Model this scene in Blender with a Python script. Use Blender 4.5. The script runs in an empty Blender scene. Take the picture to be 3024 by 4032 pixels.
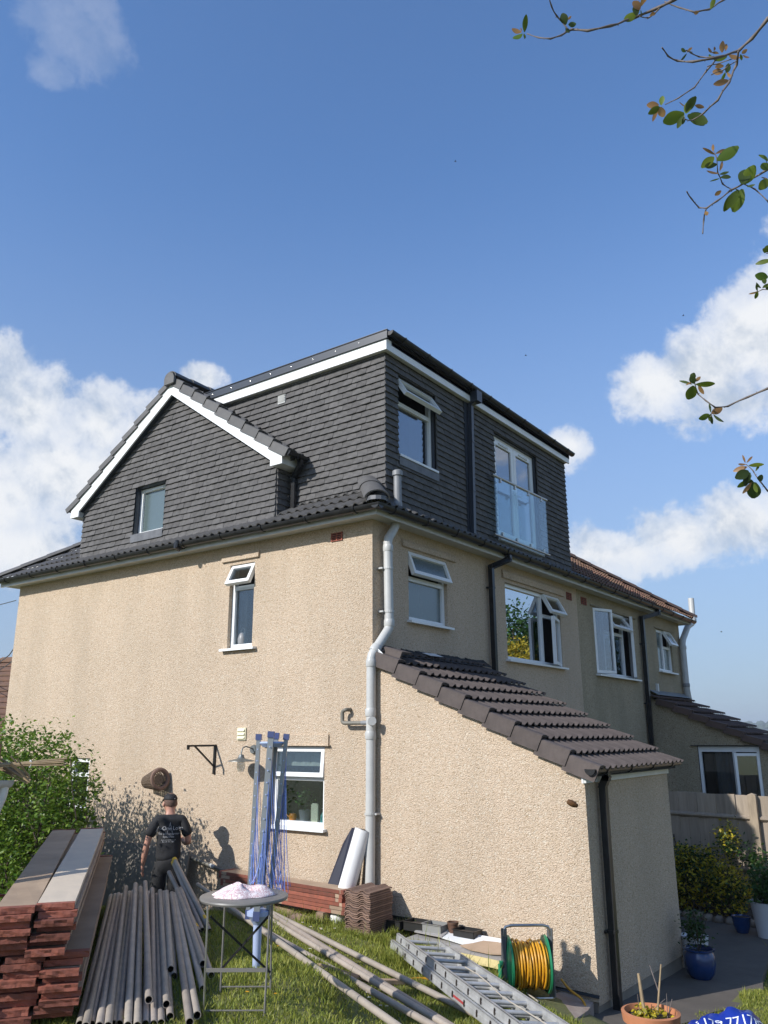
import bpy, bmesh, math, random
import numpy as np
from mathutils import Vector, Matrix
from mathutils.bvhtree import BVHTree
random.seed(7)
rng = np.random.default_rng(5)
sc = bpy.context.scene
COL = sc.collection
R = math.radians

# ------------------------------------------------------------ camera, sky, sun, exposure
CAM = Vector((5.936, -7.927, -2.633))
YAW, PITCH, ROLL, FPX = R(35.979), R(15.390), R(-0.256), 3198.4
fw = Vector((-math.sin(YAW)*math.cos(PITCH), math.cos(YAW)*math.cos(PITCH), math.sin(PITCH)))
rt0 = Vector((math.cos(YAW), math.sin(YAW), 0)); up0 = rt0.cross(fw)
rt = rt0*math.cos(ROLL)+up0*math.sin(ROLL); up = -rt0*math.sin(ROLL)+up0*math.cos(ROLL)
cd = bpy.data.cameras.new('camera'); cam = bpy.data.objects.new('camera', cd); COL.objects.link(cam)
cam.matrix_world = Matrix(((rt.x, up.x, -fw.x, CAM.x), (rt.y, up.y, -fw.y, CAM.y), (rt.z, up.z, -fw.z, CAM.z), (0, 0, 0, 1)))
cd.sensor_fit = 'HORIZONTAL'; cd.sensor_width = 36.0; cd.lens = 36.0*FPX/3024.0
cd.clip_start = 0.05; cd.clip_end = 8000
sc.camera = cam
sc.render.resolution_x = 768; sc.render.resolution_y = 1024

SUN_TRAVEL = Vector((0.35, 1.0, -0.655)).normalized()
SUN_EL = math.asin(-SUN_TRAVEL.z)
SUN_AZ = math.atan2(-SUN_TRAVEL.x, -SUN_TRAVEL.y)      # from +Y towards +X
sd = bpy.data.lights.new('sun', 'SUN'); sd.energy = 3.9; sd.angle = R(0.53); sd.color = (1.0, 0.965, 0.915)
so = bpy.data.objects.new('sun', sd); COL.objects.link(so)
so.rotation_euler = SUN_TRAVEL.to_track_quat('-Z', 'Y').to_euler()
so.location = (0, 0, 30)
sc.view_settings.view_transform = 'Standard'; sc.view_settings.look = 'None'
sc.view_settings.exposure = 0.45; sc.view_settings.gamma = 1.0
try: sc.view_settings.use_curve_mapping = False
except Exception: pass

w = bpy.data.worlds.new('World'); sc.world = w; w.use_nodes = True
NT = w.node_tree; NT.nodes.clear()
def wn(t, **k):
    n = NT.nodes.new(t)
    for a, v in k.items(): setattr(n, a, v)
    return n
def wm(op, a, b=None, c=None, clamp=False):
    n = wn('ShaderNodeMath', operation=op, use_clamp=clamp)
    for i, v in enumerate((a, b, c)):
        if v is None: continue
        if isinstance(v, (int, float)): n.inputs[i].default_value = v
        else: NT.links.new(v, n.inputs[i])
    return n.outputs[0]
sky = wn('ShaderNodeTexSky', sky_type='NISHITA'); sky.sun_disc = False
sky.sun_elevation = SUN_EL; sky.sun_rotation = SUN_AZ
sky.altitude = 50; sky.air_density = 1.0; sky.dust_density = 0.6; sky.ozone_density = 2.2
tc = wn('ShaderNodeTexCoord'); sep = wn('ShaderNodeSeparateXYZ'); NT.links.new(tc.outputs['Generated'], sep.inputs[0])
AZ = wm('MULTIPLY', wm('ARCTAN2', sep.outputs[0], sep.outputs[1]), 57.29578)
EL = wm('MULTIPLY', wm('ARCSINE', sep.outputs[2]), 57.29578)
def noise(scale, detail, rough, off=0.0, dist=0.0, dz=0.0):
    mp = wn('ShaderNodeMapping'); NT.links.new(tc.outputs['Generated'], mp.inputs[0])
    mp.inputs['Location'].default_value = (off, off*.7, -off-dz)
    n = wn('ShaderNodeTexNoise'); NT.links.new(mp.outputs[0], n.inputs['Vector'])
    n.inputs['Scale'].default_value = scale; n.inputs['Detail'].default_value = detail
    n.inputs['Roughness'].default_value = rough; n.inputs['Distortion'].default_value = dist
    return n.outputs[0]
# cumulus: (azimuth, elevation, half width, half height) in degrees of the sky
blobs = [(-63.5, 21.2, 4.8, 3.4), (-60.8, 20.8, 3.8, 3.1), (-56.4, 20.5, 3.6, 3.0), (-53.2, 20.1, 3.1, 2.7), (-51.6, 19.3, 2.2, 1.9),
         (-58, 17.0, 5.5, 3.0), (-63, 15.5, 6, 4), (-60, 11.5, 3.6, 2.2), (-72, 20, 8, 5), (-49.5, 24.2, 1.5, 1.0),
         (-5.5, 27.2, 3.6, 3.6), (-9.0, 25.2, 3.5, 3.0), (-12.8, 23.2, 3.3, 2.6), (-16.0, 22.7, 2.6, 2.0), (-11.0, 20.9, 4.0, 2.0), (-5, 22, 4.5, 3.2),
         (-20.2, 11.8, 4.6, 2.0), (-16.0, 12.8, 3.6, 2.1), (-11.5, 13.2, 3.6, 2.2), (-6, 14, 4, 2.0), (-22.4, 19.4, 1.7, 1.5),
         (-60.5, 43.2, 4.0, 2.2), (-62.5, 40.8, 1.8, 1.0), (-4.0, 40, 1.2, 2.5),
         (20, 22, 9, 4), (60, 18, 12, 4), (110, 24, 14, 5), (165, 20, 16, 5), (-150, 26, 12, 5), (-105, 18, 12, 5), (40, 38, 8, 3), (-130, 44, 9, 3)]
mask = None; base = None
for (a0, e0, wa, we) in blobs:
    da = wm('MULTIPLY', wm('ADD', AZ, -a0), 1.0/(wa*1.25)); de = wm('MULTIPLY', wm('ADD', EL, -e0), 1.0/(we*1.25))
    d = wm('SQRT', wm('ADD', wm('MULTIPLY', da, da), wm('MULTIPLY', de, de)))
    v = wm('SUBTRACT', 1.0, d)
    mask = v if mask is None else wm('SMOOTH_MAX', mask, v, 0.22)
    if e0 < 35 or e0 > 60:
        pass
n1 = noise(8, 9, 0.6, 1.3, 0.3); n2 = noise(26, 9, 0.62, 4.1, .2); n3 = noise(11, 8, 0.6, 9.2, .4); n4 = noise(70, 6, .6, 2.2)
turb = wm('ADD', wm('MULTIPLY', wm('SUBTRACT', n1, 0.5), 1.5), wm('ADD', wm('MULTIPLY', wm('SUBTRACT', n2, 0.5), 1.15), wm('MULTIPLY', wm('SUBTRACT', n4, 0.5), 0.22)))
dens = wm('ADD', mask, turb)
def smooth(x, a, b):
    n = wn('ShaderNodeMapRange', interpolation_type='SMOOTHSTEP'); NT.links.new(x, n.inputs[0])
    n.inputs[1].default_value = a; n.inputs[2].default_value = b; n.inputs[3].default_value = 0; n.inputs[4].default_value = 1
    return n.outputs[0]
al = smooth(dens, 0.0, 0.36)
al = wm('MULTIPLY', al, wm('ADD', 0.62, wm('MULTIPLY', smooth(dens, .1, .9), .38)))
# wisps near the top are thin, haze thickens to the horizon
hi = smooth(EL, 34, 38)
al = wm('MULTIPLY', al, wm('SUBTRACT', 1.0, wm('MULTIPLY', hi, 0.80)))
n1u = noise(8, 9, 0.6, 1.3, 0.3, -.035); n2u = noise(26, 9, 0.62, 4.1, .2, -.012)
grad = wm('ADD', wm('MULTIPLY', wm('SUBTRACT', n1, n1u), 2.0), wm('MULTIPLY', wm('SUBTRACT', n2, n2u), .8))
shade = smooth(wm('ADD', grad, wm('ADD', wm('MULTIPLY', wm('SUBTRACT', n3, 0.5), 0.9), wm('MULTIPLY', dens, -0.08))), -0.55, 0.10)
mixc = wn('ShaderNodeMix', data_type='RGBA'); NT.links.new(shade, mixc.inputs[0])
mixc.inputs[6].default_value = (0.37, 0.43, 0.52, 1); mixc.inputs[7].default_value = (0.66, 0.675, 0.70, 1)
skm = wn('ShaderNodeMix', data_type='RGBA', blend_type='MULTIPLY'); skm.inputs[0].default_value = 1
NT.links.new(sky.outputs[0], skm.inputs[6]); SKY_K = (0.100, 0.128, 0.158, 1); skm.inputs[7].default_value = SKY_K
# thin bright haze low on the horizon
hz = wn('ShaderNodeMix', data_type='RGBA'); NT.links.new(wm('MULTIPLY', smooth(EL, 40, -3), 0.85), hz.inputs[0])
NT.links.new(skm.outputs[2], hz.inputs[6]); hz.inputs[7].default_value = (0.255, 0.315, 0.42, 1)
mx = wn('ShaderNodeMix', data_type='RGBA'); NT.links.new(al, mx.inputs[0])
NT.links.new(hz.outputs[2], mx.inputs[6]); NT.links.new(mixc.outputs[2], mx.inputs[7])
bg = wn('ShaderNodeBackground'); NT.links.new(mx.outputs[2], bg.inputs[0]); bg.inputs[1].default_value = 1.0
wo = wn('ShaderNodeOutputWorld'); NT.links.new(bg.outputs[0], wo.inputs[0])

# ------------------------------------------------------------ helpers
def tag(o, label=None, cat=None, group=None, kind=None):
    if label: o['label'] = label
    if cat: o['category'] = cat
    if group: o['group'] = group
    if kind: o['kind'] = kind
    return o
def empty(name, loc=(0, 0, 0), rz=0, label=None, cat=None, group=None):
    o = bpy.data.objects.new(name, None); COL.objects.link(o); o.location = loc; o.rotation_euler = (0, 0, rz)
    o.empty_display_size = 0.1
    return tag(o, label, cat, group)
WR = {}
def wroot(name, loc, label, cat, group=None):
    o = empty(name, loc, 0, label, cat, group); WR[o.name] = Matrix.Translation(-Vector(loc)); return o
def link(name, me, parent=None, loc=None):
    o = bpy.data.objects.new(name, me); COL.objects.link(o)
    if parent:
        o.parent = parent
        if parent.name in WR: o.matrix_parent_inverse = WR[parent.name]
    if loc is not None: o.location = loc
    return o
def copy_tree(o, parent=None, data=None):
    c = o.copy(); COL.objects.link(c); c.parent = parent
    for ch in list(o.children): copy_tree(ch, c)
    return c
class MB:
    def __init__(s): s.v = []; s.f = []; s.m = []
    def add(s, vs, fs, mi=0):
        b = len(s.v); s.v += [tuple(v) for v in vs]; s.f += [tuple(b+i for i in f) for f in fs]; s.m += [mi]*len(fs)
        return s
    def box(s, a, b, mi=0, fn=None):
        x0, y0, z0 = a; x1, y1, z1 = b
        vs = [(x0,y0,z0),(x1,y0,z0),(x1,y1,z0),(x0,y1,z0),(x0,y0,z1),(x1,y0,z1),(x1,y1,z1),(x0,y1,z1)]
        if fn: vs = [fn(*v) for v in vs]
        return s.add(vs, [(0,3,2,1),(4,5,6,7),(0,1,5,4),(1,2,6,5),(2,3,7,6),(3,0,4,7)], mi)
    def bar(s, p, q, w_, h_, upv=(0,0,1), mi=0):
        p = Vector(p); q = Vector(q); d = (q-p).normalized(); u = Vector(upv)
        if abs(d.dot(u)) > .98: u = Vector((1,0,0))
        sx = d.cross(u).normalized(); sy = sx.cross(d).normalized()
        vs = []
        for c in (p, q):
            for a, b in ((-1,-1),(1,-1),(1,1),(-1,1)): vs.append(c+sx*a*w_/2+sy*b*h_/2)
        return s.add(vs, [(0,1,2,3),(7,6,5,4),(0,4,5,1),(1,5,6,2),(2,6,7,3),(3,7,4,0)], mi)
    def tube(s, pts, r, n=8, caps=True, mi=0, closed=False):
        pts = [Vector(p) for p in pts]; m = len(pts)
        rs = r if isinstance(r, (list, tuple)) else [r]*m
        rings = []; prev = None
        for i, p in enumerate(pts):
            if closed: d = pts[(i+1) % m]-pts[i-1]
            else: d = (pts[min(i+1, m-1)]-pts[max(i-1, 0)])
            d.normalize()
            if prev is None:
                u = Vector((0,0,1)) if abs(d.z) < .9 else Vector((1,0,0))
                prev = (u-d*u.dot(d)).normalized()
            else:
                prev = (prev-d*prev.dot(d)).normalized()
            b = d.cross(prev)
            rings.append([p+(prev*math.cos(2*math.pi*k/n)+b*math.sin(2*math.pi*k/n))*rs[i] for k in range(n)])
        base = len(s.v)
        for rg in rings: s.v += [tuple(v) for v in rg]
        L = m if closed else m-1
        for i in range(L):
            for k in range(n):
                a = base+i*n+k; b2 = base+i*n+(k+1) % n; c = base+((i+1) % m)*n+(k+1) % n; d2 = base+((i+1) % m)*n+k
                s.f.append((a, b2, c, d2)); s.m.append(mi)
        if caps and not closed:
            s.f.append(tuple(base+k for k in range(n))[::-1]); s.m.append(mi)
            s.f.append(tuple(base+(m-1)*n+k for k in range(n))); s.m.append(mi)
        return s
    def lathe(s, prof, c=(0,0,0), n=20, mi=0, sx=1, sy=1):
        b = len(s.v); m = len(prof)
        for r_, z in prof:
            for k in range(n):
                a = 2*math.pi*k/n; s.v.append((c[0]+r_*math.cos(a)*sx, c[1]+r_*math.sin(a)*sy, c[2]+z))
        for i in range(m-1):
            for k in range(n):
                s.f.append((b+i*n+k, b+i*n+(k+1) % n, b+(i+1)*n+(k+1) % n, b+(i+1)*n+k)); s.m.append(mi)
        return s
    def prism(s, poly, fn, d0, d1, mi=0):
        n = len(poly); vs = [fn(u, v, d0) for u, v in poly]+[fn(u, v, d1) for u, v in poly]
        fs = [tuple(range(n))[::-1], tuple(range(n, 2*n))]+[(i, (i+1) % n, n+(i+1) % n, n+i) for i in range(n)]
        return s.add(vs, fs, mi)
    def mesh(s, name, mats, smooth=False, fix=False):
        me = bpy.data.meshes.new(name); me.from_pydata(s.v, [], s.f)
        for m in (mats if isinstance(mats, (list, tuple)) else [mats]): me.materials.append(m)
        if any(s.m): me.polygons.foreach_set('material_index', s.m)
        if fix:
            bm = bmesh.new(); bm.from_mesh(me); bmesh.ops.recalc_face_normals(bm, faces=bm.faces); bm.to_mesh(me); bm.free()
        if smooth:
            me.polygons.foreach_set('use_smooth', [True]*len(me.polygons))
            if smooth != 'all':
                try: me.set_sharp_from_angle(angle=R(42))
                except Exception: pass
        me.update(); return me
    def build(s, name, mats, parent=None, smooth=False, fix=True):
        return link(name, s.mesh(name, mats, smooth, fix), parent)
def np_mesh(name, V, F, mat_, k, uvc=None):
    """fast mesh: V (n,3), F (m,k)"""
    me = bpy.data.meshes.new(name); V = np.asarray(V, np.float32); F = np.asarray(F, np.int32)
    me.vertices.add(len(V)); me.vertices.foreach_set('co', V.ravel())
    me.loops.add(F.size); me.loops.foreach_set('vertex_index', F.ravel())
    me.polygons.add(len(F)); me.polygons.foreach_set('loop_start', np.arange(0, F.size, k, dtype=np.int32))
    me.polygons.foreach_set('loop_total', np.full(len(F), k, np.int32))
    me.materials.append(mat_); me.update(calc_edges=True); return me

# ------------------------------------------------------------ materials
def newmat(name):
    m = bpy.data.materials.new(name); m.use_nodes = True; t = m.node_tree
    return m, t, t.nodes['Principled BSDF']
def mat(name, col, rough=0.6, metal=0.0, var=0.0, nscale=6.0, namt=0.0, ncol=None, bscale=0.0, bstr=0.0, bdist=0.01, detail=6,
        spec=0.5, stretch=(1,1,1), hue=0.0, island=False, coat=0.0):
    m, t, p = newmat(name); L = t.links; N = t.nodes
    p.inputs['Roughness'].default_value = rough; p.inputs['Metallic'].default_value = metal
    p.inputs['Specular IOR Level'].default_value = spec; p.inputs['Coat Weight'].default_value = coat
    tcn = N.new('ShaderNodeTexCoord'); mp = N.new('ShaderNodeMapping'); mp.inputs['Scale'].default_value = stretch
    L.new(tcn.outputs['Object'], mp.inputs[0])
    rgb = N.new('ShaderNodeRGB'); rgb.outputs[0].default_value = (*col, 1); out = rgb.outputs[0]
    if namt > 0:
        nz = N.new('ShaderNodeTexNoise'); L.new(mp.outputs[0], nz.inputs['Vector']); nz.inputs['Scale'].default_value = nscale
        nz.inputs['Detail'].default_value = detail; nz.inputs['Roughness'].default_value = 0.62
        cr = N.new('ShaderNodeMapRange'); L.new(nz.outputs[0], cr.inputs[0]); cr.inputs[1].default_value = .34; cr.inputs[2].default_value = .66
        mx_ = N.new('ShaderNodeMix'); mx_.data_type = 'RGBA'
        L.new(cr.outputs[0], mx_.inputs[0]); L.new(out, mx_.inputs[6])
        c2 = ncol if ncol else tuple(c*(1-namt) for c in col); mx_.inputs[7].default_value = (*c2, 1)
        if ncol:
            mu = N.new('ShaderNodeMath'); mu.operation = 'MULTIPLY'; L.new(cr.outputs[0], mu.inputs[0]); mu.inputs[1].default_value = namt
            L.new(mu.outputs[0], mx_.inputs[0])
        out = mx_.outputs[2]
    if var > 0 or hue > 0:
        oi = N.new('ShaderNodeObjectInfo'); rnd = oi.outputs['Random']
        if island:
            g = N.new('ShaderNodeNewGeometry'); ad = N.new('ShaderNodeMath'); ad.operation = 'ADD'
            L.new(g.outputs['Random Per Island'], ad.inputs[0]); L.new(rnd, ad.inputs[1])
            fr = N.new('ShaderNodeMath'); fr.operation = 'FRACT'; L.new(ad.outputs[0], fr.inputs[0]); rnd = fr.outputs[0]
        hs = N.new('ShaderNodeHueSaturation'); L.new(out, hs.inputs['Color'])
        mr = N.new('ShaderNodeMapRange'); L.new(rnd, mr.inputs[0]); mr.inputs[3].default_value = 1-var; mr.inputs[4].default_value = 1+var
        L.new(mr.outputs[0], hs.inputs['Value'])
        if hue > 0:
            m7 = N.new('ShaderNodeMath'); m7.operation = 'MULTIPLY'; L.new(rnd, m7.inputs[0]); m7.inputs[1].default_value = 7.31
            f7 = N.new('ShaderNodeMath'); f7.operation = 'FRACT'; L.new(m7.outputs[0], f7.inputs[0])
            mh = N.new('ShaderNodeMapRange'); L.new(f7.outputs[0], mh.inputs[0]); mh.inputs[3].default_value = .5-hue; mh.inputs[4].default_value = .5+hue
            L.new(mh.outputs[0], hs.inputs['Hue'])
        out = hs.outputs[0]
    L.new(out, p.inputs['Base Color'])
    if bstr > 0:
        nb = N.new('ShaderNodeTexNoise'); L.new(mp.outputs[0], nb.inputs['Vector']); nb.inputs['Scale'].default_value = bscale
        nb.inputs['Detail'].default_value = 5
        bp = N.new('ShaderNodeBump'); bp.inputs['Strength'].default_value = bstr; bp.inputs['Distance'].default_value = bdist
        L.new(nb.outputs[0], bp.inputs['Height']); L.new(bp.outputs[0], p.inputs['Normal'])
    return m
def pebbledash(name, col, dark, stone, scale=84, stain=0.25, staincol=(.2,.17,.12)):
    m, t, p = newmat(name); L = t.links; N = t.nodes
    p.inputs['Roughness'].default_value = .9; p.inputs['Specular IOR Level'].default_value = .25
    tcn = N.new('ShaderNodeTexCoord')
    wob = N.new('ShaderNodeTexNoise'); L.new(tcn.outputs['Object'], wob.inputs['Vector']); wob.inputs['Scale'].default_value = 26; wob.inputs['Detail'].default_value = 3
    va = N.new('ShaderNodeMix'); va.data_type = 'RGBA'; va.inputs[0].default_value = .035
    L.new(tcn.outputs['Object'], va.inputs[6]); L.new(wob.outputs[1], va.inputs[7])
    vo = N.new('ShaderNodeTexVoronoi'); L.new(va.outputs[2], vo.inputs['Vector']); vo.inputs['Scale'].default_value = scale
    ns = N.new('ShaderNodeTexNoise'); L.new(tcn.outputs['Object'], ns.inputs['Vector']); ns.inputs['Scale'].default_value = scale*.8; ns.inputs['Detail'].default_value = 4; ns.inputs['Roughness'].default_value = .65
    sx = N.new('ShaderNodeSeparateColor'); L.new(vo.outputs['Color'], sx.inputs[0])
    mr = N.new('ShaderNodeValToRGB'); L.new(sx.outputs[0], mr.inputs[0])
    e = mr.color_ramp.elements; e[0].position = 0; e[0].color = (*dark, 1); e[1].position = 1; e[1].color = (*stone, 1)
    a = mr.color_ramp.elements.new(.16); a.color = (*col, 1); b = mr.color_ramp.elements.new(.82); b.color = (*[c*1.05 for c in col], 1)
    # crevices between the stones
    cr = N.new('ShaderNodeMapRange'); L.new(vo.outputs['Distance'], cr.inputs[0]); cr.inputs[1].default_value = .35; cr.inputs[2].default_value = .75; cr.inputs[3].default_value = 1; cr.inputs[4].default_value = .78
    mu = N.new('ShaderNodeMix'); mu.data_type = 'RGBA'; mu.blend_type = 'MULTIPLY'; mu.inputs[0].default_value = 1
    L.new(mr.outputs[0], mu.inputs[6]); L.new(cr.outputs[0], mu.inputs[7])
    # weather stains
    st = N.new('ShaderNodeTexNoise'); mp = N.new('ShaderNodeMapping'); mp.inputs['Scale'].default_value = (1, 1, .35); L.new(tcn.outputs['Object'], mp.inputs[0])
    L.new(mp.outputs[0], st.inputs['Vector']); st.inputs['Scale'].default_value = 1.3; st.inputs['Detail'].default_value = 7; st.inputs['Roughness'].default_value = .6
    sm = N.new('ShaderNodeMapRange'); L.new(st.outputs[0], sm.inputs[0]); sm.inputs[1].default_value = .42; sm.inputs[2].default_value = .75; sm.inputs[4].default_value = stain
    ms = N.new('ShaderNodeMix'); ms.data_type = 'RGBA'; L.new(sm.outputs[0], ms.inputs[0]); L.new(mu.outputs[2], ms.inputs[6]); ms.inputs[7].default_value = (*staincol, 1)
    s2 = N.new('ShaderNodeTexNoise'); m2 = N.new('ShaderNodeMapping'); m2.inputs['Scale'].default_value = (1, 1, .07); L.new(tcn.outputs['Object'], m2.inputs[0]); L.new(m2.outputs[0], s2.inputs['Vector']); s2.inputs['Scale'].default_value = 5; s2.inputs['Detail'].default_value = 6
    r2_ = N.new('ShaderNodeMapRange'); L.new(s2.outputs[0], r2_.inputs[0]); r2_.inputs[1].default_value = .5; r2_.inputs[2].default_value = .8; r2_.inputs[4].default_value = .15
    m3 = N.new('ShaderNodeMix'); m3.data_type = 'RGBA'; L.new(r2_.outputs[0], m3.inputs[0]); L.new(ms.outputs[2], m3.inputs[6]); m3.inputs[7].default_value = (*[c*.62 for c in col], 1)
    L.new(m3.outputs[2], p.inputs['Base Color'])
    h = N.new('ShaderNodeMath'); h.operation = 'SUBTRACT'; L.new(ns.outputs[0], h.inputs[0]); L.new(vo.outputs['Distance'], h.inputs[1])
    bp = N.new('ShaderNodeBump'); bp.inputs['Strength'].default_value = 1.0; bp.inputs['Distance'].default_value = .009
    L.new(h.outputs[0], bp.inputs['Height']); L.new(bp.outputs[0], p.inputs['Normal'])
    return m
def glassmat(name, tint=(.35,.42,.48), base=0.10, ior=1.5, rough=0.0, opaque=0.0, oc=(.3,.35,.38)):
    m, t, p = newmat(name); L = t.links; N = t.nodes; out = N['Material Output']; N.remove(p)
    tr = N.new('ShaderNodeBsdfTransparent'); tr.inputs[0].default_value = (*tint, 1)
    gl = N.new('ShaderNodeBsdfGlossy'); gl.inputs['Roughness'].default_value = rough; gl.inputs[0].default_value = (.95,.97,1,1)
    ge = N.new('ShaderNodeNewGeometry'); dp = N.new('ShaderNodeVectorMath'); dp.operation = 'DOT_PRODUCT'; L.new(ge.outputs['Normal'], dp.inputs[0]); L.new(ge.outputs['Incoming'], dp.inputs[1])
    ab = N.new('ShaderNodeMath'); ab.operation = 'ABSOLUTE'; L.new(dp.outputs['Value'], ab.inputs[0])
    sb = N.new('ShaderNodeMath'); sb.operation = 'SUBTRACT'; sb.inputs[0].default_value = 1; L.new(ab.outputs[0], sb.inputs[1])
    pw = N.new('ShaderNodeMath'); pw.operation = 'POWER'; L.new(sb.outputs[0], pw.inputs[0]); pw.inputs[1].default_value = 4.0
    mp = N.new('ShaderNodeMapRange'); L.new(pw.outputs[0], mp.inputs[0]); mp.inputs[3].default_value = base; mp.inputs[4].default_value = 1
    body = tr.outputs[0]
    if opaque > 0:
        df = N.new('ShaderNodeBsdfDiffuse'); df.inputs[0].default_value = (*oc, 1)
        m0 = N.new('ShaderNodeMixShader'); m0.inputs[0].default_value = opaque; L.new(tr.outputs[0], m0.inputs[1]); L.new(df.outputs[0], m0.inputs[2]); body = m0.outputs[0]
    ms = N.new('ShaderNodeMixShader'); L.new(mp.outputs[0], ms.inputs[0]); L.new(body, ms.inputs[1]); L.new(gl.outputs[0], ms.inputs[2])
    L.new(ms.outputs[0], out.inputs[0]); return m
def leafmat(name, col, col2, var=.3, hue=.02, trans=.35, rough=.45):
    m, t, p = newmat(name); L = t.links; N = t.nodes; out = N['Material Output']
    g = N.new('ShaderNodeNewGeometry'); oi = N.new('ShaderNodeObjectInfo')
    ad = N.new('ShaderNodeMath'); ad.operation = 'ADD'; L.new(g.outputs['Random Per Island'], ad.inputs[0]); L.new(oi.outputs['Random'], ad.inputs[1])
    fr = N.new('ShaderNodeMath'); fr.operation = 'FRACT'; L.new(ad.outputs[0], fr.inputs[0])
    mx_ = N.new('ShaderNodeMix'); mx_.data_type = 'RGBA'; L.new(fr.outputs[0], mx_.inputs[0]); mx_.inputs[6].default_value = (*col, 1); mx_.inputs[7].default_value = (*col2, 1)
    hs = N.new('ShaderNodeHueSaturation'); L.new(mx_.outputs[2], hs.inputs['Color'])
    m7 = N.new('ShaderNodeMath'); m7.operation = 'MULTIPLY'; L.new(fr.outputs[0], m7.inputs[0]); m7.inputs[1].default_value = 13.7
    f7 = N.new('ShaderNodeMath'); f7.operation = 'FRACT'; L.new(m7.outputs[0], f7.inputs[0])
    mr = N.new('ShaderNodeMapRange'); L.new(f7.outputs[0], mr.inputs[0]); mr.inputs[3].default_value = 1-var; mr.inputs[4].default_value = 1+var
    L.new(mr.outputs[0], hs.inputs['Value']); L.new(hs.outputs[0], p.inputs['Base Color'])
    p.inputs['Roughness'].default_value = rough; p.inputs['Specular IOR Level'].default_value = .4
    tl = N.new('ShaderNodeBsdfTranslucent'); L.new(hs.outputs[0], tl.inputs[0])
    ms = N.new('ShaderNodeMixShader'); ms.inputs[0].default_value = trans; L.new(p.outputs[0], ms.inputs[1]); L.new(tl.outputs[0], ms.inputs[2])
    L.new(ms.outputs[0], out.inputs[0]); return m

M = {}
M['dash'] = pebbledash('cream_pebbledash', (.625,.490,.358), (.46,.34,.22), (.72,.63,.50))
M['dash2'] = pebbledash('weathered_pebbledash', (.44,.36,.245), (.20,.15,.09), (.56,.50,.38), stain=.5, staincol=(.2,.19,.13))
M['pvc'] = mat('white_pvc', (.80,.81,.80), .28, namt=.06, nscale=3)
M['pvcold'] = mat('aged_white_pvc', (.66,.67,.64), .4, namt=.2, nscale=5)
M['soffit'] = mat('grey_white_soffit', (.55,.55,.53), .45, namt=.15, nscale=4)
M['black'] = mat('black_gutter_pvc', (.012,.012,.013), .3, spec=.35, namt=.3, nscale=8, ncol=(.05,.05,.05))
M['anth'] = mat('anthracite_trim', (.035,.042,.055), .35, namt=.1)
M['hang'] = mat('dark_grey_hanging_tile', (.130,.125,.122), .88, spec=.12, var=.13, hue=.01, island=True, nscale=14, namt=.25, bscale=120, bstr=.25, bdist=.003)
M['felt'] = mat('dark_felt', (.02,.02,.022), .9)
M['rtile'] = mat('grey_brown_roof_tile', (.108,.088,.080), .76, spec=.25, var=.10, island=True, nscale=9, namt=.28, bscale=90, bstr=.2, bdist=.003)
M['gtile'] = mat('slate_grey_roof_tile', (.12,.115,.11), .5, spec=.35, var=.10, island=True, nscale=9, namt=.25)
M['btile'] = mat('weathered_brown_roof_tile', (.20,.105,.062), .85, var=.22, hue=.012, island=True, nscale=5, namt=.5, ncol=(.07,.055,.045), bscale=60, bstr=.4, bdist=.005)
M['btile2'] = mat('dark_brown_roof_tile', (.115,.072,.055), .8, var=.18, island=True, nscale=5, namt=.4)
M['otile'] = mat('orange_clay_roof_tile', (.36,.15,.075), .85, var=.15, nscale=1.2, namt=.35, ncol=(.18,.09,.06), island=True)
M['lead'] = mat('lead_flashing', (.085,.088,.095), .5, nscale=7, namt=.5, ncol=(.20,.20,.21))
M['glass'] = glassmat('window_glass', (.75,.8,.82), .10)
M['glassdark'] = glassmat('dark_window_glass', (.45,.5,.55), .22)
M['glassmirror'] = glassmat('strongly_reflecting_glass', (.3,.35,.37), .60)
M['obscure'] = glassmat('obscure_glass', (.3,.35,.38), .13, rough=.25, opaque=.75, oc=(.10,.14,.135))
M['balglass'] = glassmat('balustrade_glass', (.84,.93,.95), .05)
M['room'] = mat('dark_room', (.05,.045,.04), .9)
M['curtain'] = mat('grey_curtain', (.16,.16,.16), .9, nscale=30, namt=.4, stretch=(1,1,.05))
M['blind'] = mat('cream_blind', (.45,.45,.36), .8)
M['greypipe'] = mat('light_grey_soil_pipe', (.50,.50,.48), .38, namt=.14, nscale=6)
M['midpipe'] = mat('mid_grey_pipe', (.23,.235,.24), .4, namt=.15, nscale=6)
M['oldpipe'] = mat('weathered_brown_grey_pipe', (.20,.185,.15), .6, namt=.3, nscale=8)
M['cream'] = mat('cream_plastic', (.72,.68,.48), .45)
M['terra'] = mat('red_terracotta_airbrick', (.30,.085,.05), .8, namt=.3, nscale=20)
M['steel'] = mat('brushed_steel', (.45,.44,.42), .28, metal=.9)
M['galv'] = mat('galvanised_steel', (.30,.31,.31), .45, metal=.6, namt=.3, nscale=10)
M['plinth'] = mat('smooth_cement_plinth', (.30,.255,.20), .85, namt=.25, nscale=4, bscale=40, bstr=.2)
M['inner'] = mat('reveal_paint', (.06,.065,.075), .5)

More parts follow.
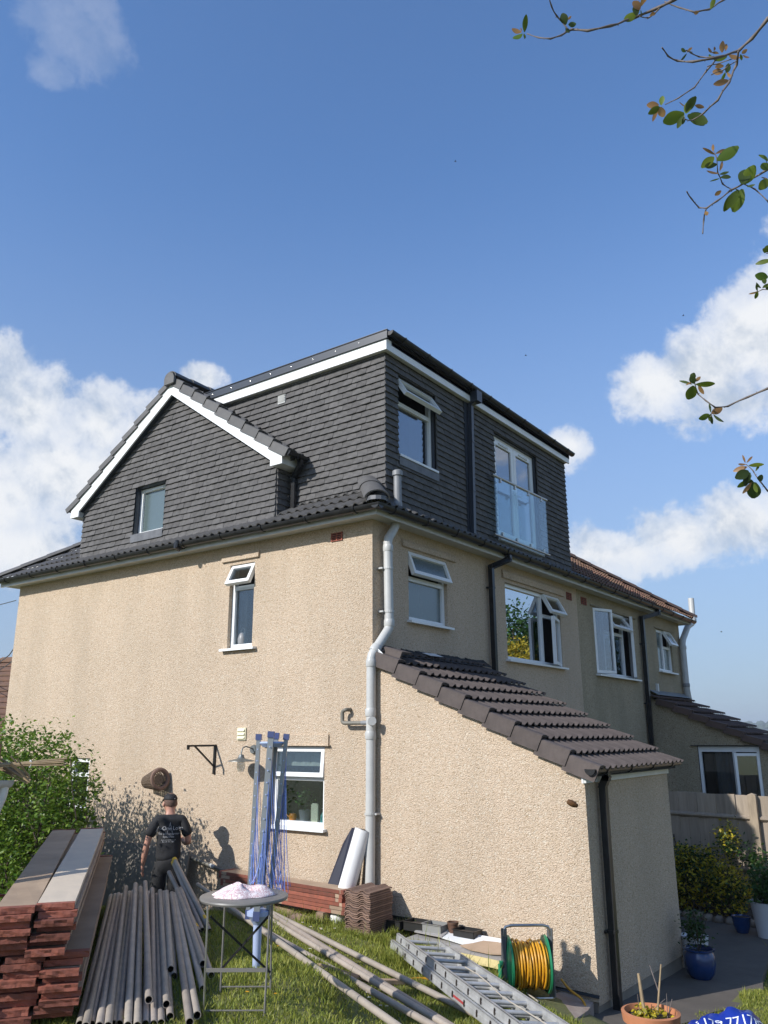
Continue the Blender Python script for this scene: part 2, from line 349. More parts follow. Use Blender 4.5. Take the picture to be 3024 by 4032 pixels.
# ------------------------------------------------------------ ground
GP=[(0.0, -0.3, -4.66), (0.45, -0.12, -4.62), (0.85, -0.35, -4.71), (1.3, -0.4, -4.74), (1.75, -0.4, -4.79), (0.85, -0.05, -4.62), (1.3, -0.05, -4.62), (2.2, -0.4, -4.93), (-0.6, -0.2, -4.64), (-1.2, -0.6, -4.75), (-2.2, -0.9, -5.05), (-2.9, -0.7, -5.05), (-4, -0.8, -5.05), (-2.4, 0.1, -5.05), (0.7, -2.5, -4.44), (1.6, -3.9, -4.33), (-0.5, -2.3, -4.46), (0, -4, -4.35), (2.4, -2.4, -4.62), (2.62, -0.1, -5.13), (3.6, 1, -5.17), (3.2, 3, -5.3), (3, 6, -5.45), (4, -1.5, -4.85), (3, -4, -4.35), (6, -8, -4.25), (-3, -3, -4.6), (-8, -3, -5), (1, -7, -4.25), (10, 10, -5.4), (-15, 0, -5.2), (20, -5, -4.9), (-1.7, -1.9, -4.38), (-1, -2, -4.42), (-2.3, -2.3, -4.42), (3.2, 0, -5.13), (0.2, 3, -5.3), (0.5, -1.2, -4.6), (1.6, -1.4, -4.66), (30, 30, -5.6), (-30, 30, -5.6), (-30, -30, -5), (30, -30, -4.8), (3.6, -0.5, -5.0), (-1.5, -1.35, -4.42), (-1, -1.3, -4.42), (-0.4, -1.2, -4.46), (0.3, -1.1, -4.58), (-0.1, -2.9, -4.42), (1.2, -3.1, -4.28), (-1.2, -3.2, -4.42), (2.3, -1.6, -4.72), (2.0, -0.9, -4.8)]
def gz(x, y):
    a = b = 0.
    for (px, py, pz) in GP:
        d = (x-px)**2+(y-py)**2+.02; w_ = math.exp(-d/.35)+2e-4/(d+.1)**2
        a += w_*pz; b += w_
    return a/b
GPn = np.array(GP)
def gzn(X, Y):
    X = np.asarray(X); Y = np.asarray(Y); d = (X[..., None]-GPn[:, 0])**2+(Y[..., None]-GPn[:, 1])**2+.02
    w_ = np.exp(-d/.35)+2e-4/(d+.1)**2; return (w_*GPn[:, 2]).sum(-1)/w_.sum(-1)
def axis_grid(a, b, fine0, fine1, step, grow=1.35):
    s_ = list(np.arange(fine0, fine1+1e-6, step)); st = step
    while s_[-1] < b: st *= grow; s_.append(min(b, s_[-1]+st))
    st = step
    while s_[0] > a: st *= grow; s_.insert(0, max(a, s_[0]-st))
    return np.array(s_)
gx = axis_grid(-2500, 2500, -5, 6, .12); gy = axis_grid(-2500, 2500, -7, 7, .12)
X, Y = np.meshgrid(gx, gy); Z = gzn(X, Y)+np.sin(X*7.3+Y*3.1)*np.sin(Y*6.1-X*2.2)*.008
far = np.clip((np.hypot(X, Y)-40)/60, 0, 1); Z = Z*(1-far)+(-6.0)*far
nx, ny = len(gx), len(gy); idx = np.arange(nx*ny).reshape(ny, nx)
F = np.stack([idx[:-1, :-1], idx[:-1, 1:], idx[1:, 1:], idx[1:, :-1]], -1).reshape(-1, 4)
M['lawn'] = mat('lawn_soil_and_thatch', (.12,.14,.035), .95, nscale=3, namt=.75, ncol=(.18,.15,.07), bscale=60, bstr=.6, bdist=.02)
pm = (X > .1) & (X < 3.35) & (Y > -.25) & (Y < 7); Z = np.where(pm, np.minimum(Z, -5.115-.058*np.clip(Y, 0, 2.3)-.12), Z)
g = link('lawn', np_mesh('lawn', np.stack([X, Y, Z], -1).reshape(-1, 3), F, M['lawn'], 4)); tag(g, kind='structure')
# patio
def ptz(x, y): return -5.115-.058*min(2.3, max(0, y))
M['patio'] = mat('old_concrete_patio', (.125,.105,.085), .9, nscale=2.2, namt=.5, ncol=(.05,.043,.035), bscale=30, bstr=.35, bdist=.01, detail=9)
mb = MB(); pys = [-.35, 0, .4, .8, 1.2, 1.6, 2.1, 2.6, 3.2, 4, 5, 5.6, 6.35]
def pedge(y): return 3.15+.25*math.sin(max(0, y)*.9+.2)+.06*y+.05*math.sin(y*7)
for i, y in enumerate(pys):
    for x in (.0, 2.35, 2.62, pedge(y)):
        if y < -.1 and x < 2.3: x = 2.3
        mb.v.append((x, y, ptz(x, y)+.02))
        mb.v.append((x, y, ptz(x, y)-.25))
for i in range(len(pys)-1):
    for k in range(3):
        a = (i*4+k)*2; mb.f.append((a, a+2, a+10, a+8)); mb.m.append(0)
    a = (i*4+3)*2; mb.f.append((a, a+1, a+9, a+8)); mb.m.append(0)
mb.f.append((2, 4, 5, 3)); mb.m.append(0); mb.f.append((4, 6, 7, 5)); mb.m.append(0)
tag(mb.build('patio', M['patio']), kind='structure')

# ------------------------------------------------------------ wall and window tools
def PF(axis, plane):
    if axis == 'y': return lambda u, z, n: (u, plane-n, z)
    return lambda u, z, n: (plane+n, u, z)
def sheet(mb, P, u0, u1, z0, z1, ops, depth, mi=0, rmi=0):
    us = sorted({u0, u1, *[v for o in ops for v in o[:2]]}); zs = sorted({z0, z1, *[v for o in ops for v in o[2:4]]})
    for a, b in zip(us[:-1], us[1:]):
        for c, d in zip(zs[:-1], zs[1:]):
            um, zm = (a+b)/2, (c+d)/2
            if any(o[0] < um < o[1] and o[2] < zm < o[3] for o in ops): continue
            mb.add([P(a,c,0), P(b,c,0), P(b,d,0), P(a,d,0)], [(0,1,2,3)], mi)
    for (a, b, c, d) in ops:
        for q in ([(a,c),(b,c)], [(b,c),(b,d)], [(b,d),(a,d)], [(a,d),(a,c)]):
            (p0, p1) = q
            mb.add([P(*p0,0), P(*p1,0), P(*p1,-depth), P(*p0,-depth)], [(0,3,2,1)], rmi)
def room(parent, P, u0, u1, z0, z1, n0, d=1.2, pad=.12):
    mb = MB(); a, b, c, e = u0-pad, u1+pad, z0-pad, z1+pad; n1 = n0-d
    v = [P(a,c,n0),P(b,c,n0),P(b,e,n0),P(a,e,n0),P(a,c,n1),P(b,c,n1),P(b,e,n1),P(a,e,n1)]
    mb.add(v, [(4,5,6,7),(0,1,5,4),(1,2,6,5),(2,3,7,6),(3,0,4,7)])
    return mb.build('room_interior', M['room'], parent, fix=False)
def hinge_fn(P, side, u0, u1, z0, z1, ang, n0):
    ca, sa = math.cos(ang), math.sin(ang)
    def f(u, z, n):
        if side == 'top': dz = z-z1; return P(u, z1+dz*ca+n*sa, n0-dz*sa+n*ca)
        if side == 'left': du = u-u0; return P(u0+du*ca-n*sa, z, n0+du*sa+n*ca)
        if side == 'right': du = u-u1; return P(u1+du*ca+n*sa, z, n0-du*sa+n*ca)
        return P(u, z, n0+n)
    return f
def frame_mb(f, u0, u1, z0, z1, w_, d0, d1, bot=None, mb=None):
    mb = mb or MB(); bot = bot or w_
    mb.box((u0, z0, d0), (u0+w_, z1, d1), fn=f); mb.box((u1-w_, z0, d0), (u1, z1, d1), fn=f)
    mb.box((u0+w_, z1-w_, d0), (u1-w_, z1, d1), fn=f); mb.box((u0+w_, z0, d0), (u1-w_, z0+bot, d1), fn=f)
    return mb
def window(parent, P, u0, u1, z0, z1, rec, mull=(), trans=(), panes=(), sashes=(), fw_=.055, pv='pvc', glass='glassdark', label=None, sill=True, silln=.06, silll=.03, name='window', roomd=1.0, curtain=None, shelf=True):
    """frame recessed by rec; mull [(u,za,zb)], trans [(z,ua,ub)], panes [(u0,u1,z0,z1,glass)], sashes [(u0,u1,z0,z1,side,angle,glass)]"""
    fn = lambda u, z, n: P(u, z, -rec+n)
    mb = frame_mb(fn, u0, u1, z0, z1, fw_, -.06, 0)
    for (u, a, b) in mull: mb.box((u-fw_*.55, a, -.06), (u+fw_*.55, b, -.001), fn=fn)
    for (z, a, b) in trans: mb.box((a, z-fw_*.55, -.06), (b, z+fw_*.55, -.0015), fn=fn)
    wobj = mb.build(name, M[pv], parent)
    if label: wobj['label'] = label
    for pn in panes:
        a, b, c, d = pn[:4]; gl = pn[4] if len(pn) > 4 else glass
        m2 = MB(); m2.box((a, c, -.045), (b, d, -.035), fn=fn); m2.build('pane', M[gl], wobj)
    for s_ in sashes:
        a, b, c, d, side, ang = s_[:6]; gl = s_[6] if len(s_) > 6 else glass
        hf = hinge_fn(P, side, a, b, c, d, ang, -rec+.012)
        m2 = frame_mb(hf, a, b, c, d, .052, -.03, .028); m2.build('sash', M[pv], wobj)
        m3 = MB(); m3.box((a+.05, c+.05, -.012), (b-.05, d-.05, -.002), fn=hf); m3.build('pane', M[gl], wobj)
    if sill:
        m4 = MB(); m4.box((u0-silll, z0-.03, -rec), (u1+silll, z0+.001, silln), fn=lambda u, z, n: P(u, z-(n*.12 if n > 0 else 0), n)); m4.build('sill', M[pv], wobj)
    room(wobj, P, u0, u1, z0, z1, -rec-.055, roomd)
    if curtain:
        a, b, c, d, mt = curtain; m5 = MB(); k = 10
        for i in range(k):
            ua = a+(b-a)*i/k; ub = a+(b-a)*(i+1)/k; na = -rec-.15-.02*(i % 2); nb = -rec-.15-.02*((i+1) % 2)
            m5.add([P(ua,c,na),P(ub,c,nb),P(ub,d,nb),P(ua,d,na)], [(0,1,2,3)])
        m5.build('curtain', M[mt], wobj, fix=False)
    return wobj
def clip_poly(poly, region):
    out = list(poly)
    n = len(region)
    for i in range(n):
        ax, ay = region[i]; bx, by = region[(i+1) % n]; inp = out; out = []
        if not inp: return []
        side = lambda p: (bx-ax)*(p[1]-ay)-(by-ay)*(p[0]-ax)
        for j in range(len(inp)):
            p, q = inp[j], inp[(j+1) % len(inp)]; sp, sq = side(p), side(q)
            if sp >= 0: out.append(p)
            if (sp >= 0) != (sq >= 0):
                t_ = sp/(sp-sq); out.append((p[0]+(q[0]-p[0])*t_, p[1]+(q[1]-p[1])*t_))
    return out
TW, TG = .165, .0915
VG = .012
hang_list = []       # (distance, builder)
def shared_hang(k):
    key = 'ht%d' % k
    if key in bpy.data.meshes: return bpy.data.meshes[key]
    r_ = random.Random(k); w_ = TW-.003; h = TG+.012; j = r_.uniform(-.003, .004); jj = r_.uniform(-.003, .003); bow = r_.uniform(.002, .006)
    mb = MB(); V = [(0,0,.028+j),(w_/2,-.003,.028+bow+j),(w_,jj,.028+j),(w_,h,.004),(w_/2,h,.006),(0,h,.004)]
    B = [(x, y, 0 if y > .05 else .009+j) for x, y, z in V]
    mb.add(V+B, [(0,1,4,5),(1,2,3,4),(0,6,7,1),(1,7,8,2),(2,8,9,3),(5,11,6,0)])
    return mb.mesh(key, M['hang'])
def hang(P, u0, u1, z0, rows, region=None, ops=(), seed=0):
    rr = random.Random(seed)
    for r_ in range(rows):
        zb = z0+r_*TG; off = (TW/2 if r_ % 2 else 0)
        u = u0-off
        while u < u1-.004:
            a, b = max(u, u0), min(u+TW-.003, u1); u += TW
            if b-a < .01: continue
            rects = [(a, b, zb, zb+TG+.012)]
            full = (b-a) > TW-.006
            for (oa, ob, oc, od) in ops:
                nr = []
                for (a_, b_, c_, d_) in rects:
                    if b_ <= oa or a_ >= ob or d_ <= oc or c_ >= od: nr.append((a_, b_, c_, d_)); continue
                    full = False
                    if a_ < oa: nr.append((a_, oa, c_, d_))
                    if b_ > ob: nr.append((ob, b_, c_, d_))
                    m0, m1 = max(a_, oa), min(b_, ob)
                    if c_ < oc-.015: nr.append((m0, m1, c_, oc))
                    if d_ > od+.015 and od < zb+TG-.01: nr.append((m0, m1, max(c_, od), d_))
                rects = nr
            for (a_, b_, c_, d_) in rects:
                poly = [(a_, c_), (b_, c_), (b_, d_), (a_, d_)]
                fl = full
                if region:
                    p2 = clip_poly(poly, region)
                    if len(p2) < 3: continue
                    area = abs(sum(p2[i][0]*p2[(i+1) % len(p2)][1]-p2[(i+1) % len(p2)][0]*p2[i][1] for i in range(len(p2))))/2
                    if area < .0012: continue
                    if abs(area-(b_-a_)*(d_-c_)) > 1e-6: fl = False
                    poly = p2
                dist = (Vector(P(a_, c_, 0))-CAM).length
                jx = rr.uniform(-.0012, .0012); jz = rr.uniform(-.002, .002); jn = rr.uniform(0, .003)
                hang_list.append((dist, P, fl, poly, zb, rr.randrange(6), a_, jx, jz, jn))
def flush_hang(parent, limit=300):
    hang_list.sort(key=lambda q: q[0]); rest = MB()
    for i, (dist, P, fl, poly, zb, k, a_, jx, jz, jn) in enumerate(hang_list):
        if fl:
            me = shared_hang(k)
            o0 = Vector(P(a_+jx, zb+jz, jn)); ex = Vector(P(1,0,0))-Vector(P(0,0,0)); ey = Vector(P(0,1,0))-Vector(P(0,0,0)); ez = Vector(P(0,0,1))-Vector(P(0,0,0))
            mtx = Matrix(((ex.x,ey.x,ez.x,o0.x),(ex.y,ey.y,ez.y,o0.y),(ex.z,ey.z,ez.z,o0.z),(0,0,0,1)))
            if i < limit: o = link('hanging_tile', me, parent); o.matrix_basis = mtx
            else: rest.add([mtx @ v.co for v in me.vertices], [tuple(p.vertices) for p in me.polygons])
        else:
            mb = MB() if i < limit else rest; n = len(poly)
            f = lambda z: .004+.026*max(0, min(1, 1-(z-zb)/(TG+.012)))
            vs = [P(u, z, f(z)+jn) for u, z in poly]+[P(u, z, 0.0) for u, z in poly]
            mb.add(vs, [tuple(range(n))]+[(j, n+j, n+(j+1) % n, (j+1) % n) for j in range(n)])
            if i < limit: mb.build('hanging_tile', M['hang'], parent, fix=False)
    if rest.v: tag(rest.build('hanging_tile_field', M['hang'], parent, fix=False), kind='stuff')
def roof_tile_mesh(key, w_, ln, gauge, hroll, mt, rolls=2, th=.014, lift=.03):
    fx = [0, .10, .17, .25, .33, .40] if rolls == 2 else [0, .1, .25, .4, .6, .8]
    fh = [0, 0, .65, 1, .65, 0]
    xs = []; hs = []
    if rolls == 2:
        for k in (0, .5):
            for a, h in zip(fx, fh): xs.append((k+a)*w_); hs.append(h*hroll)
        xs.append(w_); hs.append(0)
    else:
        xs = [f*w_ for f in (0,.12,.25,.38,.5,.75,1)]; hs = [h*hroll for h in (.0,.7,1,.7,0,-.15,0)]
    n = len(xs); mb = MB(); vs = []
    for y in (0, ln):
        z0 = lift*(1-y/gauge)
        for x, h in zip(xs, hs): vs.append((x, y, z0+h))
    for x, h in zip(xs, hs): vs.append((x, 0, lift+h-th))
    fs = [(i, i+1, n+i+1, n+i) for i in range(n-1)]+[(2*n+i, 2*n+i+1, i+1, i) for i in range(n-1)]
    mb.add(vs, fs); return mb.mesh(key, mt, smooth=True)
def roof_tiles(parent, O, U, V, w_, gauge, cols, rows, meshes, clips=(), name='roof_tile', seed=1, skip=None, stuff=False, off=True):
    rr = random.Random(seed); O = Vector(O); U = Vector(U).normalized(); V = Vector(V).normalized(); N = U.cross(V)
    ln = max(v.co.y for v in meshes[0].vertices); acc = MB(); out = []
    for r_ in range(rows):
        for c in range(cols):
            p = O+U*(c*w_)+V*(r_*gauge)
            if skip and skip(r_, c): continue
            me = meshes[rr.randrange(len(meshes))]
            corners = [p, p+U*w_, p+U*w_+V*gauge, p+V*gauge]; cut = []; dead = False
            for (co, no) in clips:      # keep side where (q-co).no > 0
                ds = [(q-Vector(co)).dot(Vector(no)) for q in corners]
                if max(ds) < .01: dead = True
                elif min(ds) < 0: cut.append((Vector(co), Vector(no)))
            if dead: continue
            mtx = Matrix(((U.x,V.x,N.x,p.x),(U.y,V.y,N.y,p.y),(U.z,V.z,N.z,p.z),(0,0,0,1)))
            mtx = mtx @ Matrix.Translation((rr.uniform(-.001,.001), rr.uniform(-.003,.003), 0)) @ Matrix.Rotation(rr.uniform(-.004,.004), 4, 'Z')
            if cut:
                bm = bmesh.new(); bm.from_mesh(me); inv = mtx.inverted()
                for co, no in cut:
                    bmesh.ops.bisect_plane(bm, geom=bm.verts[:]+bm.edges[:]+bm.faces[:], plane_co=inv @ co, plane_no=(inv.to_3x3() @ no).normalized(), clear_inner=True)
                if not bm.faces: bm.free(); continue
                me = bpy.data.meshes.new('cut_tile'); bm.to_mesh(me); bm.free(); me.materials.append(meshes[0].materials[0])
            if stuff: acc.add([mtx @ v.co for v in me.vertices], [tuple(q.vertices) for q in me.polygons])
            else: o = link(name, me, parent); o.matrix_basis = mtx; out.append(o)
    if stuff: tag(acc.build(name, meshes[0].materials[0], parent, fix=False), kind='stuff')
    return out
def gutter_run(parent, a, b, outv, r_=.058, mt='black', brackets=7, name='gutter', droop=.0):
    """half round gutter from a to b (top centre line)"""
    a = Vector(a); b = Vector(b); outv = Vector(outv); mb = MB(); n = 10
    pro = [(math.cos(math.pi*k/n)*r_, -math.sin(math.pi*k/n)*r_*1.05) for k in range(n+1)]
    pin = [(x*.88, z*.86) for x, z in pro[::-1]]
    ring = pro+pin; vs = [a+outv*x+Vector((0,0,z)) for x, z in ring]+[b+outv*x+Vector((0,0,z)) for x, z in ring]; m = len(ring)
    mb.add(vs, [(i, (i+1) % m, m+(i+1) % m, m+i) for i in range(m)]+[tuple(range(n+1)), tuple(range(m, m+n+1))[::-1]])
    g_ = mb.build(name, M[mt], parent, smooth=True)
    for k in range(brackets):
        t_ = (k+.5)/brackets; c = a.lerp(b, t_); d = (b-a).normalized(); m2 = MB()
        ring = [(x*1.2, z*1.2) for x, z in pro]; rin = [(x*1.0, z*1.0) for x, z in pro[::-1]]; rg = ring+rin; q = len(rg)
        vs = [c-d*.016+outv*x+Vector((0,0,z+.003)) for x, z in rg]+[c+d*.016+outv*x+Vector((0,0,z+.003)) for x, z in rg]
        m2.add(vs, [(i, (i+1) % q, q+(i+1) % q, q+i) for i in range(q)]+[tuple(range(q))[::-1], tuple(range(q, 2*q))])
        m2.box((-.016, -r_*1.12, -r_*1.2), (.016, -r_-.06, -.01), fn=lambda x, y, z: c+d*x-outv*y*-1+Vector((0, 0, z)))
        m2.build('gutter_bracket', M[mt], g_)
    return g_

# ------------------------------------------------------------ THE HOUSE
H = empty('semi_detached_house', (0, 0, -5.1), 0, 'cream pebbledashed semi with a dark tile-hung loft conversion, taking up most of the view', 'house')
H2 = empty('semi_detached_house', (0, 9.5, -5.4), 0, 'attached neighbouring semi on the right with brown tiles and duller pebbledash', 'house')
WR[H.name] = Matrix.Translation((0, 0, 5.1)); WR[H2.name] = Matrix.Translation((0, -9.5, 5.4))   # parts are written in world coordinates
Y0, X0 = PF('y', 0.0), PF('x', 0.0)
# side wall
mb = MB()
sops = [(-2.53, -2.045, -1.463, -.284), (-1.60, -.728, -3.70, -2.757), (-5.95, -5.45, -3.7, -2.95)]
sheet(mb, Y0, -8.0, 0.0, -5.6, 0.03, sops, .14)
mb.build('side_wall', M['dash'], H, fix=False)
mb = MB(); sheet(mb, PF('y', -.004), -8.02, -1.9, -5.6, -4.95, [], .0); mb.build('plinth', M['plinth'], H, fix=False)
# rear wall
mb = MB()
rops = [(.79, 1.753, -1.19, -.265), (3.50, 5.56, -1.51, -.285)]
sheet(mb, X0, 0.0, 6.349, -5.6, 0.03, rops, .12)
mb.build('rear_wall', M['dash'], H, fix=False)
mb = MB(); mb.add([(-8,0,-5.6),(-8,12.6,-5.6),(-8,12.6,0.03),(-8,0,.03)], [(0,3,2,1)]); mb.build('front_wall', M['dash'], H, fix=False)
# extension
mb = MB()
ez = lambda x: -1.66-.485*x
sec = [(0.0, -5.2), (2.6, -5.2), (2.6, ez(2.6)-.06), (0.0, ez(0)-.06)]
mb.add([(x, -.012, z) for x, z in [(0.0, -5.0), (2.6, -5.0), (2.6, ez(2.6)-.06), (0.0, ez(0)-.06)]], [(0,1,2,3)])
mb.add([(2.6, -.012, -5.03), (2.6, 2.52, -5.09), (2.6, 2.52, ez(2.6)-.06), (2.6, -.012, ez(2.6)-.06)], [(0,1,2,3)])
mb.add([(2.6, 2.52, -5.5), (0, 2.52, -5.5), (0, 2.52, ez(0)-.06), (2.6, 2.52, ez(2.6)-.06)], [(0,1,2,3)])
mb.build('extension_wall', M['dash'], H, fix=False)
mb = MB(); mb.box((0.3, .006, -5.6), (2.582, 2.505, -4.9)); mb.build('extension_plinth', M['plinth'], H)
mb = MB(); mb.add([(1.9,-.014,-4.945),(2.61,-.03,-4.965),(2.61,-.012,-4.94),(1.9,-.012,-4.92)], [(0,1,2,3)]); mb.build('render_stop_bead', M['black'], H)
# extension roof
ang = math.atan(.485); Vd = Vector((-math.cos(ang), 0, math.sin(ang))); Ud = Vector((0, 1, 0))
mb = MB(); mb.add([(2.70,-.03,ez(2.70)-.02),(2.70,2.56,ez(2.70)-.02),(0,2.56,ez(0)-.02),(0,-.03,ez(0)-.02),(2.70,-.03,ez(2.70)-.06),(2.70,2.56,ez(2.70)-.06),(0,2.56,ez(0)-.06),(0,-.03,ez(0)-.06)],
    [(0,1,2,3),(4,7,6,5),(0,4,5,1),(2,6,7,3),(1,5,6,2),(0,3,7,4)]); mb.build('extension_roof_deck', M['felt'], H)
rtm = [roof_tile_mesh('rt%d' % i, .303, .37, .327, .034, M['rtile'], lift=.05) for i in range(2)]
O = Vector((2.765, -.03, ez(2.765)+.0)); roof_tiles(H, O, Ud, Vd, .303, .327, 9, 9, rtm, clips=[((0, 2.60, 0), (0, -1, 0)), ((.01, 0, 0), (1, 0, 0))], name='roof_tile', seed=4)
# top (loose) course
roof_tiles(H, O+Vd*.327*9+Vector((0, 0, .0)), Ud, Vd, .303, .327, 9, 1, rtm, clips=[((0.01, 0, 0), (1, 0, 0)), ((0, 2.62, 0), (0, -1, 0))], seed=5)
def verge(parent, O, Vdir, side, n, gauge, drop, mt, w_=.11, name='verge_tile', lift=.05):
    O = Vector(O); V = Vector(Vdir).normalized(); S = Vector(side).normalized(); N = S.cross(V)
    if N.z < 0: N = -N
    mb = MB(); L = gauge*1.08
    for y, l in ((0, lift), (L, lift*(1-L/gauge))):
        e = .011 if y == 0 else 0
        for (s_, z) in ((e, l-drop), (e, l+.034), (e-.02, l+.045), (-w_, l+.045), (-w_, l+.02), (-.015, l+.02), (-.015, l-drop)):
            mb.v.append(tuple(S*s_+V*y+N*z))
    k = 7
    for i in range(k): mb.f.append((i, (i+1) % k, k+(i+1) % k, k+i)); mb.m.append(0)
    mb.f.append(tuple(range(k))); mb.f.append(tuple(range(k, 2*k))[::-1]); mb.m += [0, 0]
    me = mb.mesh(name, M[mt], fix=True)
    for i in range(n):
        o = link(name, me, parent); p = O+V*(gauge*i)
        o.location = p+N*random.uniform(-.003, .003); o.rotation_euler = (0, 0, random.uniform(-.006, .006))
verge(H, O+Vector((0, -.05, 0)), Vd, (0, -1, 0), 9, .327, .128, 'rtile', w_=.10, lift=.045)
verge(H, O+Vd*.327*8.15+Vector((0, .08, .075)), Vd, (0, -1, 0), 1, .327, .09, 'rtile', w_=.2)
mb = MB(); rr = random.Random(3); ys = np.linspace(.05, 2.7, 26)
for i in range(25):
    a, b = ys[i], ys[i+1]; h0, h1 = .075+rr.uniform(-.02, .03), .075+rr.uniform(-.02, .03)
    mb.add([(.012,a,ez(0)+.0),(.012,b,ez(0)+.0),(.012,b,ez(0)+.04+h1*.5),(.012,a,ez(0)+.04+h0*.5),(.16,a,ez(.16)+.05),(.16,b,ez(.16)+.05)], [(0,1,2,3),(3,2,5,4)])
mb.build('ragged_flashing_felt', M['felt'], H, fix=False)
mb = MB(); mb.add([(.02,-.06,ez(0)-.01),(.34,-.075,ez(.34)-.05),(.30,-.07,ez(.3)+.03),(.12,-.05,ez(0)+.03),(.02,-.02,ez(0)+.04)], [(0,1,2,3,4)]); mb.build('torn_white_membrane', M['pvc'], H, fix=False)
mb = MB(); mb.add([(.05,1.0,ez(.05)+.09),(.16,1.05,ez(.16)+.1),(.17,1.35,ez(.17)+.11),(.06,1.3,ez(.05)+.1)], [(0,1,2,3)]); mb.build('torn_white_membrane', M['pvc'], H, fix=False)
mb = MB(); mb.box((2.604, -.045, -3.088), (2.63, 2.50, -2.985)); mb.build('extension_fascia', M['pvcold'], H)
mb = MB(); mb.box((2.585, -.05, -3.09), (2.603, -.013, -2.985)); mb.build('fascia_end_board', M['pvc'], H)
gutter_run(H, (2.705, -.12, -2.955), (2.705, 2.66, -2.945), (1, 0, 0), .055, brackets=4)
def square_pipe(pts, s_=.068, mt='black', name='downpipe', parent=None, clips=(), outv=(1,0,0)):
    mb = MB()
    for p, q in zip(pts[:-1], pts[1:]):
        p = Vector(p); q = Vector(q); d = (q-p).normalized()*s_*.42; upv = (0, 1, 0) if abs((q-p).normalized().y) < .8 else (0, 0, 1)
        mb.bar(p-d, q+d, s_, s_, upv)
    o = mb.build(name, M[mt], parent)
    for c in clips:
        m2 = MB(); c = Vector(c); k = s_*.5+.006
        m2.box(c-Vector((k, k, .014)), c+Vector((k, k, .014)))
        ax = Vector(outv)
        if abs(ax.x) > .5: m2.box(c+Vector((-k-.02, -k-.025, -.012)), c+Vector((-k, k+.025, .012)))
        else: m2.box(c+Vector((-k-.025, k, -.012)), c+Vector((k+.025, k+.02, .012)))
        m2.build('pipe_clip', M[mt], o)
    return o
square_pipe([(2.705, .29, -2.99), (2.705, .29, -3.05), (2.665, .29, -3.13), (2.665, .27, -5.08)], .07, parent=H, clips=[(2.665, .275, -4.45)])
# eaves: soffit, fascia, gutter
mb = MB(); mb.box((-8.22, -.22, .0), (.22, .0, .012)); mb.build('soffit', M['soffit'], H)
mb = MB(); mb.box((.0, .001, .0), (.22, 6.349, .012)); mb.build('soffit', M['soffit'], H)
mb = MB(); mb.box((-8.22, 0.001, 0), (-8.0, 12.6, .012)); mb.build('soffit', M['soffit'], H)
mb = MB(); mb.box((-8.24, -.24, -.022), (.24, -.2205, .12)); mb.build('fascia', M['soffit'], H)
mb = MB(); mb.box((.2205, -.2195, -.022), (.24, 6.349, .12)); mb.build('fascia', M['soffit'], H)
gutter_run(H, (-8.33, -.305, .10), (.36, -.305, .085), (0, -1, 0), .062, brackets=11)
gutter_run(H, (.305, -.36, .085), (.305, 6.35, .10), (1, 0, 0), .062, brackets=9)
mb = MB(); mb.tube([(-3.3, -.35, .13), (-3.3, -.37, .02), (-3.3, -.30, -.0)], .03, 6); mb.box((-3.34, -.38, .02), (-3.26, -.23, .1)); mb.build('gutter_outlet', M['black'], H)
# side strip of main roof
SL = .66; sa = math.atan(SL)
rz = lambda o_: .105+SL*(o_+.28)
mb = MB()
mb.add([(-8.27,-.27,rz(-.27)-.03),(-6.2,-.27,rz(-.27)-.03),(-6.2,1.8,rz(1.8)-.03)], [(0,1,2)])
mb.add([(-6.2,-.27,rz(-.27)-.03),(-1.66,-.27,rz(-.27)-.03),(-1.66,.02,rz(.02)-.03),(-6.2,.02,rz(.02)-.03)], [(0,1,2,3)])
mb.add([(-1.66,-.27,rz(-.27)-.03),(.27,-.27,rz(-.27)-.03),(-.29,.29,rz(.29)-.03),(-1.66,.29,rz(.29)-.03)], [(0,1,2,3)])
mb.add([(.27,-.27,rz(-.27)-.03),(.27,6.349,rz(-.27)-.03),(0,6.349,rz(0)-.03),(-.0,.0,rz(0)-.03)], [(0,1,2,3)])
mb.add([(-8.27,-.27,rz(-.27)-.03),(-6.2,1.8,rz(1.8)-.03),(-3.95,4.1,rz(4.05)-.03),(-3.95,12.6,rz(4.05)-.03),(-8.27,12.6,rz(-.27)-.03)], [(0,1,2,3,4)])
mb.build('roof_underlay', M['felt'], H, fix=False)
stm = [roof_tile_mesh('st%d' % i, .303, .36, .325, .03, M['gtile'], lift=.035) for i in range(2)]
hipL = ((-8.28, -.28, 0), (1, -1, 0)); hipR = ((.28, -.28, 0), (-1, -1, 0))
roof_tiles(H, (-8.29, -.29, rz(-.29)), (1,0,0), (0, math.cos(sa), math.sin(sa)), .303, .325, 29, 1, stm, clips=[hipL, hipR], seed=7)
roof_tiles(H, Vector((-8.29, -.29, rz(-.29)))+Vector((0, math.cos(sa), math.sin(sa)))*.325, (1,0,0), (0, math.cos(sa), math.sin(sa)), .303, .325, 29, 2, stm, clips=[hipL, hipR, ((0, .285, 0), (0, -1, 0))], seed=8, skip=lambda r_, c: -8.29+c*.303 < -1.9)
roof_tiles(H, Vector((-8.29, -.29, rz(-.29)))+Vector((0, math.cos(sa), math.sin(sa)))*.325, (1,0,0), (0, math.cos(sa), math.sin(sa)), .303, .325, 8, 6, stm, clips=[hipL, ((-6.2, 0, 0), (-1, 0, 0))], seed=9)
roof_tiles(H, (.29, -.29, rz(-.29)), (0,1,0), (-math.cos(sa), 0, math.sin(sa)), .303, .325, 22, 1, stm, clips=[((.28, -.28, 0), (1, 1, 0)), ((.012, 0, 0), (1, 0, 0)), ((0, 6.345, 0), (0, -1, 0))], seed=10)
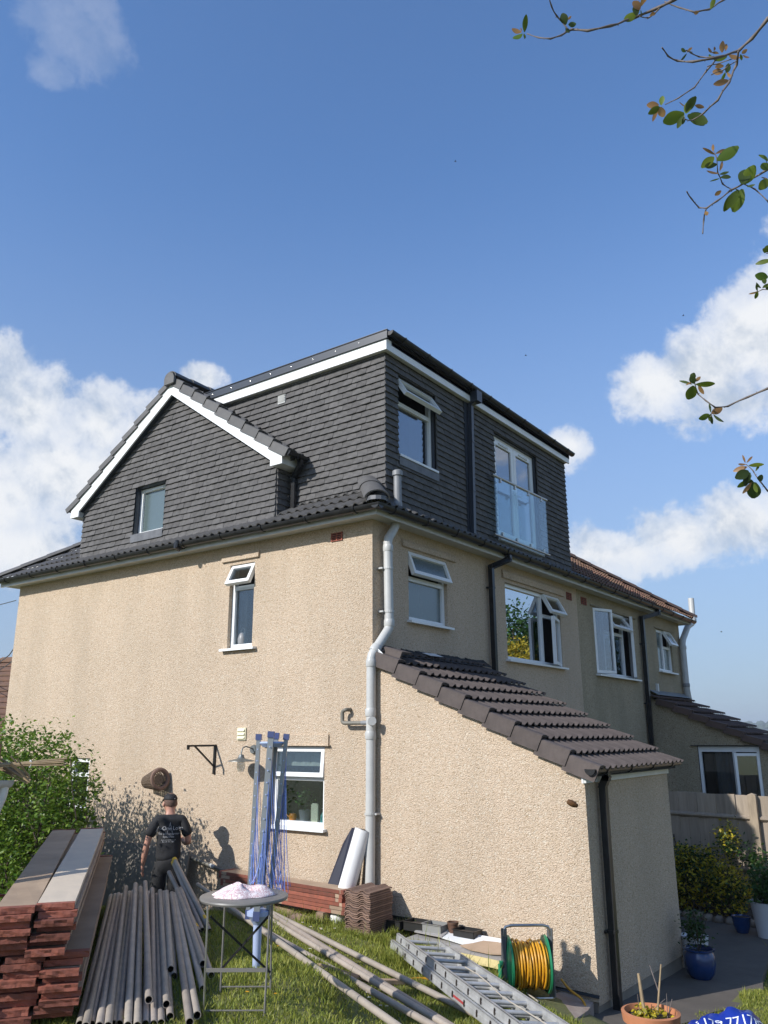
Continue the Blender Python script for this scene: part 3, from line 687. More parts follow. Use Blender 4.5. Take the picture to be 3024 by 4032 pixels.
# hip caps
def halfcap(a, b, r_, n=8, up_=None):
    a = Vector(a); b = Vector(b); d = (b-a).normalized(); s_ = d.cross(Vector((0,0,1))).normalized(); u = s_.cross(d)
    mb = MB(); vs = []
    for c, q in ((a, 1.08), (b, .95)):
        for k in range(n+1):
            t_ = math.pi*k/n; vs.append(c+(s_*math.cos(t_)+u*math.sin(t_)*.75)*r_*q)
        for k in range(n, -1, -1):
            t_ = math.pi*k/n; vs.append(c+(s_*math.cos(t_)+u*math.sin(t_)*.75)*r_*q*.88)
    m = 2*(n+1); mb.add(vs, [(i, (i+1) % m, m+(i+1) % m, m+i) for i in range(m)]+[tuple(range(m))[::-1], tuple(range(m, 2*m))]); return mb
def caps(parent, a, b, ln, r_, mt, name='hip_tile'):
    a = Vector(a); b = Vector(b); n = max(1, round((b-a).length/ln))
    for i in range(n):
        p, q = a.lerp(b, i/n), a.lerp(b, (i+1.06)/n)
        halfcap(p, q, r_).build(name, M[mt], parent, smooth=True)
caps(H, (-8.31, -.31, rz(-.31)+.05), (-6.15, 1.85, rz(1.85)+.05), .45, .10, 'gtile')
hc = halfcap((.30, -.30, rz(-.30)+.05), (-.14, .14, rz(.14)+.10), .15, 10); hc.build('hip_tile', M['gtile'], H, smooth=True)
mb = MB(); mb.lathe([(0,.0),(.13,.0),(.13,-.05)], (.27,-.27,.17), 12); mb.build('hip_end_mortar', M['lead'], H)
halfcap((-.06, .06, rz(.06)+.09), (-.26, .26, rz(.26)+.13), .15, 10).build('hip_tile', M['gtile'], H, smooth=True)

# gable of the loft (tile hung) above the side wall
gx0, gx1, gap = -6.22, -1.68, -3.95
gzr = lambda x: 2.70-.70*abs(x-gap)
gop = (-4.82, -4.07, .40, 1.285)
mb = MB(); G0 = PF('y', .0)
mb.add([(gx0,.03,.15),(gop[0],.03,.15),(gop[0],.03,gzr(gop[0])+.2),(gx0,.03,gzr(gx0)+.2)], [(0,1,2,3)])
mb.add([(gop[1],.03,.15),(gx1,.03,.15),(gx1,.03,gzr(gx1)+.2),(gap,.03,2.9),(gop[1],.03,gzr(gop[1])+.2)], [(0,1,2,3,4)])
mb.add([(gop[0],.03,.15),(gop[1],.03,.15),(gop[1],.03,gop[2]),(gop[0],.03,gop[2])], [(0,1,2,3)])
mb.add([(gop[0],.03,gop[3]),(gop[1],.03,gop[3]),(gop[1],.03,gzr(gop[1])+.2),(gop[0],.03,gzr(gop[0])+.2)], [(0,1,2,3)])
mb.add([(gx1,.03,.1),(gx1,.29,.1),(gx1,.29,1.2),(gx1,.03,1.2)], [(0,1,2,3)])
mb.add([(gx0,.03,.1),(gx0,4,.1),(gx0,4,1.2),(gx0,.03,1.2)], [(0,3,2,1)])
mb.build('gable_backing', M['felt'], H, fix=False)
mb = MB(); sheet(mb, PF('y', -.022), gop[0]-.0, gop[1]+.0, gop[2], gop[3], [(gop[0], gop[1], gop[2], gop[3])], .16); mb.build('gable_window_reveal', M['anth'], H, fix=False)
reg = [(gx0-.0, .18), (gx1, .18), (gx1, gzr(gx1)+.05), (gap, 2.74), (gx0, gzr(gx0)+.05)]
hang(PF('y', .0), gx0-.02, gx1+.005, .20, 29, region=reg, ops=[gop], seed=11)
hang(PF('x', gx1+.0), 0.0, .275, .22, 10, seed=12)
window(H, PF('y', 0.0), gop[0]+.005, gop[1]-.005, .50, 1.275, .09, panes=[(gop[0]+.06, gop[1]-.06, .56, 1.22, 'obscure')], label='small obscure-glazed window in the tile-hung gable', silln=.03, silll=0)
mb = MB(); mb.box((gop[0]-.03, -.034, .37), (gop[1]+.005, -.02, .50)); mb.build('lead_apron', M['lead'], H)
mb = MB(); mb.box((-4.53, -.0-.0+.075, 1.222), (-4.25, .095, 1.255)); mb.build('trickle_vent', M['pvc'], H)
# bargeboards
def bargeboard(x0, x1, parent):
    sgn = 1 if x1 > x0 else -1; mb = MB(); low = lambda x: 2.70-.70*abs(x-gap)-.02; t_ = .245
    xk = x1-sgn*.225
    poly = [(x0, low(x0)), (xk, low(xk)), (xk, low(xk)-.09), (x1, low(xk)-.09), (x1, low(x1)+t_), (x0, low(x0)+t_)]
    mb.prism(poly, lambda u, v, n: (u, n, v), -.13, -.105); mb.build('bargeboard', M['pvc'], parent)
    return low(xk)-.09, low(x1)+t_
zb, zt = bargeboard(gap+.001, -1.47, H); bargeboard(gap-.001, -6.43, H)
mb = MB(); mb.box((-1.675, -.1045, zb+.001), (-1.472, .275, zt-.03)); mb.build('box_eave', M['pvcold'], H)
mb = MB(); mb.box((-6.428, -.1045, zb+.001), (-6.225, 3.9, zt-.03)); mb.build('box_eave', M['pvcold'], H)
for sg in (1, -1):
    mb = MB(); pts = [(gap, 2.68), (gap+sg*2.27, 2.68-.70*2.27)]
    mb.add([(pts[0][0],-.104,pts[0][1]+.01),(pts[1][0],-.104,pts[1][1]+.01),(pts[1][0],.03,pts[1][1]+.01),(pts[0][0],.03,pts[0][1]+.01)], [(0,1,2,3)]); mb.build('verge_soffit', M['anth'], H, fix=False)
a7 = math.atan(.70); dirR = Vector((-math.cos(a7), 0, math.sin(a7))); dirL = Vector((math.cos(a7), 0, math.sin(a7)))
topz = 2.70+.245+.0
oR = Vector((-1.37, -.15, topz-.70*(gap*-1-1.37)-.02)); oR.z = topz-.70*(abs(-1.37-gap))-.005
oL = Vector((-6.53, -.15, topz-.70*(abs(-6.53-gap))-.005))
verge(H, oR, dirR, (0, -1, 0), 9, .352, .095, 'gtile', w_=.13, lift=.035)
verge(H, oL, dirL, (0, -1, 0), 9, .352, .06, 'gtile', w_=.13, lift=.035)
vtm = [roof_tile_mesh('vt%d' % i, .303, .40, .352, .034, M['gtile'], lift=.04) for i in range(2)]
roof_tiles(H, oR+Vector((0, .08, 0)), (0,1,0), dirR, .303, .352, 2, 9, vtm, clips=[((0, .275, 0), (0, -1, 0)), ((gap, 0, 0), (1, 0, 0))], seed=13)
mb = MB(); mb.add([(gap,-.13,topz-.03),(-1.40,-.13,topz-.70*2.55-.03),(-1.40,.28,topz-.70*2.55-.03),(gap,.28,topz-.03)], [(0,1,2,3)])
mb.add([(gap,-.13,topz-.03),(-6.50,-.13,topz-.70*2.55-.03),(-6.50,5,topz-.70*2.55-.03),(gap,5,topz-.03)], [(0,3,2,1)]); mb.build('gable_roof_deck', M['felt'], H, fix=False)
mb = MB(); mb.box((-6.6, -.1, topz-.70*2.62), (-6.5, 5, topz-.70*2.62+.02)); 
roof_tiles(H, oL+Vector((0, 4.0, 0)), (0,-1,0), dirL, .303, .352, 13, 9, vtm, clips=[((gap, 0, 0), (-1, 0, 0))], seed=14, stuff=True, name='far_slope_tiles')
caps(H, (gap, -.18, topz+.02), (gap, .95, topz+.02), .42, .13, 'gtile', 'ridge_tile')
mb = MB(); mb.prism([(-.115, -.10), (.115, -.10), (.12, 0), (.085, .075), (0, .105), (-.085, .075), (-.12, 0)], lambda u, v, n: (gap+u, n, topz+.0+v), -.20, -.16); mb.build('ridge_end_cap', M['gtile'], H)
gutter_run(H, (-1.36, -.14, 1.165), (-1.36, .26, 1.16), (1, 0, 0), .055, brackets=1)
square_pipe([(-1.37, .14, 1.12), (-1.37, .14, 1.03), (-1.53, .20, .90), (-1.55, .22, .30)], .065, parent=H, clips=[(-1.545, .215, .62)], name='small_downpipe')

# flat roofed dormer
DY, DX = .28, 0.0
C_ = PF('y', DY); D_ = PF('x', DX)
mb = MB(); mb.add([(-4.2,DY+.02,.1),(-.02,DY+.02,.1),(-.02,DY+.02,2.5),(-4.2,DY+.02,2.5)], [(0,1,2,3)])
sheet(mb, PF('x', -.02), DY+.02, 6.13, .1, 2.5, [(.585, 1.53, 1.03, 2.19), (3.33, 4.90, .40, 2.19)], .14, rmi=1)
mb.add([(-.02,6.13,.1),(-4.2,6.13,.1),(-4.2,6.13,2.5),(-.02,6.13,2.5)], [(0,1,2,3)])
mb.build('dormer_backing', [M['felt'], M['anth']], H, fix=False)
hang(C_, -1.68, .018, .36, 8, seed=21)
z1 = .36+8*TG
hang(C_, -3.6, .018, z1, 15, region=[(-1.60, z1-.01), (.03, z1-.01), (.03, 2.43), (-3.65, 2.43)], ops=[(-1.945, -1.80, 2.13, 2.265)], seed=22)
hang(D_, DY-.018, 6.15, .20, 25, region=[(DY-.03, .1), (6.2, .1), (6.2, 2.42), (DY-.03, 2.42)], ops=[(.57, 1.545, .90, 2.20), (3.32, 4.91, .10, 2.20)], seed=23)
flush_hang(H, 300)
mb = MB(); mb.box((-3.9, .18, 2.405), (.10, .205, 2.55)); mb.build('dormer_fascia', M['pvc'], H)
mb = MB(); mb.box((.075, .2052, 2.405), (.10, 6.2, 2.56)); mb.build('dormer_fascia', M['pvc'], H)
mb = MB(); mb.box((-3.9, .206, 2.407), (-.0, .29, 2.42)); mb.box((.0, .206, 2.407), (.074, 6.15, 2.42)); mb.build('dormer_soffit', M['pvcold'], H)
mb = MB(); mb.box((-3.95, .155, 2.552), (.13, .178, 2.675)); mb.box((-3.95, .155, 2.66), (.13, .30, 2.685)); mb.build('roof_edge_trim', M['anth'], H)
for i in range(8):
    mb = MB(); mb.lathe([(0,.006),(.008,.004),(.009,0)], (0,0,0), 8); o = mb.build('trim_screw', M['steel'], H); o.rotation_euler = (R(90), 0, 0); o.location = (-.35-i*.42, .154, 2.612)
mb = MB(); mb.box((-4.1, .302, 2.5), (.10, 6.22, 2.67)); mb.build('flat_roof', M['felt'], H)
gutter_run(H, (.165, .17, 2.645), (.165, 6.22, 2.60), (1, 0, 0), .058, brackets=10)
square_pipe([(.17, 2.50, 2.56), (.17, 2.50, 2.46), (.075, 2.47, 2.36), (.075, 2.42, .30)], .068, mt='anth', parent=H, clips=[(.075, 2.455, 1.75), (.075, 2.435, .95)], name='dormer_downpipe')
mb = MB(); mb.box((.025, 2.34, .25), (.035, 2.50, 2.40)); mb.build('downpipe_backing_board', M['anth'], H)
mb = MB(); mb.box((.10, 2.42, 2.40), (.225, 2.58, 2.58)); mb.build('gutter_hopper', M['anth'], H)
# louvred vent in the cheek
mb = MB(); mb.box((-1.945, DY-.035, 2.13), (-1.80, DY-.005, 2.265)); v = mb.build('louvred_vent', M['greypipe'], H)
for i in range(3):
    m2 = MB(); z = 2.145+i*.04; m2.add([(-1.935,DY-.036,z),(-1.81,DY-.036,z),(-1.81,DY-.05,z+.032),(-1.935,DY-.05,z+.032),(-1.935,DY-.036,z+.034),(-1.81,DY-.036,z+.034)], [(0,1,2,3),(3,2,5,4)]); m2.build('louvre', M['greypipe'], v)
# dormer window (top light open)
DW = PF('x', 0.0)
window(H, DW, .59, 1.525, 1.035, 2.185, .07, trans=[(1.83, .6, 1.52)], panes=[(.64, 1.475, 1.09, 1.80, 'glassdark')],
       sashes=[(.60, 1.515, 1.85, 2.175, 'top', R(33), 'glassdark')], label='dormer window with its top light swung open', silln=.05, silll=.01, curtain=(1.15, 1.5, 1.05, 1.8, 'curtain'))
mb = MB(); mb.box((.028, .57, .88), (.036, 1.56, 1.03)); mb.build('lead_apron', M['lead'], H)
# french doors
mb = MB(); fn = lambda u, z, n: DW(u, z, -.07+n)
frame_mb(fn, 3.335, 4.895, .42, 2.185, .06, -.06, 0, mb=mb); fd = mb.build('french_doors', M['pvc'], H); fd['label'] = 'white glazed french doors behind the glass balustrade'
for k, (a, b) in enumerate(((3.395, 4.11), (4.12, 4.835))):
    m2 = frame_mb(fn, a, b, .48, 2.125, .085, -.03, .02); d_ = m2.build('door_leaf', M['pvc'], fd)
    m3 = MB(); m3.box((a+.083, .563, -.012), (b-.083, 2.042, -.004), fn=fn); m3.build('pane', M['glassdark'], fd)
    m3 = MB(); m3.box((a+.2, 2.065, .021), (b-.2, 2.095, .035), fn=fn); m3.build('trickle_vent', M['pvcold'], fd)
    uh = b-.04 if k == 0 else a+.04
    m3 = MB(); m3.box((uh-.014, 1.12, .021), (uh+.014, 1.36, .032), fn=fn); m3.tube([fn(uh, 1.29, .03), fn(uh, 1.29, .065), fn(uh+(.12 if k else -.12), 1.285, .07)], .009, 6); m3.build('door_handle', M['pvc'], fd)
room(fd, DW, 3.335, 4.895, .42, 2.185, -.14, 1.5)
m3 = MB(); m3.box((3.32, .355, -.06), (4.91, .415, .07), fn=DW); m3.build('door_sill', M['pvc'], fd)
mb = MB(); mb.box((.012, 3.32, .15), (.02, 4.91, .36)); mb.build('lead_apron', M['lead'], H)
# juliet balustrade
jb = link('juliet_balustrade', (lambda m_: (m_.tube([(.13, 2.99, 1.345), (.13, 4.98, 1.38)], .024, 10), m_.tube([(.02, 3.03, 1.345), (.13, 3.03, 1.345)], .012, 8), m_.tube([(.02, 4.93, 1.38), (.13, 4.93, 1.38)], .012, 8), m_.mesh('top_rail', M['steel'], smooth=True, fix=True))[-1])(MB()), H)
mb = MB(); mb.tube([(.13, 2.99, .375), (.13, 4.98, .385)], .018, 10); mb.tube([(.02, 3.03, .375), (.13, 3.03, .375)], .012, 8); mb.tube([(.02, 4.93, .385), (.13, 4.93, .385)], .012, 8); mb.build('bottom_rail', M['steel'], jb, smooth=True)
mb = MB(); mb.add([(.122,3.06,.40),(.138,3.06,.40),(.138,4.93,.41),(.122,4.93,.41),(.122,3.06,1.32),(.138,3.06,1.32),(.138,4.93,1.355),(.122,4.93,1.355)], [(0,3,2,1),(4,5,6,7),(0,1,5,4),(1,2,6,5),(2,3,7,6),(3,0,4,7)]); mb.build('glass_panel', M['balglass'], jb)
for u in (3.25, 3.75, 4.25, 4.75):
    for z, s_ in ((1.33+.0177*(u-3), -1), (.39, 1)):
        m3 = MB(); m3.box((.112, u-.02, min(z, z+s_*.06)), (.148, u+.02, max(z, z+s_*.06))); m3.build('glass_clamp', M['steel'], jb)

# lintels / drip hoods
def hood(P, u0, u1, z0, z1, parent, mt='dash', name='lintel'):
    mb = MB(); mb.prism([(0, z0), (.035, z0+.005), (.03, z1-.04), (.0, z1)], lambda n, z, u: P(u, z, n+.001), u0, u1); mb.build(name, M[mt], parent)
hood(Y0, -2.69, -1.955, -.232, -.13, H); hood(X0, .63, 1.98, -.235, -.12, H); hood(X0, 3.40, 5.72, -.235, -.09, H)
mb = MB(); mb.box((-1.75, -.05, -2.752), (-.634, -.001, -2.742)); mb.prism([(-.66, -2.742), (-.66, -2.62), (-1.75, -2.62), (-1.75, -2.742)], lambda u, v, n: (u, n, v), -.022, -.001); mb.build('lintel', M['dash'], H)
# landing window
window(H, Y0, -2.525, -2.05, -1.46, -.288, .06, trans=[(-.615, -2.52, -2.05)], panes=[(-2.47, -2.10, -1.405, -.645, 'glass')],
       sashes=[(-2.52, -2.055, -.61, -.30, 'top', R(26), 'glassdark')], label='tall narrow landing window with small top light ajar', silln=.07, silll=.09, curtain=(-2.5, -2.38, -1.44, -.65, 'curtain'))
# kitchen window
window(H, Y0, -1.598, -.73, -3.698, -2.76, .05, trans=[(-3.135, -1.59, -.735)], panes=[(-1.54, -.785, -3.63, -3.165, 'glass')],
       sashes=[(-1.59, -.738, -3.12, -2.77, 'top', R(5), 'glass')], label='white ground floor kitchen window with plants and bottles inside', silln=.07, silll=.05, curtain=(-1.55, -.76, -3.0, -2.8, 'blind'))
# half hidden window behind the climbing bush
window(H, Y0, -5.945, -5.455, -3.695, -2.955, .03, trans=[(-3.2, -5.94, -5.46)], panes=[(-5.89, -5.51, -3.64, -3.23, 'glass'), (-5.89, -5.51, -3.17, -3.0, 'glass')], label='white window half hidden behind the bush')
# rear windows
window(H, X0, .795, 1.75, -1.187, -.268, .05, trans=[(-.62, .8, 1.745)], panes=[(.85, 1.695, -1.13, -.65, 'obscure')],
       sashes=[(.80, 1.745, -.605, -.275, 'top', R(20), 'obscure')], label='bathroom window with frosted glass and open top light', silln=.08, silll=.05)
window(H, X0, 3.505, 5.555, -1.50, -.29, .05, mull=[(4.90, -1.5, -.29)], trans=[(-.66, 4.9, 5.55)], panes=[(3.56, 4.87, -1.445, -.345, 'glassmirror')],
       sashes=[(4.92, 5.545, -.655, -.30, 'top', R(28), 'glassdark'), (4.92, 5.545, -1.49, -.675, 'right', R(16), 'glassdark')], label='wide bedroom window mirroring green and golden trees', silln=.08, silll=.07)
# air bricks
def airbrick(P, u0, u1, z0, z1, parent, cols=2, rows=4):
    mb = MB(); mb.box((u0-.008, z0-.008, -.03), (u1+.008, z1+.008, .004), fn=P); b = mb.build('air_brick', M['felt'], parent); m2 = MB()
    for i in range(cols+1): u = u0+(u1-u0)*i/cols; m2.box((u-.009, z0-.008, .004), (u+.009, z1+.008, .016), fn=P)
    for i in range(rows+1): z = z0+(z1-z0)*i/rows; m2.box((u0, z-.006, .004), (u1, z+.006, .014), fn=P)
    m2.build('grille', M['terra'], b)
airbrick(Y0, -.655, -.485, -.197, -.098, H); airbrick(X0, 5.885, 6.085, -.25, -.13, H); airbrick(X0, 6.55, 6.78, -.255, -.13, H2)
mb = MB(); mb.box((-2.237, -.02, -2.683), (-2.08, -.001, -2.524)); v = mb.build('cream_wall_vent', M['cream'], H)
for i in range(3):
    m2 = MB(); z = -2.672+i*.048; m2.add([(-2.222,-.021,z),(-2.095,-.021,z),(-2.095,-.04,z+.008),(-2.222,-.04,z+.008),(-2.222,-.021,z+.04),(-2.095,-.021,z+.04)], [(0,1,2,3),(3,2,5,4)]); m2.build('louvre', M['cream'], v)
# soil pipe
def round_pipe(pts, r_, mt, name, parent, collars=(), clips=(), n=16, bend=.05):
    P_ = [Vector(p) for p in pts]; out = [P_[0]]
    for i in range(1, len(P_)-1):
        a, b, c = P_[i-1], P_[i], P_[i+1]; d0 = (a-b).normalized(); d1 = (c-b).normalized(); l = min(bend, (a-b).length*.45, (c-b).length*.45)
        for t_ in (0, .25, .5, .75, 1): out.append((b+d0*l)*(1-t_)**2+b*2*t_*(1-t_)+(b+d1*l)*t_**2)
    out.append(P_[-1]); mb = MB(); mb.tube(out, r_, n); o = mb.build(name, M[mt], parent, smooth=True)
    for (p, d, m2n) in collars:
        p = Vector(p); d = Vector(d).normalized(); m2 = MB(); m2.tube([p-d*.045, p-d*.03, p+d*.03, p+d*.045], [r_*1.08, r_*1.16, r_*1.16, r_*1.08], n); m2.build('pipe_collar', M[m2n], o, smooth=True)
    for p, ax in clips:
        p = Vector(p); m2 = MB(); m2.tube([p-Vector((0,0,.012)), p+Vector((0,0,.012))], r_*1.13, n)
        if ax == 'x': m2.box(p+Vector((-.1, -.09, -.01)), p+Vector((-.03, .02, .01)))
        else: m2.box(p+Vector((-.02, .0, -.01)), p+Vector((.09, .1, .01)))
        m2.build('pipe_clip', M[mt], o)
    return o
sp = round_pipe([(.115, .36, .0), (.115, .30, -.09), (.115, .17, -.25), (.115, .19, -1.36), (.045, -.085, -1.72), (.03, -.095, -4.95)], .057, 'greypipe', 'soil_pipe', H,
    collars=[((.115, .175, -.36), (0,0,1), 'greypipe'), ((.115, .19, -1.30), (0,0,1), 'greypipe'), ((.06, -.02, -1.63), (.2,.8,1), 'greypipe'), ((.045, -.085, -1.80), (0,0,1), 'greypipe'), ((.04, -.09, -2.37), (0,0,1), 'greypipe'), ((.04, -.09, -2.63), (0,0,1), 'greypipe')],
    clips=[((.115, .178, -.62), 'x'), ((.115, .188, -1.16), 'x'), ((.034, -.093, -3.49), 'y')])
m2 = MB(); m2.tube([(.04, -.09, -2.48), (.11, -.16, -2.47)], [.045, .045], 14); m2.tube([(.11, -.16, -2.47), (.125, -.175, -2.47)], [.053, .05], 14); m2.build('access_cap', M['greypipe'], sp, smooth=True)
round_pipe([(.04, -.09, -2.487), (-.385, -.09, -2.487), (-.385, -.09, -2.35), (-.33, -.09, -2.33), (-.33, .02, -2.33)], .023, 'oldpipe', 'waste_pipe', H, collars=[((-.05, -.09, -2.487), (1,0,0), 'midpipe')], n=10, bend=.04)
round_pipe([(-3.6, -.055, -4.08), (-1.9, -.055, -4.36)], .024, 'oldpipe', 'sloping_waste_pipe', H, collars=[((-2.55, -.055, -4.253), (1,0,-.165), 'greypipe')], n=10)
round_pipe([(.14, .36, .10), (.14, .36, .68)], .052, 'midpipe', 'roof_vent_pipe', H, collars=[((.14, .36, .24), (0,0,1), 'midpipe')])
m2 = MB(); m2.tube([(.14,.36,.64),(.14,.36,.70),(.14,.36,.715)], [.068,.068,.05], 16); m2.build('vent_cowl', M['midpipe'], H, smooth=True)
square_pipe([(.30, 3.10, .05), (.30, 3.10, -.03), (.075, 2.93, -.15), (.075, 2.93, -1.80)], .072, parent=H, clips=[(.075, 2.93, -.47)], name='rear_downpipe')

# ------------------------------------------------------------ neighbouring half of the pair
mb = MB()
r2 = [(7.10, 9.30, -1.53, -.24), (10.82, 11.90, -1.25, -.29)]
sheet(mb, X0, 6.351, 12.6, -5.9, .03, r2, .12)
mb.add([(0,12.6,-5.9),(-8,12.6,-5.9),(-8,12.6,.03),(0,12.6,.03)], [(0,1,2,3)])
mb.build('rear_wall', M['dash2'], H2, fix=False)
mb = MB(); mb.box((.0, 6.351, .0), (.22, 12.82, .012)); mb.build('soffit', M['soffit'], H2)
mb = MB(); mb.box((-8, 12.601, 0), (-.001, 12.82, .012)); mb.build('soffit', M['soffit'], H2)
mb = MB(); mb.box((.2205, 6.351, -.022), (.24, 12.84, .12)); mb.box((-8, 12.8205, -.022), (.24, 12.84, .12)); mb.build('fascia', M['soffit'], H2)
gutter_run(H2, (.305, 6.36, .10), (.305, 12.92, .07), (1, 0, 0), .062, brackets=9)
btm = [roof_tile_mesh('bt%d' % i, .30, .34, .30, .038, M['btile'], lift=.045) for i in range(2)]
dt = [roof_tile_mesh('bd%d' % i, .30, .34, .30, .038, M['btile2'], lift=.045) for i in range(2)]
Vs = (-math.cos(sa), 0, math.sin(sa)); hipF = ((.28, 12.88, 0), (-1, -1, 0))
roof_tiles(H2, (.29, 6.352, rz(-.29)), (0,1,0), Vs, .30, .30, 22, 2, btm, clips=[hipF], seed=31)
roof_tiles(H2, Vector((.29, 6.352, rz(-.29)))+Vector(Vs)*.6, (0,1,0), Vs, .30, .30, 22, 8, btm, clips=[hipF, ((0, 6.352, 0), (0, 1, 0))], seed=32)
roof_tiles(H2, Vector((.29, 6.352, rz(-.29)))+Vector(Vs)*3.0, (0,1,0), Vs, .30, .30, 22, 8, btm, clips=[hipF], seed=33, stuff=True, name='upper_roof_tiles')
mb = MB(); mb.add([(.27,6.352,rz(-.27)-.03),(.27,12.87,rz(-.27)-.03),(-4,8.6,rz(4)-.03),(-4,6.352,rz(4)-.03)], [(0,1,2,3)])
mb.add([(.27,12.87,rz(-.27)-.03),(-8.2,12.87,rz(-.27)-.03),(-4,8.6,rz(4)-.03)], [(0,1,2)]); mb.build('roof_underlay', M['felt'], H2, fix=False)
caps(H2, (.32, 12.92, rz(-.32)+.06), (-4, 8.6, rz(4)+.06), .42, .12, 'btile2')
# neighbour windows
window(H2, X0, 7.105, 9.29, -1.52, -.245, .04, mull=[(7.68, -1.5, -.25), (8.74, -1.5, -.25)], trans=[(-.66, 7.68, 8.74)], panes=[(7.72, 8.70, -1.46, -.70, 'glassdark')],
       sashes=[(7.12, 7.66, -1.50, -.26, 'left', R(21), 'glassdark'), (7.70, 8.72, -.65, -.26, 'top', R(33), 'glassdark'), (8.76, 9.27, -1.50, -.26, 'right', R(20), 'glassdark')],
       label='neighbour bedroom window with three casements open', silln=.09, silll=.05, curtain=(7.7, 8.5, -1.5, -.7, 'blind'))
window(H2, X0, 10.825, 11.895, -1.24, -.295, .04, mull=[(11.34, -1.24, -.29)], trans=[(-.68, 11.34, 11.9)], panes=[(10.88, 11.30, -1.19, -.35, 'obscure'), (11.38, 11.85, -1.19, -.72, 'obscure')],
       sashes=[(11.36, 11.885, -.675, -.30, 'top', R(28), 'obscure')], label='small neighbour window with top light open', silln=.09, silll=.05)
hood(X0, 6.98, 9.45, -.24, -.20, H2, 'dash2'); hood(X0, 10.7, 12.05, -.285, -.25, H2, 'dash2')
square_pipe([(.30, 10.15, .05), (.30, 10.15, -.05), (.075, 9.70, -.18), (.075, 9.62, -3.2)], .085, parent=H2, clips=[(.075, 9.68, -.75), (.075, 9.63, -2.0)], name='rear_downpipe')
mb = MB(); mb.box((.0, 10.45, -1.80), (.05, 10.53, -1.55)); mb.build('overflow_pipe', M['pvcold'], H2)
# neighbour lean-to
ny = 9.95; nz = lambda x: -1.80-.455*x
mb = MB(); nop = [(.905, 2.09, -4.3, -2.87)]
N0 = PF('y', ny)
mb.add([N0(0,-5.9,0), N0(.905,-5.9,0), N0(.905,nz(.905)-.05,0), N0(0,nz(0)-.05,0)], [(0,1,2,3)])
mb.add([N0(2.09,-5.9,0), N0(4.6,-5.9,0), N0(4.6,nz(4.6)-.05,0), N0(2.09,nz(2.09)-.05,0)], [(0,1,2,3)])
mb.add([N0(.905,-2.87,0), N0(2.09,-2.87,0), N0(2.09,nz(2.09)-.05,0), N0(.905,nz(.905)-.05,0)], [(0,1,2,3)])
mb.add([N0(.905,-5.9,0), N0(2.09,-5.9,0), N0(2.09,-4.3,0), N0(.905,-4.3,0)], [(0,1,2,3)])
mb.add([(4.6,ny,-5.9),(4.6,13.0,-5.9),(4.6,13.0,nz(4.6)-.1),(4.6,ny,nz(4.6)-.1)], [(0,1,2,3)])
mb.build('extension_wall', M['dash2'], H2, fix=False)
an = math.atan(.455); Vn = Vector((-math.cos(an), 0, math.sin(an))); On = Vector((4.8, ny-.10, nz(4.8)-.04))
mb = MB(); mb.add([(4.75,ny-.06,nz(4.75)-.06),(4.75,12.4,nz(4.75)-.06),(0,12.4,nz(0)-.06),(0,ny-.06,nz(0)-.06)], [(0,1,2,3)]); mb.build('extension_roof_deck', M['felt'], H2, fix=False)
ntm = [roof_tile_mesh('nt0', .30, .42, .36, .035, M['btile2'], lift=.06)]
roof_tiles(H2, On, (0,1,0), Vn, .30, .36, 9, 15, ntm, clips=[((.02,0,0),(1,0,0))], seed=41)
verge(H2, On+Vector((0, -.01, 0)), Vn, (0,-1,0), 14, .36, .09, 'btile2', w_=.10, lift=.06)
mb = MB(); mb.add([(.012,ny,nz(0)+.10),(.012,12.5,nz(0)+.10),(.2,12.5,nz(.2)+.08),(.2,ny,nz(.2)+.08)], [(0,1,2,3)]); mb.build('corrugated_flashing', M['galv'], H2, fix=False)
window(H2, N0, .91, 2.085, -4.29, -2.875, .03, mull=[(1.60, -4.3, -2.98)], trans=[(-2.95, .92, 2.08)], panes=[(1.0, 1.55, -4.2, -3.02, 'glass')],
       sashes=[(1.60, 2.07, -4.27, -3.0, 'right', R(24), 'glassdark')], label='neighbour ground floor window, right casement ajar, above the fence', silln=.05, roomd=1.5, curtain=(1.2, 1.65, -4.3, -3.0, 'curtain'))
mb = MB(); mb.box((.78, ny-.05, -2.866), (2.25, ny-.001, -2.85)); mb.build('lintel', M['black'], H2)
round_pipe([(.10, 12.55, -1.95), (.10, 12.42, -1.55), (.10, 12.45, -.45), (.10, 13.05, -.02), (.10, 13.55, .12), (.10, 13.60, .75)], .075, 'greypipe', 'soil_pipe', H2,
    collars=[((.10, 12.42, -1.5), (0,0,1), 'midpipe'), ((.1, 12.45, -.6), (0,0,1), 'greypipe'), ((.10, 13.585, .2), (0,0,1), 'greypipe')], n=12, bend=.12)

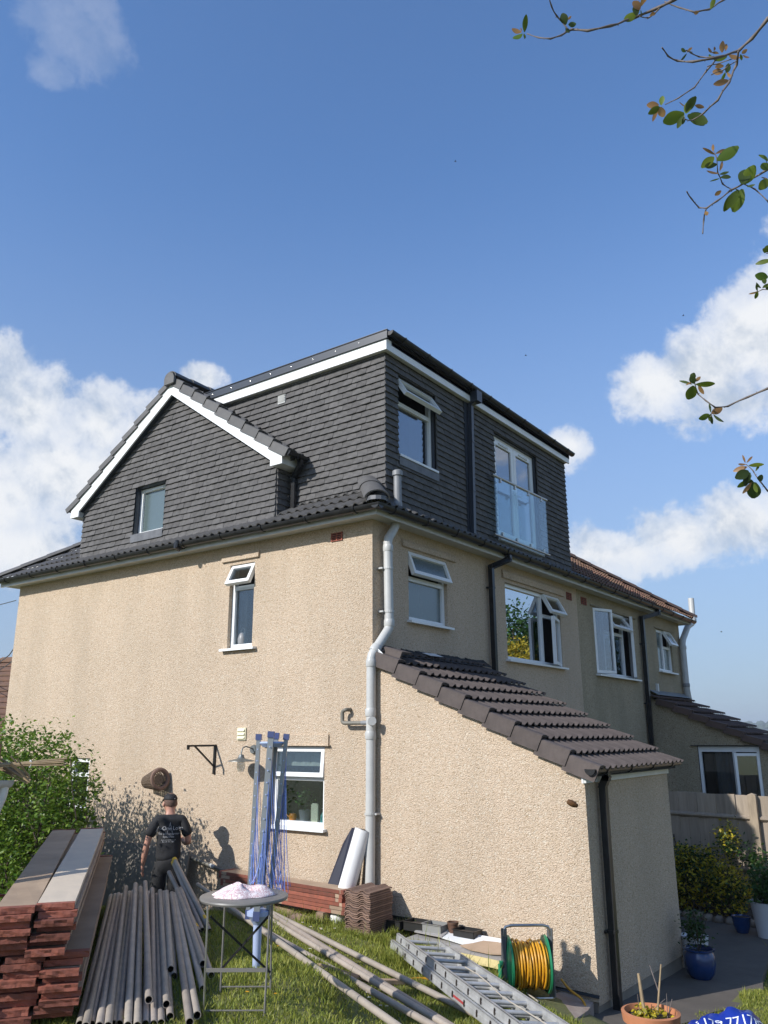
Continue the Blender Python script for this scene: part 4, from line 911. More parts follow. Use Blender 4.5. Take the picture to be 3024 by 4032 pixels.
# ------------------------------------------------------------ distance: roofs, hill, left neighbour
def far_house(c, L_, W_, zw, zr, rz_, label, mt='otile', rows=14, wallm='dash2'):
    h = empty('house', (c[0], c[1], -7), rz_, label, 'house'); b = -7
    mb = MB(); mb.box((-L_/2, -W_/2, 0), (L_/2, W_/2, zw+7)); mb.build('wall', M[wallm], h)
    mb = MB(); e = .35; z0, z1 = zw+7-.1, zr+7
    hx, hy = L_/2+e, W_/2+e; rx = hx-hy
    mb.add([(-hx,-hy,z0),(hx,-hy,z0),(hx,hy,z0),(-hx,hy,z0),(-rx,0,z1),(rx,0,z1)], [(0,1,5,4),(1,2,5),(2,3,4,5),(3,0,4),(0,3,2,1)])
    r_ = mb.build('roof', M[mt], h)
    m2 = MB()
    for k in range(1, rows):      # tile courses stand proud on both visible slopes
        t_ = k/rows; z = z0+(z1-z0)*t_
        xa = hx+(rx-hx)*t_; ya = hy*(1-t_)
        for s_ in (-1, 1):
            m2.bar((-xa, s_*ya, z+.03), (xa, s_*ya, z+.03), .08, .05); m2.bar((s_*xa, -ya, z+.03), (s_*xa, ya, z+.03), .08, .05)
    tag(m2.build('tile_courses', M[mt], r_), kind='stuff')
    m3 = MB(); m3.tube([(-rx, 0, z1+.05), (rx, 0, z1+.05)], .13, 6)
    for a, b_ in ((-1,-1),(1,-1),(1,1),(-1,1)): m3.tube([(a*rx, 0, z1+.05), (a*hx, b_*hy, z0+.1)], .11, 6)
    m3.build('ridge', M[mt], r_)
    for s_ in (-.25, .25):
        f_ = MB(); f_.box((L_*s_-.6, -W_/2-.03, zw+7-1.6), (L_*s_+.6, -W_/2+.02, zw+7-.5)); w2 = f_.build('window', M['pvc'], h)
        g_ = MB(); g_.box((L_*s_-.52, -W_/2-.036, zw+7-1.52), (L_*s_+.52, -W_/2-.031, zw+7-.58)); g_.build('pane', M['glassdark'], w2)
    return h
def farpt(px, py, t_):
    d = fw+rt*((px-1512)/FPX)-up*((py-2016)/FPX); return CAM+d*t_
p1 = (1.4, 36.0); far_house(p1, 19, 8, -5.6, -2.95, R(0), 'orange tiled bungalow roof beyond the neighbour lean-to, nearer its downpipe')
far_house((1.0, 28.3), 10, 7, -5.4, -2.92, R(0), 'brown tiled hipped roof at the right edge of the photo', 'btile', 12)
far_house((-23.5, 9.3), 9.5, 7.5, -2.6, .15, R(20), 'brown tiled house just visible past the left end of the pebbledash wall', 'btile')
# wooded hill
M['hill'] = mat('wooded_hill', (.055,.085,.035), .95, nscale=.05, namt=.5, detail=8)
hm = MB(); nxh, nyh = 60, 6
for j in range(nyh):
    for i in range(nxh):
        t_ = i/(nxh-1); az_ = R(-30+70*t_); rr_ = 1500+j*160
        x, y = CAM.x+math.sin(az_)*rr_, CAM.y+math.cos(az_)*rr_
        hgt = max(0, math.sin(math.pi*min(1, max(0, (t_-.18)/.75))))*62*math.sin(math.pi*min(1, (j+.15)/4.2*.5))
        hm.v.append((x, y, -8+hgt+6*math.sin(t_*23+j)*(hgt > 5)))
for j in range(nyh-1):
    for i in range(nxh-1):
        a = j*nxh+i; hm.f.append((a, a+1, a+nxh+1, a+nxh)); hm.m.append(0)
tag(hm.build('hills', M['hill'], smooth='all', fix=False), kind='structure')
# woodland on the hill: many small crown lumps
def blob_v(c, r_, seed, nu=7, nv=5):
    rr_ = random.Random(seed); V = []; Fs = []
    for j in range(nv+1):
        for i in range(nu):
            a = 2*math.pi*i/nu; e = math.pi*j/nv; q = r_*(1+rr_.uniform(-.25, .25))
            V.append((c[0]+q*math.cos(a)*math.sin(e), c[1]+q*math.sin(a)*math.sin(e), c[2]+q*.8*math.cos(e)))
    for j in range(nv):
        for i in range(nu): Fs.append((j*nu+i, (j+1)*nu+i, (j+1)*nu+(i+1) % nu, j*nu+(i+1) % nu))
    return V, Fs
wb = MB()
vs_ = [Vector(v) for v in hm.v]
for k in range(1400):
    i = random.randrange(nxh*(nyh-1)); p = vs_[i]+Vector((random.uniform(-30, 30), random.uniform(-60, 60), 0))
    if p.z < 0: continue
    V, Fs = blob_v((p.x, p.y, p.z+3), random.uniform(5, 10), k); wb.add(V, Fs)
tag(wb.build('woodland', M['hill'], smooth='all', fix=False), kind='stuff')

# ------------------------------------------------------------ foliage tools
def leaf_cloud(name, mt, pts, size, parent=None, up_bias=.5, stretch=1.8, seed=1, sizevar=.4, kind=None, nrm=None):
    r_ = np.random.default_rng(seed); n = len(pts); P_ = np.asarray(pts)
    N_ = r_.normal(size=(n, 3)); N_[:, 2] = np.abs(N_[:, 2])+up_bias; 
    if nrm is not None: N_ = N_*.7+nrm*1.0
    N_ /= np.linalg.norm(N_, axis=1)[:, None]
    T_ = r_.normal(size=(n, 3)); T_ -= N_*(T_*N_).sum(1)[:, None]; T_ /= np.linalg.norm(T_, axis=1)[:, None]; B_ = np.cross(N_, T_)
    s_ = (size*(1+r_.uniform(-sizevar, sizevar, n)))[:, None]
    a = P_-T_*s_*.5; d = P_+T_*s_*.5; b = P_+B_*s_*.5/stretch+N_*s_*.08-T_*s_*.05; c = P_-B_*s_*.5/stretch+N_*s_*.08-T_*s_*.05
    V = np.stack([a, b, d, c], 1).reshape(-1, 3); i = np.arange(n)*4
    Fq = np.concatenate([np.stack([i, i+1, i+2], 1), np.stack([i, i+2, i+3], 1)])
    o = link(name, np_mesh(name, V, Fq, mt, 3), parent)
    if kind: o['kind'] = kind
    return o
def clumps(boxes, n, cl, spread, seed, shell=.55):
    """points in leaf clumps spread through ellipsoids (centre, radii)"""
    r_ = np.random.default_rng(seed); vols = np.array([b[1][0]*b[1][1]*b[1][2] for b in boxes])**.75; vols /= vols.sum(); out = []
    for (c, rad), v in zip(boxes, vols):
        k = max(1, int(n*v/cl)); d = r_.normal(size=(k, 3)); d /= np.linalg.norm(d, axis=1)[:, None]
        q = (r_.uniform(shell, 1.05, k))[:, None]; cen = np.array(c)+d*q*np.array(rad)
        for ce in cen: out.append(ce+r_.normal(size=(cl, 3))*spread*r_.uniform(.6, 1.3))
    return np.concatenate(out)
M['ivy'] = leafmat('climber_leaf', (.065,.15,.02), (.20,.29,.035), var=.35)
M['green'] = leafmat('mid_green_leaf', (.03,.085,.02), (.07,.14,.03))
M['gold'] = leafmat('golden_leaf', (.42,.33,.03), (.52,.42,.05), var=.2)
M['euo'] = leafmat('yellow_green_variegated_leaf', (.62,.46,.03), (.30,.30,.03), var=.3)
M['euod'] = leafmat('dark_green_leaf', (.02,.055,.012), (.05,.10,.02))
M['bark'] = mat('grey_brown_bark', (.10,.075,.055), .85, nscale=20, namt=.4, bscale=60, bstr=.5)
M['twig'] = mat('pale_grey_twig', (.16,.13,.115), .7, nscale=40, namt=.4)
# climbing bush at the left
bu = wroot('climbing_bush', (-4.6, -1.7, -5.05), 'big leafy green climbing bush at the left in front of the pebbledash wall', 'bush')
BX = [((-3.9,-1.7,-3.7),(.78,.65,1.15)), ((-4.6,-1.7,-3.4),(.9,.75,.95)), ((-5.6,-1.8,-3.3),(1.1,.8,1.0)), ((-6.6,-1.7,-3.4),(1.1,.8,1.1)), ((-7.6,-1.6,-3.6),(1.1,.8,1.2)),
      ((-4.4,-1.6,-4.3),(1.0,.7,.7)), ((-5.5,-1.7,-4.3),(1.2,.7,.8)), ((-3.45,-1.65,-3.4),(.32,.4,.5)), ((-7,-1.6,-4.4),(1.3,.7,.8))]
def in_front(p): return p[p[:, 1] < -.12]
lp = clumps(BX, 56000, 9, .08, 3, .4); lp = in_front(lp)
leaf_cloud('foliage', M['ivy'], lp, .056, bu, seed=2)
sh = []
rr = random.Random(8)
for k in range(46):     # loose shoots above and right of the mass
    bx = rr.choice([-3.5, -3.9, -4.2, -4.6, -5.2, -5.8, -6.4, -3.2, -3.3]); p = Vector((bx, -1.7+rr.uniform(-.3, .3), {-3.2: -3.6, -3.3: -3.3}.get(bx, -2.75)+rr.uniform(-.35, .15)))
    d = Vector((rr.uniform(-.3, .9), rr.uniform(-.4, .2), rr.uniform(.1, .9) if bx not in (-3.2,) else rr.uniform(-.5, .4))).normalized()
    for i in range(rr.randint(9, 18)):
        p = p+d*.035+Vector((0, 0, -.0015*i)); sh.append(p+Vector((rr.uniform(-.03,.03), rr.uniform(-.03,.03), rr.uniform(-.03,.03))))
leaf_cloud('shoots', M['ivy'], [tuple(p) for p in sh], .058, bu, seed=9, kind='stuff')
mb = MB()
for k in range(70):
    x = rr.uniform(-7.5, -3.3); p = Vector((x, -1.6+rr.uniform(-.3, .2), -5.05)); pts = [p]
    for i in range(7): p = p+Vector((rr.uniform(-.22, .22), rr.uniform(-.12, .1), rr.uniform(.2, .36))); pts.append(p)
    mb.tube(pts, [.014-.0014*i for i in range(8)], 5)
mb.build('stems', M['bark'], bu)
mb = MB(); mb.box((-7.6, -1.50, -5.1), (-3.9, -1.44, -3.9)); 
# euonymus by the fence
eu = wroot('variegated_shrub', (2.1, 5.7, -5.4), 'golden variegated shrub growing against the wooden fence behind the extension', 'shrub')
EX = [((1.75,5.75,-4.78),(.55,.35,.38)), ((1.5,5.8,-4.58),(.35,.3,.25)), ((2.3,5.7,-4.88),(.45,.35,.34)), ((1.95,5.85,-4.5),(.3,.25,.2)), ((2.32,6.05,-4.25),(.16,.18,.28)), ((1.4,5.85,-4.9),(.4,.3,.4))]
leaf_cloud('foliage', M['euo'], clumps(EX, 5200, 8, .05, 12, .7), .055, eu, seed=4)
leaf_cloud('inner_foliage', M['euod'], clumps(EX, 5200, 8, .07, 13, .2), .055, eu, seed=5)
mb = MB()
for k in range(14):
    p = Vector((2.0+rr.uniform(-.2, .2), 5.65, -5.42)); pts = [p]
    for i in range(5): p = p+Vector((rr.uniform(-.16, .16), rr.uniform(-.06, .06), rr.uniform(.12, .2))); pts.append(p)
    mb.tube(pts, [.016-.002*i for i in range(6)], 5)
mb.build('stems', M['bark'], eu)
iv = wroot('ivy_plant', (1.45, 6.1, -5.4), 'dark green ivy climbing the fence at the left of the golden shrub', 'plant')
leaf_cloud('foliage', M['euod'], clumps([((1.45,6.2,-4.75),(.3,.12,.45)), ((2.65,6.15,-4.45),(.2,.12,.2)), ((1.3,6.1,-5.0),(.4,.2,.35))], 2000, 7, .05, 22, .2), .06, iv, seed=6)
mb = MB(); mb.tube([(1.45, 6.2, -5.4), (1.5, 6.25, -4.8), (1.42, 6.28, -4.2)], .012, 5); mb.build('stems', M['bark'], iv)
rs = wroot('potted_fern', (3.08, 4.66, -5.22), 'bright green leafy plant in the white bucket at the right edge', 'plant')
leaf_cloud('foliage', M['green'], clumps([((3.12,4.68,-4.66),(.24,.22,.34))], 1000, 7, .05, 25, .3), .075, rs, seed=7)
mb = MB(); mb.tube([(3.08,4.66,-5.0),(3.10,4.68,-4.8),(3.06,4.7,-4.5)], .01, 5); mb.build('stems', M['bark'], rs)

# trees further down the garden, seen mirrored in the bedroom window
def tree(name, loc, h, crown, mt, label, cat='tree', n=9000, ls=.16, seed=1):
    t_ = wroot(name, loc, label, cat); x, y, z = loc; rr_ = random.Random(seed); mb = MB()
    mb.tube([(x, y, z-.3), (x+.1, y, z+h*.3), (x-.05, y+.1, z+h*.6), (x, y, z+h*.8)], [.17, .13, .08, .03], 8)
    mb.build('trunk', M['bark'], t_); m2 = MB()
    for k in range(14):
        a = rr_.uniform(0, 6.28); zz = z+h*rr_.uniform(.2, .7); L_ = h*rr_.uniform(.16, .3)
        m2.tube([(x, y, zz), (x+math.cos(a)*L_*.5, y+math.sin(a)*L_*.5, zz+L_*.3), (x+math.cos(a)*L_, y+math.sin(a)*L_, zz+L_*.7)], [.05, .03, .01], 5)
    m2.build('branch', M['bark'], t_)
    leaf_cloud('crown', mt, clumps([((x+a, y+b, z+c), r_) for (a, b, c, r_) in crown], n, 12, .22, seed), ls, t_, seed=seed); return t_
tree('golden_conifer', (7.6, 19.2, -5.3), 6.6, [(0,0,4.3,(1.2,1.2,1.1)), (0,0,3.0,(1.7,1.6,1.5)), (.3,-.8,2.0,(2.0,1.6,1.3)), (.1,.9,1.8,(2.0,1.8,1.3)), (0,0,5.2,(.6,.6,.9))], M['gold'], 'golden-leaved conifer mirrored in the wide bedroom window', n=22000, seed=3)
tree('broadleaf_tree', (10.8, 25.2, -5.3), 9.0, [(0,0,6.2,(2.6,2.2,2.2)), (-.6,2.4,5.4,(2.2,2.2,2.2)), (.6,-2.6,5.2,(2.3,2.1,1.9)), (0,0,3.6,(2.8,3,2))], M['green'], 'green broadleaf tree mirrored above the golden conifer', n=20000, ls=.22, seed=4)
tree('broadleaf_tree', (10.5, 29.5, -5.3), 9.5, [(0,0,6.2,(2.8,2.4,2.4)), (.5,-2,4.6,(2.6,2.4,2.3))], M['green'], 'taller green tree at the right of the mirrored view in the bedroom window', n=16000, ls=.22, seed=6)

# ------------------------------------------------------------ fence
M['fence'] = mat('weathered_fence_wood', (.34,.28,.215), .85, var=.2, nscale=3, namt=.45, ncol=(.16,.13,.10), stretch=(8,8,.6), bscale=18, bstr=.5, bdist=.006)
M['fence2'] = mat('paler_fence_post', (.34,.27,.19), .8, nscale=5, namt=.3, stretch=(6,6,1))
fe = wroot('wooden_fence', (1.8, 6.4, -5.45), 'weathered closeboard fence with an arris rail between the two back gardens', 'fence')
rr = random.Random(5); bw = .155
for i in range(33):
    x = .02+i*bw*.96; zt_ = -3.52-.018*x+rr.uniform(-.006, .006); mb = MB()
    a = .022 if i % 2 else .0
    mb.add([(x,6.40-a,-5.55),(x+bw,6.40-a-.006,-5.55),(x+bw,6.425-a,-5.55),(x,6.415-a,-5.55),(x,6.40-a,zt_),(x+bw,6.40-a-.008,zt_+rr.uniform(-.004,.004)),(x+bw,6.425-a,zt_),(x,6.415-a,zt_)], [(0,3,2,1),(4,5,6,7),(0,1,5,4),(1,2,6,5),(2,3,7,6),(3,0,4,7)])
    mb.build('fence_board', M['fence'], fe)
for z in (-3.86, -4.62):
    mb = MB(); mb.prism([(6.385, -.04), (6.34, -.005), (6.34, .015), (6.385, .045)], lambda y, z_, x: (x, y-.006, z+z_-.018*x), .0, 2.62); mb.build('arris_rail', M['fence'], fe)
    mb = MB(); mb.prism([(6.385, -.04), (6.34, -.005), (6.34, .015), (6.385, .045)], lambda y, z_, x: (x, y-.006, z+z_-.018*x), 2.74, 4.9); mb.build('arris_rail', M['fence'], fe)
for x in (2.62, 4.9):
    mb = MB(); zt_ = -3.55; mb.box((x, 6.28, -5.6), (x+.12, 6.385, zt_)); mb.add([(x,6.28,zt_),(x+.12,6.28,zt_),(x+.12,6.385,zt_),(x,6.385,zt_),(x+.06,6.33,zt_+.025)], [(0,1,4),(1,2,4),(2,3,4),(3,0,4)]); mb.build('fence_post', M['fence2'], fe)
# low stone edging in front of the shrub
M['stone'] = mat('rough_garden_stone', (.26,.21,.16), .9, var=.2, nscale=10, namt=.4, bscale=25, bstr=.6)
ed = wroot('stone_edging', (2.2, 4.9, -5.38), 'low row of rough stones edging the bed below the golden shrub', 'edging')
for i in range(13):
    x = 1.35+i*.155; V, Fs = blob_v((x, 5.42-.03*math.sin(i*1.3)-.028*i, ptz(x, 5)+.04), .085, 60+i, 7, 4); mb = MB(); mb.add([(a, b, c) for a, b, c in V], Fs); mb.build('stone', M['stone'], ed, smooth='all', fix=False)
bd = MB(); V, Fs = blob_v((2.1, 5.8, -5.42), .5, 5, 16, 6); bd.add([(2.0+(a-2.1)*2.6, 5.95+(b-5.8)*1.2, -5.30+(c+5.42)*.22) for a, b, c in V], Fs); M['soil'] = mat('dark_soil', (.05,.038,.028), .95, nscale=20, namt=.4, bscale=40, bstr=.7)
tag(bd.build('flower_bed_soil', M['soil'], smooth='all', fix=False), kind='structure')

# ------------------------------------------------------------ shed at the left edge
M['shed'] = mat('brown_shed_boards', (.14,.09,.055), .8, nscale=3, namt=.3, stretch=(1,1,9))
M['cane'] = mat('dry_bamboo_cane', (.34,.25,.14), .6, nscale=14, namt=.45, ncol=(.12,.08,.05), stretch=(1,1,1))
shd = wroot('garden_shed', (-.9, -5.0, -4.4), 'brown garden shed with a white gutter and downpipe at the left edge, its unseen roof raised to shade the boards', 'shed')
mb = MB(); mb.box((-3.8, -6.4, -4.6), (-.42, -4.62, -3.0)); mb.prism([(-3.8, -3.0), (-.42, -3.0), (-3.8, -1.30)], lambda u, v, n: (u, n, v), -6.4, -4.62); mb.build('wall', M['shed'], shd)  # unseen walls, widened to shade the far ends of the boards
mb = MB(); mb.prism([(-3.95, -1.20), (-.38, -2.96), (-.38, -2.92), (-3.95, -1.14)], lambda u, v, n: (u, n, v), -6.45, -4.56); mb.build('roof', M['felt'], shd)  # unseen roof slope, raised steeply for the shade it throws on the boards
gutter_run(shd, (-.30, -6.4, -2.93), (-.235, -4.33, -2.95), (.97, .25, 0), .056, mt='greypipe', brackets=2)
round_pipe([(-.235, -4.36, -2.97), (-.245, -4.36, -3.06), (-.27, -4.40, -3.2), (-.27, -4.40, -4.4)], .034, 'pvcold', 'downpipe', shd, collars=[((-.27, -4.40, -3.24), (0,0,1), 'midpipe')], n=12)
cb = wroot('bamboo_canes', (-.05, -4.25, -2.82), 'tied bundle of long thin bamboo canes sticking out sideways at the left', 'cane bundle')
rr = random.Random(2)
for i in range(9):
    mb = MB(); oz = rr.uniform(-.012, .012); oy = rr.uniform(-.014, .014)
    mb.tube([(-.55, -4.62+oy, -2.855+oz), (-.1, -4.33+oy, -2.83+oz), (.16+rr.uniform(-.01,.01), -4.13+oy*1.6, -2.815+oz*2.0)], .0055, 6); mb.build('cane', M['cane'], cb, smooth=True)
mb = MB(); mb.tube([(-.045+.022*math.cos(t_)*.6, -4.285+.022*math.cos(t_)*.0, -2.828+.026*math.sin(t_)) for t_ in np.linspace(0, 6.28, 12)], .003, 5); mb.build('tie', M['pvc'], cb)
rc = wroot('reed_roll', (-.12, -4.27, -2.94), 'short bundle of hollow dry reeds lying on the shed gutter corner', 'reeds')
for i in range(16):
    a = rr.uniform(0, 6.28); q = rr.uniform(0, .033); mb = MB(); p = Vector((-.13+q*math.cos(a), -4.30, -2.915+q*math.sin(a))); d = Vector((rr.uniform(-.5,.1), -.12, .11+rr.uniform(0,.05)))
    mb.tube([p+Vector((.03,.05,-.03)), p+d*.8], .006, 6, caps=False); mb.build('reed', M['cane'], rc, smooth=True)
wp = MB(); wp.box((-.34, -4.62, -2.95), (-.235, -4.42, -2.68)); o = wp.build('timber_block', mat('fresh_sawn_timber', (.30,.17,.08), .7, nscale=4, namt=.3, stretch=(1,1,8))); tag(o, 'short upright offcut of orange timber standing on the shed gutter', 'timber')
# crates beyond the boards
M['opl'] = mat('orange_plastic_rail', (.40,.10,.035), .5)
ch = wroot('plastic_chair', (-1.25, -3.4, -4.45), 'rounded orange-brown chair frames tucked left of the scaffold boards', 'chair')
for k in range(3):
    mb = MB(); o_ = Vector((-.9-.05*k, -3.95-.06*k, -3.95-.02-.1*k)); L1, L2 = Vector((.81, .59, 0)), Vector((0, 0, 1)); pts = [o_+L1*(.12*math.copysign(abs(math.cos(t_))**.5, math.cos(t_)))+L2*(.09*math.copysign(abs(math.sin(t_))**.5, math.sin(t_)))+L1*.35*(.2*math.sin(t_)) for t_ in np.linspace(0, 6.28, 24, endpoint=False)]
    mb.tube(pts, .011, 6, closed=True, caps=False); mb.build('frame_rail', M['opl'], ch, smooth=True)
mb = MB(); mb.tube([(-.85,-3.9,-4.05),(-.9,-3.95,-4.5)], .012, 6); mb.tube([(-1.15,-4.1,-4.05),(-1.15,-4.1,-4.5)], .012, 6); mb.build('leg', M['opl'], ch)
# telephone wires
for k, (za, zb_) in enumerate(((-.72, .9), (-.93, .62))):
    mb = MB(); mb.tube([(-8.02, .25+.2*k, za), (-12, 2.2, za-.10), (-20, 6, za+.1), (-34, 12, za+1.2)], .014, 5)
    tag(mb.build('telephone_wire', M['black']), ['upper thin telephone wire running off the far left end of the house', 'lower thin telephone wire running off the far left end of the house'][k], 'wire', 'telephone wires')
mb = MB(); mb.tube([(-8.0, -.05, -.25), (-8.25, -.35, -.38)], .008, 5); o = mb.build('wall_stay', M['galv'], H)

# thin air between here and the wooded hill
M['haze'], t_, p_ = newmat('thin_haze'); t_.nodes.remove(p_); pv_ = t_.nodes.new('ShaderNodeVolumePrincipled'); pv_.inputs['Color'].default_value = (.86,.93,1,1); pv_.inputs['Density'].default_value = .00042; pv_.inputs['Anisotropy'].default_value = .2
t_.links.new(pv_.outputs[0], t_.nodes['Material Output'].inputs['Volume'])
mb = MB(); mb.box((-2600, -2600, -8.5), (2600, 2600, 40)); hzb = mb.build('haze', M['haze']); tag(hzb, kind='stuff')

# ------------------------------------------------------------ things on the lawn
ORD = 'first second third fourth fifth sixth seventh eighth ninth tenth eleventh twelfth thirteenth fourteenth fifteenth sixteenth seventeenth eighteenth nineteenth twentieth twenty-first twenty-second twenty-third twenty-fourth twenty-fifth twenty-sixth twenty-seventh twenty-eighth'.split()
M['redend'] = mat('brick_red_end_paint', (.25,.075,.045), .85, var=.35, nscale=16, namt=.6, ncol=(.13,.05,.035), bscale=30, bstr=.5, bdist=.012)
M['board'] = mat('weathered_scaffold_board', (.40,.285,.195), .85, var=.22, hue=.008, nscale=2.6, namt=.5, ncol=(.20,.135,.09), stretch=(1,1,1), bscale=12, bstr=.5, bdist=.004)
M['boardpale'] = mat('pale_bleached_scaffold_board', (.60,.50,.38), .8, nscale=5, namt=.35, ncol=(.40,.35,.29), bscale=18, bstr=.4, bdist=.004)
M['tube'] = mat('rusty_galvanised_tube', (.40,.34,.28), .55, metal=.1, var=.22, hue=.01, nscale=7, namt=.55, ncol=(.23,.20,.17), bscale=25, bstr=.2)
M['tubein'] = mat('dark_tube_bore', (.02,.012,.008), .9)
M['yellow'] = mat('yellow_paint_band', (.70,.42,.015), .5)
def board(parent_label, cat, group, p, u, length, w_=.225, th=.038, mt='board', red=.055, z=None, tilt=0, name='scaffold_board', seed=0, bands=()):
    """p: near end centre bottom; u: direction"""
    r_ = random.Random(seed); u = Vector(u).normalized(); c = Vector((0,0,1)).cross(u).normalized(); n = u.cross(c)
    rt_ = wroot(name, tuple(p), parent_label, cat, group); p = Vector(p); f = lambda a, b, z_: p+u*a+c*b+n*z_
    mb = MB(); nseg = 10; cols = [-w_/2, -w_*.2, w_*.15, w_/2]; V = []
    for i in range(nseg+1):
        a = red+(length-2*red)*i/nseg
        for b in cols: V.append(f(a, b+r_.uniform(-.0015,.0015), th-.003+r_.uniform(-.0025,.0015)))
        V.append(f(a, w_/2, 0)); V.append(f(a, -w_/2, 0))
    k = 6; Fs = []
    for i in range(nseg):
        for j in range(k): Fs.append((i*k+j, i*k+(j+1) % k, (i+1)*k+(j+1) % k, (i+1)*k+j))
    mb.add(V, Fs); mb.build('plank', M[mt], rt_)
    for s_ in (0, 1):
        mb = MB(); a0 = 0 if s_ == 0 else length-red; m = 7; V = []
        for (a, rough) in ((a0, s_ == 0), (a0+red, s_ == 1)):
            for j in range(m):
                for (z_) in (0, th*.5, th):
                    b = -w_/2-.001+(w_+.002)*j/(m-1); V.append(f(a+(r_.uniform(-.006, .006) if rough else 0), b, z_+(.0012 if z_ else -.0005)*(1)-(.003*r_.random() if rough and z_ else 0)))
        Fs = []; q = m*3
        for e in (0, 1):
            for j in range(m-1):
                for z_ in (0, 1):
                    a = e*q+j*3+z_; Fs.append((a, a+3, a+4, a+1) if e == 0 else (a+1, a+4, a+3, a))
        for j in range(m-1):
            Fs.append((j*3, j*3+3, q+j*3+3, q+j*3)); Fs.append((j*3+2, q+j*3+2, q+j*3+5, j*3+5))
        Fs += [(0,1,q+1,q),(1,2,q+2,q+1),(q-3,q+q-3,q+q-2,q-2),(q-2,q+q-2,q+q-1,q-1)]
        mb.add(V, Fs); mb.build('painted_end', M['redend'], rt_)
    for (a0, a1) in bands:
        mb = MB(); mb.box((a0, w_/2+.0015, .0), (a1, w_/2+.0035, th-.001), fn=f); mb.build('red_side_paint', M['redend'], rt_)
    return rt_
# near stack
U_ = Vector((-.787, .616, .017)).normalized(); Cx = Vector((.616, .787, 0)).normalized()   # Cx: to the right seen from the camera
top = Vector((1.095, -4.56, -3.635)); rr = random.Random(21)
for L_ in range(16):
    z = top.z-.0405*(L_+1)
    upper = L_ < 7
    cols_ = ([-.115, -.355] if upper else [.0, -.245, -.49])
    for ci, c0 in enumerate(cols_):
        if L_ == 0: lab = ['pale bleached scaffold board on top of the near stack, right of the pair', 'brown weathered scaffold board on top of the near stack, left of the pair'][ci]
        else: lab = '%s red-ended board from the top in the %s column of the near stack' % (ORD[L_], ['right-hand', 'middle', 'left-hand'][ci])
        lean = -.0052*L_
        p = top+Cx*(c0+rr.uniform(-.02, .02)+(0 if L_ == 0 else lean))+U_*(rr.uniform(-.055, .055)+(0 if upper else -.0))
        board(lab, 'scaffold board', 'scaffold boards in the near stack', (p.x, p.y, z), U_ if (L_ or ci == 0) else U_-Cx*.014, 3.9+rr.uniform(-.02,.02), mt='boardpale' if (L_ == 0 and ci == 0) else 'board', seed=L_*5+ci, th=.035)
# rear stack along the wall
ur = Vector((-1, .085, .0)).normalized()
for L_ in range(6):
    z = -4.49+.041*L_; lab = '%s red-edged board from the bottom of the flat stack along the wall' % ORD[L_]
    st_ = -.02+rr.uniform(-.03,.03); ln = 2.12+rr.uniform(-.06,.06)
    board(lab, 'scaffold board', 'scaffold boards in the stack along the wall', (st_, -.36+rr.uniform(-.01,.01), z), ur, ln, seed=90+L_, red=.05, bands=[(.06+.2*rr.random()**2, 1.0+rr.uniform(-.1,.2)), (1.08+rr.uniform(.15,.2), 1.98+rr.uniform(-.1,.05))])
for k, x in enumerate((-.35, -1.5)):
    mb = MB(); mb.box((x-.05, -.5, gz(x,-.4)-.05), (x+.05, -.2, -4.491)); tag(mb.build('timber_bearer', M['board']), ['timber bearer under the right end of the wall-side board stack', 'timber bearer under the left part of the wall-side board stack'][k], 'timber')
board('single dark brown board lying on the grass between the tubes and the wall stack', 'scaffold board', None, (-.30, -.62, -4.625), (-.93, .30, .035), 1.1, seed=300, w_=.24, mt='board', red=.03)
mb = MB(); mb.prism([(0,0),(.16,.0),(.16,.02),(.08,.07),(0,.06)], lambda a, b, n: (-1.35+a*1.6, -.55+n, -4.60+b), 0, .14); tag(mb.build('rusty_bracket', M['tube']), 'brown rusty angle bracket lying by the wall end of the boards', 'bracket')
for k, (p, q) in enumerate((((1.36,-2.5,0), (1.30,-1.9,0)), ((1.36,-1.9,0), (1.50,-1.55,0)))):
    p = Vector(p); q = Vector(q); p.z = gz(p.x, p.y)+.018; q.z = gz(q.x, q.y)+.018; mb = MB(); mb.bar(p, q, .07, .03)
    tag(mb.build('timber_batten', M['board']), ['pale timber batten under the long tubes, nearer the table', 'pale timber batten under the long tubes, nearer the ladder'][k], 'batten', 'battens under the long tubes')
